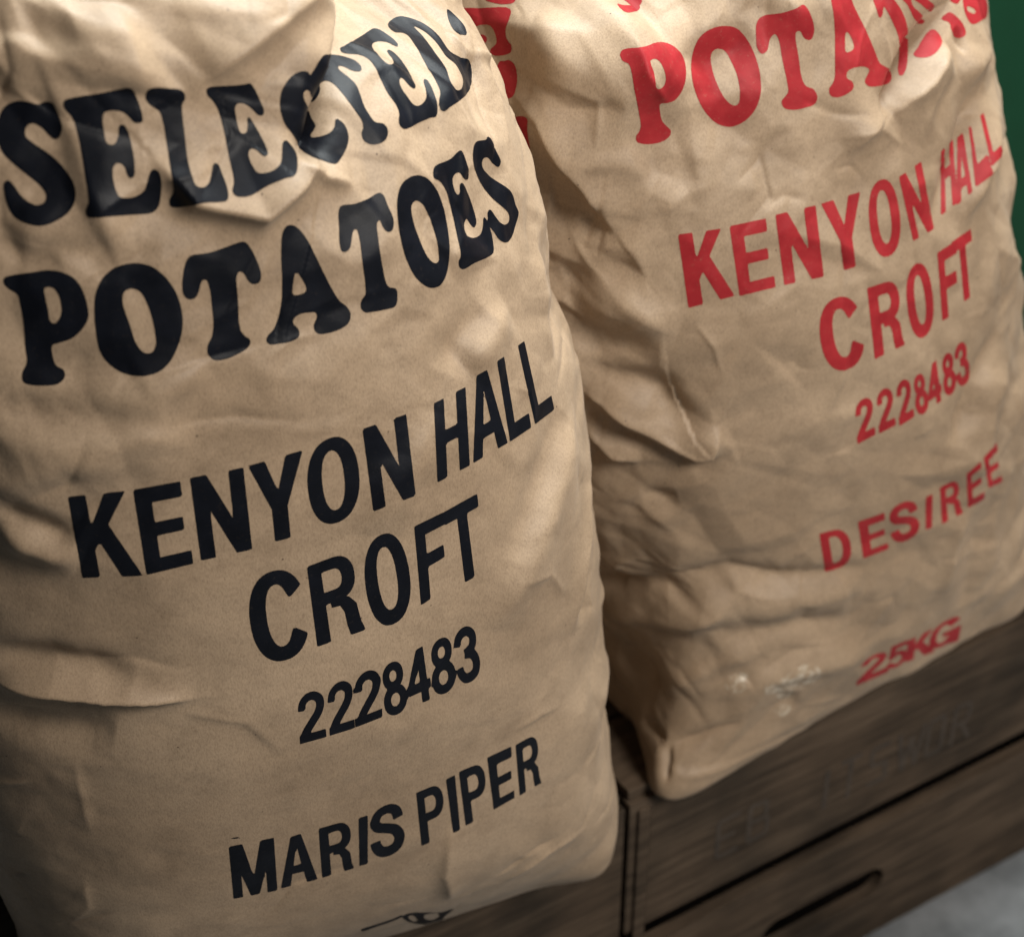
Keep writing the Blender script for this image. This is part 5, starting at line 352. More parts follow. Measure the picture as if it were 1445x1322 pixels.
[])]),('CROFT',[([[4014,4432,4001,4461,3987,4485,3970,4505,3951,4520,3932,4529,3909,4534,3878,4539,3843,4538,3817,4530,3794,4518,3773,4501,3754,4480,3737,4454,3721,4426,3708,4393,3703,4375,3698,4357,3694,4337,3691,4316,3689,4290,3687,4265,3687,4239,3687,4213,3688,4193,3688,4172,3693,4134,3702,4099,3714,4067,3729,4041,3747,4019,3768,4003,3791,3992,3820,3985,3871,3966,3903,3970,3929,3983,3953,4001,3974,4025,3991,4053,4006,4087,4018,4123,3993,4142,3966,4162,3939,4182,3931,4160,3922,4139,3914,4114,3904,4094,3890,4081,3872,4077,3851,4079,3834,4083,3821,4090,3810,4103,3801,4121,3794,4143,3789,4169,3787,4198,3787,4231,3787,4251,3787,4272,3788,4293,3789,4314,3793,4347,3799,4375,3807,4400,3817,4421,3827,4438,3839,4450,3851,4458,3866,4461,3881,4460,3893,4454,3903,4443,3912,4428,3919,4408,3927,4388,3935,4368,3962,4389,3989,4410]],
[]),([[4092,3981,4138,3980,4179,3983,4184,4023,4188,4062,4190,4104,4193,4143,4198,4181,4201,4221,4203,4261,4204,4301,4208,4339,4214,4376,4219,4412,4223,4450,4223,4489,4223,4529,4184,4529,4143,4530,4140,4495,4136,4460,4135,4423,4130,4388,4125,4354,4121,4318,4118,4282,4116,4244,4111,4208,4106,4173,4102,4136,4098,4099,4096,4060,4095,4020],
[4143,4530,4183,4529,4222,4529,4260,4529,4300,4528,4329,4524,4353,4512,4374,4495,4392,4470,4407,4440,4410,4410,4404,4377,4393,4343,4382,4313,4369,4286,4353,4263,4334,4245,4311,4234,4282,4229,4242,4227,4200,4227,4157,4229,4114,4230,4117,4269,4120,4307,4123,4345,4129,4381,4135,4417,4136,4456,4140,4493],
[4235,4249,4265,4255,4294,4263,4317,4247,4340,4231,4355,4204,4370,4177,4369,4138,4368,4100,4365,4061,4369,4031,4372,4001,4329,3999,4288,3996,4288,4027,4288,4059,4290,4087,4293,4114,4296,4141,4289,4165,4281,4189,4256,4192,4231,4194,4233,4222]],
[[4223,4446,4259,4445,4296,4443,4311,4440,4323,4430,4330,4416,4332,4400,4329,4378,4322,4356,4314,4339,4304,4325,4292,4315,4277,4312,4242,4311,4205,4312,4209,4346,4214,4379,4219,4412]]),([[4707,4324,4704,4355,4704,4385,4703,4408,4703,4431,4701,4450,4698,4469,4689,4502,4678,4529,4663,4549,4648,4561,4634,4565,4612,4561,4579,4558,4557,4544,4540,4522,4527,4492,4512,4458,4503,4440,4494,4422,4486,4402,4479,4382,4472,4359,4466,4336,4462,4306,4462,4274,4464,4241,4465,4208,4467,4182,4469,4156,4472,4133,4475,4110,4485,4069,4498,4037,4513,4012,4532,3995,4555,3986,4585,3985,4616,3993,4641,4009,4664,4032,4682,4064,4690,4084,4695,4105,4699,4129,4703,4152,4706,4177,4710,4202,4711,4230,4712,4258,4709,4291]],
[[4636,4311,4636,4336,4637,4360,4636,4398,4635,4429,4631,4454,4626,4472,4619,4482,4610,4486,4598,4483,4586,4473,4574,4458,4563,4437,4552,4410,4542,4377,4537,4359,4533,4340,4530,4316,4529,4291,4532,4263,4535,4235,4537,4213,4540,4191,4545,4154,4552,4123,4561,4100,4572,4085,4584,4078,4600,4081,4613,4091,4623,4110,4631,4138,4634,4173,4635,4214,4636,4237,4637,4259,4636,4285]]),([[4782,4043,4815,4045,4847,4046,4851,4086,4855,4126,4858,4166,4860,4206,4862,4247,4864,4287,4867,4326,4873,4363,4878,4400,4882,4438,4886,4476,4887,4515,4886,4555,4887,4593,4855,4590,4825,4586,4822,4549,4820,4511,4817,4474,4811,4437,4806,4401,4801,4363,4799,4324,4798,4284,4796,4244,4795,4203,4794,4162,4791,4122,4787,4082],
[4819,4499,4862,4501,4904,4504,4943,4508,4985,4510,5027,4513,5030,4542,5034,4570,5038,4598,4990,4599,4946,4597,4905,4594,4864,4591,4825,4586,4823,4558,4821,4529],
[4798,4278,4844,4281,4892,4282,4938,4285,4987,4286,4988,4318,4989,4350,4991,4381,4944,4379,4901,4374,4854,4371,4802,4372,4800,4342,4798,4310]],
[]),([[4988,4527,5034,4530,5080,4534,5128,4536,5180,4536,5230,4537,5242,4560,5254,4583,5262,4607,5207,4608,5157,4607,5103,4607,5045,4610,
4993,4610,4990,4583,4988,4556],
[5038,4108,5071,4111,5105,4113,5111,4151,5120,4188,5128,4225,5131,4265,5130,4306,5132,4346,5133,4386,5135,4426,5135,4466,5133,4507,5142,4542,5159,4572,5168,4607,5132,4606,5090,4608,5079,4574,5071,4539,5066,4502,5066,4462,5065,4423,5063,4383,5061,4344,5058,4305,5056,4264,5055,4224,5050,4185,5044,4147]],
[])]),('2228483',[([[3843,3565,3845,3576,3847,3587,3851,3599,3856,3611,3865,3624,3875,3636,3886,3645,3896,3654,3906,3661,3916,3667,3927,3671,3937,3674,3947,3676,3957,3676,3966,3674,3974,3671,3982,3666,3989,3660,3995,3653,4000,3643,4002,3632,4003,3620,4003,3607,4001,3595,3998,3582,3995,3569,3991,3556,3987,3542,3981,3528,3975,3512,3968,3495,3960,3478,3951,3462,3941,3448,3933,3435,3924,3422,3915,3410,3906,3399,3898,3389,3892,3380,3888,3373,3884,3367,3881,3359,3877,3350,3872,3340,3854,3349,3837,3356,3842,3364,3846,3372,3851,3382,3857,3393,3863,3406,3871,3420,3879,3433,3887,3446,3895,3460,3903,3474,3910,3489,3918,3506,3925,3521,3932,3534,3938,3545,3943,3554,3947,3562,3950,3570,3952,3577,3954,3583,3955,3590,3956,3597,3957,3603,3956,3607,3956,3610,3954,3613,3952,3617,3948,3620,3944,3623,3941,3624,3937,3625,3933,3625,3929,3624,3925,3623,3921,3621,3917,3619,3911,3615,3906,3611,3902,3607,3900,3604,3898,3600,3896,3594,3893,3586,3891,3574,3888,3563,3865,3564],
[3825,3313,3856,3320,3889,3325,3922,3328,3956,3331,3990,3334,3991,3368,3992,3402,3951,3397,3912,3391,3875,3381,3838,3370,3831,3342],
[3825,3313,3851,3320,3879,3324,3882,3356,3888,3383,3867,3377,3847,3371,3835,3343]],
[]),([[4043,3586,4045,3596,4048,3607,4051,3619,4056,3633,4062,3648,4070,3661,4079,3671,4088,3679,4097,3686,4106,3692,4115,3696,4124,3698,4133,3699,4141,3698,4150,3695,4158,3691,4165,3685,4172,3678,4179,3668,4184,3657,4188,3644,4190,3631,4191,3617,4190,3604,4188,3592,4185,3580,4181,3567,4176,3555,4170,3543,4163,3529,4156,3514,4148,3498,4140,3483,4132,3468,4125,3455,4118,3441,4111,3428,4104,3415,4098,3404,4093,3395,4089,3387,4087,3379,4084,3371,4081,3361,4077,3350,4035,3379,4039,3389,4042,3398,4045,3409,4050,3422,4056,3436,4062,3450,4069,3464,4076,3477,4083,3490,4090,3504,4098,3518,4106,3532,4115,3544,4123,3555,4129,3564,4134,3572,4138,3579,4141,3586,4143,3592,4145,3599,4147,3605,4147,3612,4148,3618,4147,3623,4147,3626,4145,3629,4142,3633,4139,3637,4135,3641,4131,3643,4128,3644,4124,3644,4120,3644,4116,3644,4113,3642,4109,3640,4104,3636,4100,3632,4096,3628,4094,3625,4092,3622,4091,3616,4089,3607,4086,3595,4083,3584],
[4028,3329,4068,3332,4107,3335,4148,3337,4187,3341,4188,3374,4189,3408,4150,3405,4111,3403,4072,3401,4033,3398,4031,3363],
[4028,3329,4056,3331,4084,3334,4086,3366,4088,3400,4065,3398,4043,3397,4036,3363]],
[]),([[4231,3590,4232,3602,4233,3614,4235,3629,4237,3645,4242,3662,4248,3676,4254,3688,4262,3698,4269,3706,4276,3713,4284,3718,4291,3721,4299,3722,4306,3722,4314,3720,4321,3716,4327,3710,4334,3703,4339,3694,4345,3683,4348,3670,4351,3657,4352,3642,4353,3628,4354,3613,4354,3597,4353,3581,4352,3565,4350,3549,4346,3533,4341,3516,4335,3498,4328,3482,4321,3467,4314,3453,4307,3439,4300,3425,4294,3412,4288,3400,4283,3390,4280,3382,4277,3374,4275,3365,4272,3354,4269,3343,4229,3370,4232,3380,4235,3390,4239,3402,4243,3415,4249,3430,4255,3444,4262,3459,4268,3473,4275,3487,4281,3501,4289,3515,4296,3530,4302,3545,4307,3559,4310,3571,4313,3581,4315,3591,4316,3600,4317,3608,4317,3616,4318,3623,4317,3631,4317,3638,4316,3643,4315,3647,4314,3650,4311,3654,4308,3658,4304,3661,4301,3663,4298,3664,4295,3664,4292,3663,4288,3662,4286,3660,4283,3657,4279,3653,4275,3648,4273,3643,4271,3639,4270,3635,4270,3628,4269,3617,4268,3604,4268,3590],
[4222,3318,4259,3323,4297,3328,4335,3334,4370,3342,4373,3375,4374,3409,4337,3404,4300,3400,4263,3395,4227,3390,4225,3354],
[4222,3318,4248,3322,4275,3325,4277,3360,4278,3395,4236,3389,4229,3353]],
[]),([[4494,3635,4489,3659,4483,3678,4476,3694,4468,3706,4458,3715,4446,3720,4434,3721,4422,3717,4411,3710,4402,3698,4396,3683,4391,3666,4389,3645,4391,3620,4396,3595,4403,3573,4411,3554,4421,3539,4431,3529,4443,3523,4456,
3522,4469,3527,4479,3536,4487,3550,4493,3568,4496,3588,4496,3611],
[4527,3453,4523,3479,4516,3502,4508,3522,4496,3539,4484,3552,4471,3560,4458,3563,4444,3560,4433,3554,4423,3542,4415,3526,4409,3507,4405,3485,4402,3461,4402,3435,4402,3412,4404,3391,4408,3374,4414,3360,4423,3349,4433,3343,4445,3342,4459,3345,4473,3351,4487,3361,4500,3374,4511,3389,4521,3406,4526,3427]],
[[4461,3630,4458,3645,4453,3656,4447,3664,4441,3667,4434,3667,4429,3661,4425,3652,4424,3640,4425,3625,4428,3610,4432,3598,4438,3589,4445,3586,4451,3587,4457,3592,4460,3602,4462,3615],
[4487,3449,4484,3467,4479,3482,4472,3492,4463,3497,4454,3495,4447,3488,4442,3477,4439,3461,4438,3442,4440,3425,4442,3412,4448,3403,4455,3400,4465,3401,4474,3406,4481,3417,4486,3431]]),([[4605,3367,4628,3369,4652,3373,4659,3407,4660,3448,4658,3492,4649,3542,4647,3585,4651,3622,4652,3661,4656,3699,4660,3736,4630,3737,4602,3737,4597,3697,4594,3654,4597,3606,4600,3557,4610,3501,4614,3451,4613,3405],
[4540,3418,4575,3425,4609,3431,4645,3438,4680,3444,4679,3479,4674,3517,4638,3511,4604,3504,4571,3495,4539,3487,4541,3451],
[4539,3485,4546,3531,4551,3578,4556,3625,4565,3668,4581,3704,4600,3737,4614,3737,4609,3697,4606,3656,4593,3620,4586,3580,4579,3539,4576,3494,4578,3469,4541,3460]],
[]),([[4830,3669,4828,3692,4821,3712,4813,3729,4805,3741,4796,3748,4786,3751,4775,3748,4765,3741,4756,3730,4748,3716,4742,3700,4736,3681,4732,3661,4729,3640,4727,3620,4729,3602,4734,3586,4743,3572,4753,3563,4765,3558,4777,3559,4791,3564,4803,3573,4813,3586,4821,3604,4826,3624,4829,3646],
[4842,3497,4841,3522,4836,3544,4830,3562,4821,3577,4810,3588,4799,3593,4786,3595,4771,3592,4758,3585,4746,3575,4734,3561,4724,3544,4716,3526,4711,3504,4708,3480,4707,3456,4710,3435,4715,3416,4721,3402,4730,3391,4742,3383,4757,3379,4776,3378,4792,3383,4806,3394,4817,3409,4827,3428,4835,3449,4840,3472]],
[[4799,3658,4797,3671,4794,3682,4789,3689,4783,3692,4776,3690,4771,3683,4768,3673,4765,3661,4764,3647,4764,3634,4766,3624,4770,3617,4776,3614,4783,3616,4789,3622,4794,3631,4798,3644],
[4798,3494,4797,3511,4794,3524,4788,3532,4780,3536,4772,3534,4764,3526,4758,3515,4753,3500,4750,3483,4750,3467,4753,3453,4758,3444,4766,3440,4776,3442,4784,3449,4791,3461,4796,3476]]),([[4852,3670,4853,3680,4853,3690,4853,3703,4853,3720,4854,3738,4857,3754,4861,3766,4866,3777,4873,3786,4879,3793,4886,3799,4894,3802,4902,3804,4909,3805,4917,3803,4926,3798,4934,3791,4943,3782,4953,3770,4961,3756,4966,3740,4968,3725,4969,3710,4968,3696,4965,3683,4962,3670,4959,3656,4955,3642,4950,3629,4944,3616,4936,3606,4928,3599,4921,3594,4914,3589,4908,3585,4901,3619,4895,3651,4902,3656,4908,3660,4913,3664,4917,3667,4919,3670,4921,3673,4923,3678,4925,3683,4926,3689,4927,3695,4928,3700,4928,3707,4928,3713,4925,3724,4922,3728,4918,3733,4914,3737,4908,3739,4905,3739,4902,3739,4900,3737,4897,3735,4894,3731,4892,3726,4889,3719,4887,3714,4886,3710,4886,3707,4886,3701,4885,3693,4885,3682,4884,3670],
[4903,3654,4909,3654,4917,3654,4926,3653,4936,3651,4948,3642,4959,3629,4968,3614,4977,3596,4985,3576,4994,3553,5008,3522,5077,3448,5083,3421,5079,3401,5070,3383,5058,3368,5046,3357,5034,3348,5024,3341,5015,3336,5004,3334,4992,3334,4928,3379,4915,3385,4899,3396,4886,3410,4877,3424,4870,3436,4865,3449,4861,3461,4858,3475,4856,3488,4856,3499,4855,3507,4855,3515,4895,3530,4897,3519,4899,3509,4900,3502,4901,3498,4902,3494,4905,3488,4909,3480,4914,3472,4923,3463,4928,3461,4933,3460,4943,3458,4951,3456,4961,3455,4969,3455,4973,3459,4974,3464,4973,3469,4969,3479,4964,3494,4960,3510,4956,3524,4953,3534,4950,3543,4945,3554,4941,3563,4936,3571,4930,3577,4925,3579,4918,3580,4909,3581,4900,3582,4901,3619]],
[])]),('DESIREE',[([[3350,2122,3354,2177,3350,2253,3353,2310,3360,2357,3367,2403,3372,2451,3378,2498,3385,2541,3423,2539,3461,2536,3499,2532,3525,2528,3547,2520,3566,2508,3582,2492,3596,2473,3607,2450,3615,2425,3620,2397,3621,2366,3619,2329,3614,2293,3605,2264,3595,2236,3583,2208,3571,2181,3557,2156,3541,2133,3522,2119,3498,2112,3470,2113,3428,2119,3388,2122]],
[[3427,2199,3425,2260,
3429,2308,3435,2351,3440,2395,3444,2439,3450,2480,3486,2476,3502,2472,3515,2464,3526,2452,3535,2437,3541,2418,3544,2397,3544,2373,3542,2343,3538,2312,3532,2286,3525,2261,3516,2239,3506,2221,3494,2206,3481,2198,3464,2195]]),([[3698,2145,3741,2143,3784,2140,3789,2189,3797,2233,3804,2277,3810,2324,3812,2377,3813,2431,3813,2485,3813,2539,3773,2535,3733,2531,3732,2478,3730,2427,3728,2376,3724,2327,3719,2280,3711,2238,3704,2193],
[3731,2450,3770,2453,3809,2455,3849,2456,3888,2457,3928,2458,3968,2459,3968,2501,3969,2541,3928,2542,3887,2542,3847,2541,3809,2539,3771,2535,3733,2531,3732,2490],
[3721,2292,3759,2291,3798,2290,3837,2288,3876,2286,3917,2282,3959,2277,3958,2314,3957,2352,3917,2355,3879,2354,3841,2353,3803,2353,3765,2353,3727,2353,3724,2322],
[3698,2145,3740,2143,3783,2140,3826,2137,3869,2134,3912,2131,3958,2123,3962,2154,3966,2184,3921,2189,3877,2194,3833,2199,3790,2201,3748,2202,3705,2205,3701,2176]],
[]),([[4204,2421,4199,2438,4195,2455,4192,2469,4189,2479,4186,2484,4184,2488,4179,2493,4172,2498,4164,2503,4157,2507,4152,2509,4149,2510,4145,2511,4140,2511,4133,2510,4124,2509,4114,2507,4107,2504,4102,2502,4100,2500,4097,2496,4092,2488,4088,2479,4085,2470,4085,2465,4085,2461,4086,2457,4088,2453,4091,2448,4093,2445,4098,2442,4108,2437,4123,2431,4141,2423,4159,2414,4175,2405,4191,2396,4210,2385,4230,2371,4249,2353,4265,2335,4276,2318,4283,2302,4287,2287,4287,2270,4283,2253,4276,2236,4266,2219,4254,2202,4239,2185,4222,2168,4205,2153,4188,2141,4170,2133,4152,2129,4133,2128,4114,2130,4096,2134,4079,2140,4062,2149,4048,2162,4037,2176,4029,2191,4023,2204,4018,2217,4014,2231,4014,2245,4014,2256,4015,2263,4015,2269,4057,2270,4100,2271,4099,2262,4098,2255,4098,2250,4100,2244,4103,2236,4107,2229,4111,2224,4114,2221,4119,2219,4125,2218,4133,2216,4142,2216,4149,2217,4158,2218,4168,2221,4177,2224,4184,2228,4188,2230,4191,2233,4196,2240,4201,2248,4204,2255,4205,2261,4205,2266,4204,2273,4200,2280,4196,2288,4190,2294,4185,2299,4176,2304,4163,2312,4146,2321,4130,2331,4115,2339,4098,2347,4079,2356,4061,2365,4044,2376,4031,2390,4021,2405,4014,2423,4009,2442,4008,2462,4012,2481,4018,2500,4026,2518,4036,2535,4049,2551,4066,2564,4083,2572,4099,2576,4114,2580,4126,2582,4138,2583,4152,2582,4167,2579,4182,2573,4196,2566,4210,2559,4224,2550,4239,2539,4253,2526,4266,2508,4276,2488,4283,2469,4287,2452,4290,2436,4294,2422,4247,2424]],
[]),([[4324,2195,4356,2188,4389,2180,4402,2225,4413,2270,4423,2319,4430,2370,4436,2422,4445,2469,4459,2509,4424,2510,4391,2509,4382,2464,4376,2415,4369,2367,4361,2321,4348,2280,4336,2239]],
[]),([[4493,2176,4527,2177,4561,2179,4573,2216,4584,2255,4589,2300,4590,2351,4589,2403,4590,2453,4592,2500,4595,2546,4570,2542,4545,2538,4537,2496,4530,2452,4527,2404,4525,2352,4522,2302,4516,2255,4505,2216],
[4545,2538,4579,2543,4611,2549,4641,2559,4657,2563,4670,2562,4682,2555,4694,2543,4704,2525,4713,2501,4721,2470,4723,2440,4720,2416,4712,2396,4701,2379,4687,2365,4670,2355,4649,2349,4610,2344,4568,2343,4525,2345,4526,2398,4530,2449,4537,2494],
[4613,2362,4635,2368,4656,2375,4692,2356,4712,2323,4715,2278,4717,2235,4723,2193,4688,2190,4653,2187,4659,2225,4661,2255,4662,2287,4649,2321,4613,2320]],
[[4592,2498,4616,2501,4639,2505,4649,2504,4658,2499,4664,2490,4669,2478,4672,2460,4672,2442,4668,2428,4662,2418,4654,2411,4642,2408,4616,2406,4589,2405,4590,2453]]),([[4780,2220,4805,2223,4832,2225,4824,2285,4824,2336,4829,2380,4833,2425,4834,2474,4825,2531,4813,2593,4806,2647,4789,2630,4771,2614,4781,2550,4791,2485,4794,2427,4789,2377,4783,2329,4781,2275],
[4783,2537,4811,2564,4836,2593,4859,2623,4888,2646,4889,2678,4893,2707,4859,2688,4828,2666,4799,2641,4771,2614,4775,2578],
[4790,2384,4821,2401,4853,2417,4885,2432,4922,2443,4917,2481,4907,2524,4881,2502,4853,2480,4825,2460,4795,2440,4793,2411],
[4780,2220,4824,2224,4868,2228,4918,2226,4993,2196,4956,2275,4952,2319,4896,2326,4853,2319,4816,2306,4781,2290,4782,2253]],
[]),([[5028,2319,5088,2298,5078,2357,5081,2403,5086,2447,4983,2597,4962,2664,4963,2709,4966,2751,4945,2739,4925,2727,4921,
2690,4921,2649,4931,2596,5018,2463,5026,2411,5028,2364],
[4920,2676,4955,2691,4996,2700,5170,2584,5219,2589,5218,2628,5217,2669,5040,2775,4996,2765,4960,2747,4925,2727,4922,2702],
[5020,2454,5088,2439,5141,2440,5206,2429,5207,2459,5208,2491,5160,2494,5120,2491,4968,2599,4932,2594],
[5028,2319,5099,2293,5172,2267,5242,2245,5234,2285,5231,2320,5181,2331,5125,2348,5072,2363,5028,2368]],
[])]),('25KG',[([[3487,977,3492,984,3496,991,3501,1000,3509,1008,3522,1014,3541,1015,3562,1012,3584,1008,3607,1001,3632,992,3657,982,3681,972,3703,965,3726,957,3746,950,3767,941,3785,934,3802,925,3819,917,3833,907,3845,897,3852,886,3857,875,3860,864,3861,852,3860,841,3855,831,3847,822,3835,817,3819,813,3799,808,3776,804,3752,800,3730,795,3710,790,3691,783,3672,777,3653,772,3637,767,3623,763,3614,759,3606,754,3599,748,3592,739,3585,729,3533,753,3486,774,3490,786,3494,799,3499,814,3507,829,3520,840,3538,846,3558,850,3578,854,3598,857,3619,860,3641,862,3664,864,3685,868,3703,871,3716,874,3727,877,3735,879,3742,882,3746,885,3749,888,3751,892,3752,896,3746,907,3742,911,3734,916,3724,922,3713,928,3704,933,3695,936,3686,940,3676,943,3666,947,3656,950,3646,953,3634,955,3623,957,3615,958,3610,958,3607,956,3603,953,3600,948,3597,940,3592,933,3540,954],
[3482,704,3527,705,3572,706,3624,697,3684,679,3741,666,3802,648,3865,629,3923,617,3899,695,3834,713,3770,730,3710,744,3648,761,3582,785,3524,801,3478,799,3480,751],
[3482,704,3522,705,3563,706,3608,701,3607,739,3607,774,3545,794,3496,797,3489,750]],
[]),([[3905,899,3952,900,4002,899,4050,900,4097,902,4091,960,4041,961,3994,959,3946,957,3899,955],
[3902,955,3901,892,3906,823,3904,763,3941,756,3976,753,3975,806,3970,865,3967,922,3934,939],
[3915,796,3924,802,3932,810,3941,819,3955,829,3972,836,3991,839,4009,839,4029,838,4049,833,4070,824,4088,812,4103,799,4117,784,4129,768,4138,751,4144,735,4148,719,4148,703,4147,688,4142,673,4135,659,4124,646,4112,635,4098,626,4082,618,4064,613,4046,612,4026,615,4007,620,3990,627,3972,635,3954,644,3938,653,3923,662,3908,674,3895,688,3887,701,3881,711,3878,718,3874,726,3914,720,3954,715,3959,706,3962,698,3966,691,3971,684,3976,680,3983,676,3991,672,4000,668,4008,665,4018,662,4027,661,4036,659,4042,659,4047,660,4053,663,4062,668,4070,674,4076,681,4080,688,4082,695,4083,705,4082,715,4080,726,4076,736,4070,746,4062,757,4053,766,4045,773,4038,777,4033,779,4026,781,4017,782,4008,781,4003,780,3999,779,3994,775,3987,769,3978,761,3968,754]],
[]),([[4147,624,4196,622,4247,618,4233,684,4220,749,4207,814,4200,873,4194,932,4144,938,4094,946,4105,879,4120,809,4133,743,4141,683],
[4190,804,4216,837,4243,866,4272,894,4301,922,4343,918,4384,916,4429,910,4393,888,4359,863,4327,836,4296,807,4264,780,4234,750,4209,713,4200,757],
[4227,790,4260,813,4292,836,4354,768,4416,703,4469,648,4527,589,4482,593,4436,596,4390,601,4337,661,4280,728]],
[]),([[4798,848,4778,868,4755,882,4731,891,4703,899,4670,906,4633,914,4595,917,4556,914,4527,909,4501,903,4478,895,4459,884,4443,872,4430,858,4420,842,4413,824,4413,800,4416,772,4419,747,4424,726,4431,707,4441,691,4453,676,4467,662,4485,649,4507,637,4532,627,4561,619,4601,609,4643,599,4684,590,4718,590,4750,595,4781,601,4809,610,4832,626,4753,670,4684,704,4659,687,4648,677,4635,669,4620,665,4603,664,4584,666,4565,670,4551,676,4539,683,4529,693,4521,704,4515,717,4511,731,4510,746,4511,765,4513,784,4514,803,4514,823,4518,840,4526,852,4537,861,4550,867,4566,869,4586,869,4607,865,4624,859,4639,852,4651,843,4662,831,4684,807,4723,820,4760,835],
[4593,725,4654,718,4717,708,4786,692,4859,671,4854,705,4850,739,4776,759,4714,765,4653,771,4595,772],
[4738,571,4809,549,4878,530,4871,588,4862,648,4854,707,4780,727,4714,739,4716,689,4723,635]],
[])]),('side print',[([[1680,6615,1712,6618,1740,6616,1767,6614,1794,6611,1820,6607,1850,6598,1854,6595,1857,6591,1857,6587,1855,6584,1833,6581,1792,6580,1769,6581,1745,6582,1710,6586,1695,6592,1684,6600,1678,6609]],
[]),([[2017,6567,2022,6558,2035,6549,2051,6539,2066,6531,2078,6524,2090,6519,2102,6514,2115,6510,2130,6507,2145,6503,
2160,6502,2174,6505,2184,6509,2195,6516,2203,6524,2206,6530,2196,6539,2185,6548,2159,6557,2132,6566,2101,6572,2070,6578,2051,6579,2031,6580,2026,6577,2021,6574,2018,6571]],
[]),([[1523,6512,1585,6530,1635,6543,1682,6548,1723,6550,1759,6551,1799,6549,1837,6547,1873,6544,1904,6542,1934,6539,1960,6534,1987,6526,2013,6519,2040,6512,2067,6505,2088,6498,2109,6491,2125,6474,2120,6464,2109,6453,2095,6443,2081,6434,2067,6423,2050,6414,2035,6407,2023,6399,2014,6391,2006,6384,2000,6376,1996,6367,1995,6359,1998,6351,2001,6343,1999,6336,1993,6330,1985,6324,1975,6317,1964,6312,1950,6308,1935,6306,1918,6303,1902,6301,1885,6300,1866,6298,1848,6298,1835,6299,1828,6302,1823,6305,1821,6309,1821,6314,1824,6319,1831,6324,1839,6330,1847,6335,1863,6342,1881,6347,1899,6353,1913,6359,1926,6370,1936,6382,1943,6395,1948,6406,1950,6415,1950,6424,1949,6432,1945,6439,1938,6445,1928,6450,1916,6453,1904,6456,1890,6456,1875,6455,1859,6454,1843,6453,1825,6452,1805,6451,1785,6450,1764,6449,1727,6451,1707,6453,1685,6454,1663,6456,1639,6458,1596,6463,1556,6469,1526,6480,1514,6496],
[1740,6396,1774,6407,1815,6413,1850,6412,1870,6408,1874,6403,1875,6397,1872,6390,1867,6384,1859,6378,1846,6371,1831,6365,1815,6360,1783,6352,1742,6344,1703,6339,1681,6340,1684,6351,1699,6367,1719,6383]],
[]),([[1845,6265,1857,6270,1869,6272,1879,6272,1889,6273,1897,6275,1905,6277,1913,6279,1919,6279,1927,6277,1933,6273,1938,6268,1940,6261,1937,6249,1929,6234,1917,6217,1906,6198,1893,6178,1879,6156,1863,6134,1848,6113,1838,6096,1826,6079,1815,6065,1802,6052,1786,6042,1769,6036,1752,6032,1739,6034,1726,6047,1720,6072,1721,6088,1725,6104,1738,6137,1746,6154,1755,6171,1769,6190,1784,6209,1799,6227,1816,6243]],
[]),([[1780,5913,1794,5926,1810,5935,1826,5941,1840,5945,1852,5948,1865,5951,1877,5953,1885,5950,1887,5937,1883,5919,1879,5899,1878,5879,1880,5856,1881,5832,1882,5800,1882,5766,1880,5735,1879,5705,1872,5685,1865,5664,1843,5649,1811,5638,1777,5631,1753,5635,1746,5661,1737,5684,1736,5710,1735,5737,1735,5764,1740,5793,1747,5823,1753,5853,1767,5883]],
[])]),('top print',[([[2763,6501,2773,6505,2785,6508,2800,6512,2820,6520,2871,6545,2898,6557,2915,6560,2942,6563,2954,6560,2953,6557,2950,6554,2945,6551,2939,6548,2921,6541,2888,6527,2823,6491,2778,6469,2764,6464,2753,6461,2746,6459,2741,6460,2739,6466,2742,6477,2752,6490],
[2894,6591,2889,6585,2887,6580,2888,6575,2891,6572,2906,6569,2929,6568,2952,6567,2970,6570,2981,6575,2991,6583,2999,6592,3001,6598,2986,6604,2970,6604,2954,6605,2937,6603,2918,6599]],
[])]),('smudge 0',[([[2599,1232,2627,1246,2648,1246,2669,1246,2691,1249,2713,1251,2740,1260,2767,1270,2796,1283,2825,1296,2851,1303,2877,1311,2901,1317,2921,1321,2942,1322,2971,1314,2999,1301,3021,1283,3034,1257,3044,1222,3051,1173,3050,1110,3023,1078,2987,1063,2963,1058,2940,1051,2913,1049,2886,1050,2860,1049,2834,1047,2831,1007,2823,977,2814,950,2803,928,2777,916,2757,934,2729,981,2702,1024,2662,1070,2621,1113,2594,1155,2588,1184,2590,1211]],
[])]),('smudge 1',[([[2335,1305,2354,1320,2373,1333,2401,1339,2429,1346,2450,1344,2472,1342,2489,1321,2499,1290,2498,1264,2480,1237,2466,1222,2452,1204,2425,1179,2395,1174,2363,1180,2339,1196,2327,1229,2325,1271]],
[])]),('smudge 2',[([[2690,851,2706,870,2724,877,2741,884,2775,883,2797,869,2816,848,2824,827,2812,801,2786,776,2760,767,2731,788,2717,806,2702,823]],
[])])]

from mathutils import Vector
GREEN_Y = 0.45
FLOOR_Z = -0.034
WORLD = 0.038
CAM_LOC = (-0.7286, -0.9312, 1.4929)
FOCUS, FSTOP = 1.20, 6.0
LIGHTS = [('overhead_light', (.42, .34, 2.4), (-.1, .0, .8), .9, 68, (.95, 1, .98), .8),
          ('awning_light', (.45, -1.55, 1.92), (0, 0, .55), .75, 46, (1, .935, .85), .6)]
# ------------------------------------------------------------------ helpers
scene = bpy.context.scene
COL = scene.collection

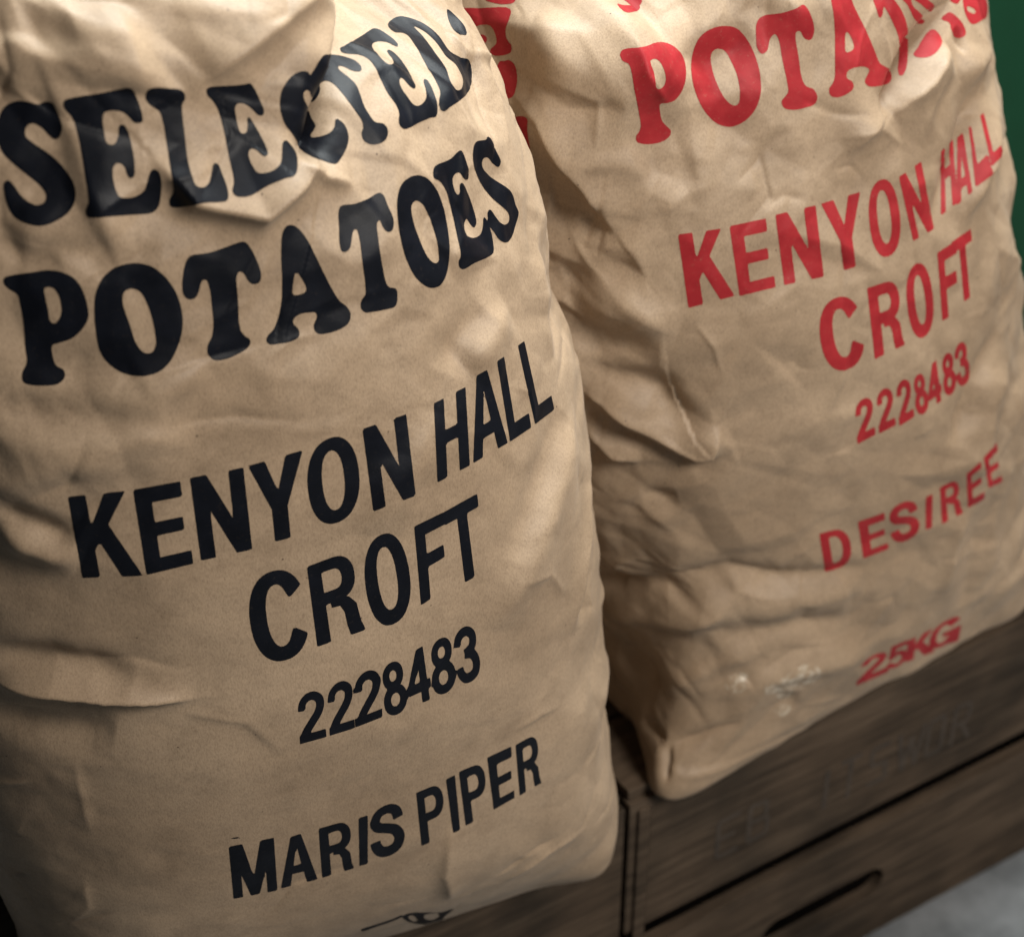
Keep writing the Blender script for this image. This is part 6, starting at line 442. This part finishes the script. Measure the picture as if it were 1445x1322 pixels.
def link_mesh(name, verts, faces, mat, parent=None, smooth=False):
    me = bpy.data.meshes.new(name)
    verts = np.asarray(verts, np.float32); faces = np.asarray(faces, np.int32)
    k = faces.shape[1]
    me.vertices.add(len(verts)); me.vertices.foreach_set('co', verts.ravel())
    me.loops.add(faces.size); me.loops.foreach_set('vertex_index', faces.ravel())
    me.polygons.add(len(faces))
    me.polygons.foreach_set('loop_start', np.arange(0, faces.size, k, dtype=np.int32))
    me.polygons.foreach_set('use_smooth', np.full(len(faces), smooth))
    me.update(calc_edges=True); me.validate()
    me.materials.append(mat)
    o = bpy.data.objects.new(name, me); COL.objects.link(o); o.parent = parent
    return o

def bm_obj(name, bm, mat, parent=None, bevel=0.0, smooth=False):
    if bevel:
        bmesh.ops.bevel(bm, geom=list(bm.edges), offset=bevel, segments=2, affect='EDGES', profile=0.6)
    me = bpy.data.meshes.new(name); bmesh.ops.recalc_face_normals(bm, faces=bm.faces); bm.to_mesh(me); bm.free()
    if smooth:
        for p in me.polygons: p.use_smooth = True
    me.materials.append(mat)
    o = bpy.data.objects.new(name, me); COL.objects.link(o); o.parent = parent
    return o

def box(bm, x0, x1, y0, y1, z0, z1):
    m = bmesh.ops.create_cube(bm, size=1)
    for v in m['verts']:
        v.co = ((x0+x1)/2+v.co.x*(x1-x0), (y0+y1)/2+v.co.y*(y1-y0), (z0+z1)/2+v.co.z*(z1-z0))

def empty(name, loc, label, cat, group=None):
    o = bpy.data.objects.new(name, None); COL.objects.link(o); o.location = loc
    o.empty_display_size = 0.05
    o['label'] = label; o['category'] = cat
    if group: o['group'] = group
    return o

class NT:
    def __init__(self, name):
        self.m = bpy.data.materials.new(name); self.m.use_nodes = True
        self.t = self.m.node_tree; self.b = self.t.nodes['Principled BSDF']
    def n(self, kind, **kw):
        nd = self.t.nodes.new(kind)
        for k, v in kw.items():
            if k in nd.inputs: nd.inputs[k].default_value = v
            else: setattr(nd, k, v)
        return nd
    def l(self, a, b): self.t.links.new(a, b)
    def ramp(self, fac, stops):
        r = self.n('ShaderNodeValToRGB'); e = r.color_ramp.elements
        while len(e) < len(stops): e.new(0.5)
        for el, (p, c) in zip(e, stops):
            el.position = p; el.color = (*c, 1) if len(c) == 3 else c
        self.l(fac, r.inputs['Fac']); return r.outputs['Color']
    def mix(self, fac, a, b, mode='MIX'):
        x = self.n('ShaderNodeMix', data_type='RGBA', blend_type=mode)
        for s, v in ((x.inputs[0], fac), (x.inputs[6], a), (x.inputs[7], b)):
            if hasattr(v, 'links'): self.l(v, s)
            else: s.default_value = v if not isinstance(v, tuple) else ((*v, 1) if len(v) == 3 else v)
        return x.outputs[2]
    def coords(self, scale=(1, 1, 1), src='Object'):
        tc = self.n('ShaderNodeTexCoord'); mp = self.n('ShaderNodeMapping')
        mp.inputs['Scale'].default_value = scale
        self.l(tc.outputs[src], mp.inputs['Vector']); return mp.outputs['Vector']
    def noise(self, vec, scale, detail=4, rough=0.55):
        x = self.n('ShaderNodeTexNoise', Scale=scale, Detail=detail, Roughness=rough)
        self.l(vec, x.inputs['Vector']); return x.outputs['Fac']
    def bump(self, h, strength, dist):
        x = self.n('ShaderNodeBump', Strength=strength, Distance=dist)
        self.l(h, x.inputs['Height']); self.l(x.outputs['Normal'], self.b.inputs['Normal'])

def paper_tone(M):
    """kraft paper: blotches, cloudy pulp, fine fibres and a few specks"""
    v = M.coords()
    big = M.noise(v, 5, 3); mid = M.noise(v, 38, 5, .6)
    fib = M.noise(M.coords((1, 1, .45)), 900, 3, .7)
    c = M.ramp(big, [(0.3, PAPER[0]), (0.7, PAPER[1])])
    c = M.mix(0.55, c, M.ramp(mid, [(0.28, (.70, .69, .67)), (0.5, (.98, .98, .98)), (0.74, (1.16, 1.16, 1.15))]), 'MULTIPLY')
    c = M.mix(0.9, c, M.ramp(fib, [(0.28, (.72, .70, .68)), (0.5, (1, 1, 1)), (0.75, (1.18, 1.18, 1.18))]), 'MULTIPLY')
    # rubbed-in soil: soft darker smears, drawn out along the sack
    soil = M.noise(M.coords((1, 1, 2.2)), 11, 6, .68)
    c = M.mix(M.ramp(soil, [(0.54, (0, 0, 0)), (0.74, (.42, .42, .42))]), c, (.17, .115, .070))
    vo = M.n('ShaderNodeTexVoronoi', Scale=85.0); M.l(v, vo.inputs['Vector'])
    gate = M.noise(v, 60, 2)
    sp = M.ramp(vo.outputs['Distance'], [(0.0, (1, 1, 1)), (0.04, (1, 1, 1)), (0.07, (0, 0, 0))])
    gt = M.ramp(gate, [(0.54, (0, 0, 0)), (0.58, (1, 1, 1))])
    c = M.mix(M.mix(1.0, sp, gt, 'MULTIPLY'), c, (.10, .065, .04))
    return c, fib, mid

PAPER = ((.275, .194, .124), (.400, .294, .199))

def paper_material():
    M = NT('kraft_paper')
    c, fib, mid = paper_tone(M)
    M.l(c, M.b.inputs['Base Color'])
    M.b.inputs['Roughness'].default_value = 0.55
    M.b.inputs['Specular IOR Level'].default_value = 0.38
    M.b.inputs['Sheen Weight'].default_value = 0.05
    ad = M.n('ShaderNodeMath', operation='ADD'); M.l(fib, ad.inputs[0])
    mu = M.n('ShaderNodeMath', operation='MULTIPLY'); M.l(mid, mu.inputs[0]); mu.inputs[1].default_value = 5.0
    M.l(mu.outputs[0], ad.inputs[1])
    M.bump(ad.outputs[0], 0.22, 0.0006)
    return M.m

def ink_material(name, dark, light, rough, wear):
    M = NT(name)
    c, fib, mid = paper_tone(M)
    v = M.coords()
    blot = M.noise(v, 60, 4)
    ink = M.ramp(blot, [(0.3, dark), (0.7, light)])
    thin = M.noise(v, 420, 3, .7)
    k = M.ramp(thin, [(0.60, (0, 0, 0)), (0.80, (wear, wear, wear))])
    M.l(M.mix(k, ink, c), M.b.inputs['Base Color'])
    M.b.inputs['Roughness'].default_value = rough
    M.b.inputs['Specular IOR Level'].default_value = 0.13
    M.bump(fib, 0.18, 0.0006)
    return M.m

def patch_material():  # paper colour mixed towards off-white in noisy flecks, smoother finish
    M = NT('broken_white_patch')
    v = M.coords(); c, fib, mid = paper_tone(M)
    k = M.ramp(M.noise(v, 170, 5, .75), [(0.46, (0, 0, 0)), (0.66, (.85, .85, .85))])
    M.l(M.mix(k, c, (.68, .62, .51)), M.b.inputs['Base Color']); M.b.inputs['Roughness'].default_value = 0.35
    return M.m

def wood_material():
    M = NT('old_dark_wood')
    v = M.coords((1.0, 9, 16)); v2 = M.coords()
    g = M.noise(v, 9, 6, .62); b = M.noise(v2, 7, 4)
    c = M.ramp(g, [(0.22, (.016, .011, .007)), (0.5, (.060, .042, .028)), (0.82, (.120, .088, .061))])
    c = M.mix(0.75, c, M.ramp(b, [(0.36, (.36, .37, .36)), (0.62, (1.25, 1.2, 1.15))]), 'MULTIPLY')
    M.l(c, M.b.inputs['Base Color']); M.b.inputs['Roughness'].default_value = 0.8; M.b.inputs['Specular IOR Level'].default_value = 0.25
    M.bump(g, 0.5, 0.002)
    return M.m

def plain(name, c0, c1, scale, rough, bump=0.0):
    M = NT(name); v = M.coords()
    f = M.noise(v, scale, 5, .6)
    M.l(M.ramp(f, [(0.3, c0), (0.7, c1)]), M.b.inputs['Base Color'])
    M.b.inputs['Roughness'].default_value = rough
    if bump: M.bump(f, 0.4, bump)
    return M.m

# ------------------------------------------------------------------ sacks
PX, BX, RX = 560, 40, 680

def point_in(poly, X, Y):
    ins = np.zeros(X.shape, bool)
    x0, y0 = poly[:, 0], poly[:, 1]; x1, y1 = np.roll(x0, -1), np.roll(y0, -1)
    for a, b, c, d in zip(x0, y0, x1, y1):
        if b == d: continue
        k = ((b > Y) != (d > Y)) & (X < (c-a)*(Y-b)/(d-b)+a)
        ins ^= k
    return ins

def sdf(poly, X, Y):
    d2 = np.full(X.shape, 1e9)
    for (a, b), (c, d) in zip(poly, np.roll(poly, -1, 0)):
        dx, dy = c-a, d-b; L = dx*dx+dy*dy
        if L < 1e-9: continue
        t = np.clip(((X-a)*dx+(Y-b)*dy)/L, 0, 1)
        np.minimum(d2, (X-a-t*dx)**2+(Y-b-t*dy)**2, out=d2)
    s = np.sqrt(d2)
    return np.where(point_in(poly, X, Y), s, -s)

def letter_field(u, v, letters, bold=0.0):
    f = np.full((len(v), len(u)), -9.0)
    for plus, minus in letters:
        pl = [np.array(p, float).reshape(-1, 2)/10 for p in plus if len(p) > 5]
        mi = [np.array(p, float).reshape(-1, 2)/10 for p in minus if len(p) > 5]
        if not pl: continue
        al = np.concatenate(pl)
        i0, i1 = np.searchsorted(u, [al[:, 0].min()-4, al[:, 0].max()+4])
        j0, j1 = np.searchsorted(v, [al[:, 1].min()-4, al[:, 1].max()+4])
        i1 = min(i1, PX)
        if i1 <= i0 or j1 <= j0: continue
        X, Y = np.meshgrid(u[i0:i1], v[j0:j1])
        s = np.maximum.reduce([sdf(p, X, Y) for p in pl])
        for p in mi: s = np.minimum(s, -sdf(p, X, Y))
        f[j0:j1, i0:i1] = np.maximum(f[j0:j1, i0:i1], s+bold)
    return f

def clip_print(name, F, P, N, mat, parent, lift=0.00018):
    """cut the print out of the very triangles of the paper and lay it on them"""
    rows, cols = F.shape
    Q = P + N*lift
    idx = np.arange(rows*cols).reshape(rows, cols)
    a, b, c, d = idx[:-1, :-1].ravel(), idx[:-1, 1:].ravel(), idx[1:, 1:].ravel(), idx[1:, :-1].ravel()
    T = np.concatenate([np.stack([a, b, c], 1), np.stack([a, c, d], 1)])
    fv = F.ravel()[T]; pos = fv > 0; cnt = pos.sum(1)
    V = Q.reshape(-1, 3); NN = N.reshape(-1, 3)
    tris, tn = [V[T[cnt == 3]]], [NN[T[cnt == 3]]]
    def cut(i, j, arr, ff, tt):
        w = (ff[:, i]/(ff[:, i]-ff[:, j]))[:, None]
        return arr[tt[:, i]]*(1-w)+arr[tt[:, j]]*w
    for want in (1, 2):
        for r in range(3):
            o = [r, (r+1) % 3, (r+2) % 3]
            k = (cnt == want) & ((pos[:, r]) if want == 1 else (~pos[:, r]))
            tt, ff = T[k][:, o], fv[k][:, o]
            if not len(tt): continue
            for arr, dst in ((V, tris), (NN, tn)):
                p, q = cut(0, 1, arr, ff, tt), cut(0, 2, arr, ff, tt)
                if want == 1:
                    dst.append(np.stack([arr[tt[:, 0]], p, q], 1))
                else:
                    B, Cc = arr[tt[:, 1]], arr[tt[:, 2]]
                    dst.append(np.stack([p, B, Cc], 1)); dst.append(np.stack([p, Cc, q], 1))
    X = np.concatenate(tris).reshape(-1, 3); Nn = np.concatenate(tn).reshape(-1, 3)
    if len(X) < 9: return None
    key = np.round(X*2e5).astype(np.int64)
    _, first, inv = np.unique(key, axis=0, return_index=True, return_inverse=True)
    inv = inv.reshape(-1, 3)
    ok = (inv[:, 0] != inv[:, 1]) & (inv[:, 1] != inv[:, 2]) & (inv[:, 0] != inv[:, 2])
    o = link_mesh(name, X[first], inv[ok], mat, parent, True)
    nn = Nn[first]; nn /= np.linalg.norm(nn, axis=1, keepdims=True)
    if len(o.data.vertices) == len(nn):
        o.data.normals_split_custom_set_from_vertices(nn.tolist())
    return o

def make_sack(T, ears, creases, style, lines, label, ink, names, paper):
    P = sack_surface(T, ears, creases, style, PX, BX, RX)
    base = np.array([T[0][1], T[0][2], T[0][0]])
    root = empty('potato_sack', base.tolist(), label, 'sack', 'paper potato sacks on the crates')
    P = P - base
    N = grid_normals(P)
    rows, cols = P.shape[:2]
    idx = np.arange(rows*cols).reshape(rows, cols); nx = np.roll(idx, -1, 1)
    a, b, c, d = idx[:-1].ravel(), nx[:-1].ravel(), nx[1:].ravel(), idx[1:].ravel()
    tri = np.concatenate([np.stack([a, b, c], 1), np.stack([a, c, d], 1)])
    V = P.reshape(-1, 3)
    # close the bottom and the pinched top
    V = np.concatenate([V, P[0].mean(0)[None], P[-1].mean(0)[None]])
    k = len(V)
    cap = np.concatenate([np.stack([np.full(cols, k-2), np.roll(idx[0], -1), idx[0]], 1), np.stack([np.full(cols, k-1), idx[-1], np.roll(idx[-1], -1)], 1)])
    link_mesh('paper_bag', V, np.concatenate([tri, cap]), paper, root, True)
    u, v = paper_uv(PX, BX, RX)
    for nm, letters in lines:
        pn, lab, mat = names[nm]
        o = clip_print(pn, letter_field(u[:PX], v, letters, {'CROFT': .35, '2228483': .35, 'DESIREE': .1, '25KG': .2}.get(nm, 0.0) if ink is red else 0.0), P[:, :PX], N[:, :PX], mat or ink, root)
        if o: o['label'] = lab
    return root

paper = paper_material()
black = ink_material('black_ink', (.0035, .0043, .0070), (.0060, .0072, .0115), 0.45, .05)
red = ink_material('red_ink', (.27, .017, .022), (.36, .028, .033), 0.50, .30)
patch = patch_material()
W_ = 'printed_word'
make_sack(LT, L_EARS, L_CREASES, STYLE_L, L_LINES, 'brown paper potato sack printed in black MARIS PIPER, nearest the camera', black, {
    'SELECTED': (W_, 'black rounded word SELECTED', None), 'POTATOES': (W_, 'black rounded word POTATOES', None),
    'KENYON HALL': (W_, 'black plain words KENYON HALL', None), 'CROFT': (W_, 'black plain word CROFT', None),
    '2228483': ('printed_number', 'black number 2228483', None), 'MARIS PIPER': (W_, 'black plain words MARIS PIPER', None),
    'side print': ('side_print', 'black letter going round the shoulder', None), 'mark': ('printed_mark', 'black mark at the bottom edge', None)}, paper)
make_sack(RT, R_EARS, R_CREASES, STYLE_R, R_LINES, 'brown paper potato sack printed in red DESIREE, further back', red, {
    'POTATOES': (W_, 'red rounded word POTATOES running into the fold', None),
    'KENYON HALL': (W_, 'red plain words KENYON HALL', None), 'CROFT': (W_, 'red plain word CROFT', None),
    '2228483': ('printed_number', 'red number 2228483', None), 'DESIREE': (W_, 'red plain word DESIREE', None),
    '25KG': ('printed_weight', 'red 25KG at the bottom edge', None), 'side print': ('side_print', 'red letters running down the side', None),
    'top print': ('side_print', 'red print in the top fold', None), **{'smudge %d' % k: ('white_patch', 'broken whitish smear', patch) for k in range(3)}}, paper)

# ------------------------------------------------------------------ crates
wood = wood_material()
stamp = plain('faded_black_stencil', (.030, .022, .016), (.062, .045, .032), 60, .8)
inside_shade = plain('painted_inside_shade', (.0020, .0017, .0015), (.005, .004, .0035), 20, .9)  # near-black colour standing in for the shade inside a crate
inside_shade.node_tree.nodes['Principled BSDF'].inputs['Specular IOR Level'].default_value = 0.0
CRATE_TOP, CD = 0.335, 0.36

def board_with_slot(x0, x1, y0, y1, z0, z1, slot):
    bm = bmesh.new()
    if slot is None:
        box(bm, x0, x1, y0, y1, z0, z1); return bm
    cx, cz, hw, hh = slot
    ring = []
    n = 10
    for k in range(n+1):
        t = math.pi/2 - math.pi*k/n; ring.append((cx+hw-hh+hh*math.cos(t), cz+hh*math.sin(t)))
    for k in range(n+1):
        t = -math.pi/2 - math.pi*k/n; ring.append((cx-hw+hh+hh*math.cos(t), cz+hh*math.sin(t)))
    def layer(y):
        r = [bm.verts.new((x, y, z)) for x, z in ring]
        c = [bm.verts.new(p) for p in ((x1, y, z1), (x1, y, z0), (x0, y, z0), (x0, y, z1))]
        return r, c
    A, B = layer(y0), layer(y1)
    m = len(ring); h = n//2
    for (r, c) in (A, B):
        # four fans round the hole
        spans = [(0, h, 0), (h, n, 1), (n+1, n+1+h, 2), (n+1+h, 2*n+1, 3)]
        for s, e, ci in spans:
            for k in range(s, e): bm.faces.new((r[k], r[k+1], c[ci]))
        bm.faces.new((r[2*n+1], r[0], c[0], c[3])); bm.faces.new((r[h], c[0], c[1])) ; bm.faces.new((r[n], r[n+1], c[2], c[1])); bm.faces.new((r[n+1+h], c[2], c[3]))
    for k in range(m):
        j = (k+1) % m; bm.faces.new((A[0][k], A[0][j], B[0][j], B[0][k]))
    for k in range(4):
        j = (k+1) % 4; bm.faces.new((A[1][k], A[1][j], B[1][j], B[1][k]))
    return bm

def make_crate(x0, w, label, slots=True):
    root = empty('wooden_crate', (x0+w/2, CD/2, 0.0), label, 'crate', 'upturned wooden crates under the sacks')
    ox, oy = x0+w/2, CD/2
    th = 0.013
    def put(name, mat, *b, bevel=.0015):
        bm = bmesh.new(); box(bm, b[0]-ox, b[1]-ox, b[2]-oy, b[3]-oy, b[4], b[5]); return bm_obj(name, bm, mat, root, bevel)
    x1 = x0+w
    # front and back boards: two of them, a dark gap between
    for (y0, y1) in ((0.0, th), (CD-th, CD)):
        put('board', wood, x0, x1, y0, y1, 0.163, CRATE_TOP-.012)
        bm = board_with_slot(x0-ox, x1-ox, y0-oy, y1-oy, FLOOR_Z+.004, 0.132, (x0+w*SLOT[0]-ox, SLOT[1], SLOT[2], SLOT[3]))
        bm_obj('board', bm, wood, root)
    for xs in (x0+.0005, x1-th-.0005):
        put('end_board', wood, xs, xs+th, th+.001, CD-th-.001, 0.163, CRATE_TOP-.012)
        put('end_board', wood, xs, xs+th, th+.001, CD-th-.001, FLOOR_Z+.006, 0.132)
    for xs in (x0+th+.002, x1-th-.032):
        for ys in (th+.0025, CD-th-.0315):
            put('corner_post', wood, xs, xs+.03, ys, ys+.03, FLOOR_Z+.004, CRATE_TOP-.013)
    for k in range(4):
        yy = .004+k*(CD-.008)/4
        put('top_slat', wood, x0+.002, x1-.002, yy+.002, yy+(CD-.008)/4-.004, CRATE_TOP-.0115, CRATE_TOP)
    put('shade_sheet', inside_shade, x0+th+.004, x1-th-.004, th+.0005, th+.0013, FLOOR_Z+.004, CRATE_TOP-.013, bevel=0)  # added black sheet: paints the shade seen through gaps and slots
    return root

SLOT = (0.447, 0.052, 0.078, 0.019)
right_crate = make_crate(-0.016, 0.55, 'dark wooden crate under the red printed sack, stencilled board and hand slot')
left_crate = make_crate(-0.60, 0.579, 'dark wooden crate under the black printed sack, mostly hidden')
# worn upright batten at the seam
bm = bmesh.new(); box(bm, -.008-.259, 0.005-.259, -.003-.18, -.0005-.18, FLOOR_Z+.004, CRATE_TOP-.02); bm_obj('corner_batten', bm, wood, right_crate, .002)

# stencil marks on the upper board, worn and half legible: strokes laid on the wood
def strokes(name, segs, parent, off, mat, y=-.0004):
    vs, fs = [], []
    for (x0, z0, x1, z1, w) in segs:
        L = math.hypot(x1-x0, z1-z0); nx_, nz = -(z1-z0)/L*w/2, (x1-x0)/L*w/2
        k = len(vs)
        vs += [(x0+nx_-off[0], y-off[1]-len(fs)*2e-6, z0+nz), (x1+nx_-off[0], y-off[1]-len(fs)*2e-6, z1+nz), (x1-nx_-off[0], y-off[1]-len(fs)*2e-6, z1-nz), (x0-nx_-off[0], y-off[1]-len(fs)*2e-6, z0-nz)]
        fs.append((k, k+1, k+2, k+3))
    return link_mesh(name, vs, fs, mat, parent)
def glyph(ch, x, z, w, h, t):
    G = {'E': [(0,0,0,1),(0,1,1,1),(0,.5,.8,.5),(0,0,1,0)], 'B': [(0,0,0,1),(0,1,.8,.95),(.8,.95,.8,.55),(0,.52,.8,.52),(.9,.5,.9,.05),(0,0,.9,.03)], 'I': [(.3,0,.3,1)],
         'T': [(0,1,1,1),(.5,0,.5,1)], 'S': [(1,.95,.1,.95),(.1,.95,.1,.55),(.1,.52,.9,.48),(.9,.48,.9,.05),(.9,.05,0,.05)], 'W': [(0,1,.25,0),(.25,0,.5,.8),(.5,.8,.75,0),(.75,0,1,1)],
         'O': [(.1,.1,.1,.9),(.1,.95,.9,.95),(.9,.9,.9,.1),(.1,.05,.9,.05)], 'R': [(0,0,0,1),(0,1,.8,.95),(.8,.95,.8,.55),(0,.5,.8,.5),(.4,.5,1,0)], 'K': [(0,0,0,1),(0,.4,.9,1),(.25,.5,1,0)]}
    return [(x+a*w, z+b*h, x+c*w, z+d*h, t) for a, b, c, d in G[ch]]
for word, x, z, hh in (('EB', .085, .205, .045), ('ITSWOR', .205, .198, .05)):
    for ch in word:
        strokes('stencil_letter', glyph(ch, x, z, .032 if ch == 'W' else .024, hh, .0055), right_crate, (-0.016+.275, .18), stamp)
        x += .024 if ch == 'I' else .036

# ------------------------------------------------------------------ surroundings
floor = plain('pale_concrete', (.06, .066, .07), (.19, .20, .21), 14, .8, .002)
me = link_mesh('floor', [(-4, -4, FLOOR_Z), (4, -4, FLOOR_Z), (4, 3, FLOOR_Z), (-4, 3, FLOOR_Z)], [(0, 1, 2, 3)], floor); me['kind'] = 'structure'
green = plain('dark_green_paint', (.0022, .042, .016), (.0035, .060, .025), 4, .55, .001)
gp = empty('green_panel', (.75, GREEN_Y, FLOOR_Z), 'dark green painted panel standing behind the red printed sack', 'panel')
bm = bmesh.new(); box(bm, -.9, .9, 0, .02, 0, 1.7); bm_obj('board', bm, green, gp, .002)

# ------------------------------------------------------------------ light
w = bpy.data.worlds.new('World'); scene.world = w; w.use_nodes = True
w.node_tree.nodes['Background'].inputs['Color'].default_value = (.80, .90, 1.0, 1)
w.node_tree.nodes['Background'].inputs['Strength'].default_value = WORLD
def area(name, loc, target, size, power, col, sy=None):
    d = bpy.data.lights.new(name, 'AREA'); d.energy = power; d.color = col; d.size = size
    if sy: d.shape = 'RECTANGLE'; d.size_y = sy
    o = bpy.data.objects.new(name, d); COL.objects.link(o); o.location = loc
    v = Vector(target)-Vector(loc); o.rotation_euler = v.to_track_quat('-Z', 'Y').to_euler()
    return o
for a in LIGHTS: area(*a)

# ------------------------------------------------------------------ camera
cam = bpy.data.cameras.new('camera'); co = bpy.data.objects.new('camera', cam); COL.objects.link(co)
cam.sensor_width = 36; cam.lens = 36*2697/1445; cam.clip_start = .05; cam.clip_end = 50
th, ps = math.radians(35), math.radians(32.5)
fwd = Vector((math.sin(ps)*math.cos(th), math.cos(ps)*math.cos(th), -math.sin(th)))
co.location = CAM_LOC
co.rotation_euler = (math.radians(90)-th, 0, -ps)
cam.dof.use_dof = True; cam.dof.focus_distance = FOCUS; cam.dof.aperture_fstop = FSTOP
scene.camera = co
scene.view_settings.view_transform = 'Standard'; scene.view_settings.look = 'None'
scene.view_settings.exposure = 0; scene.view_settings.gamma = 1
scene.cycles.use_denoising = True
scene.cycles.use_adaptive_sampling = True; scene.cycles.adaptive_threshold = 0.02
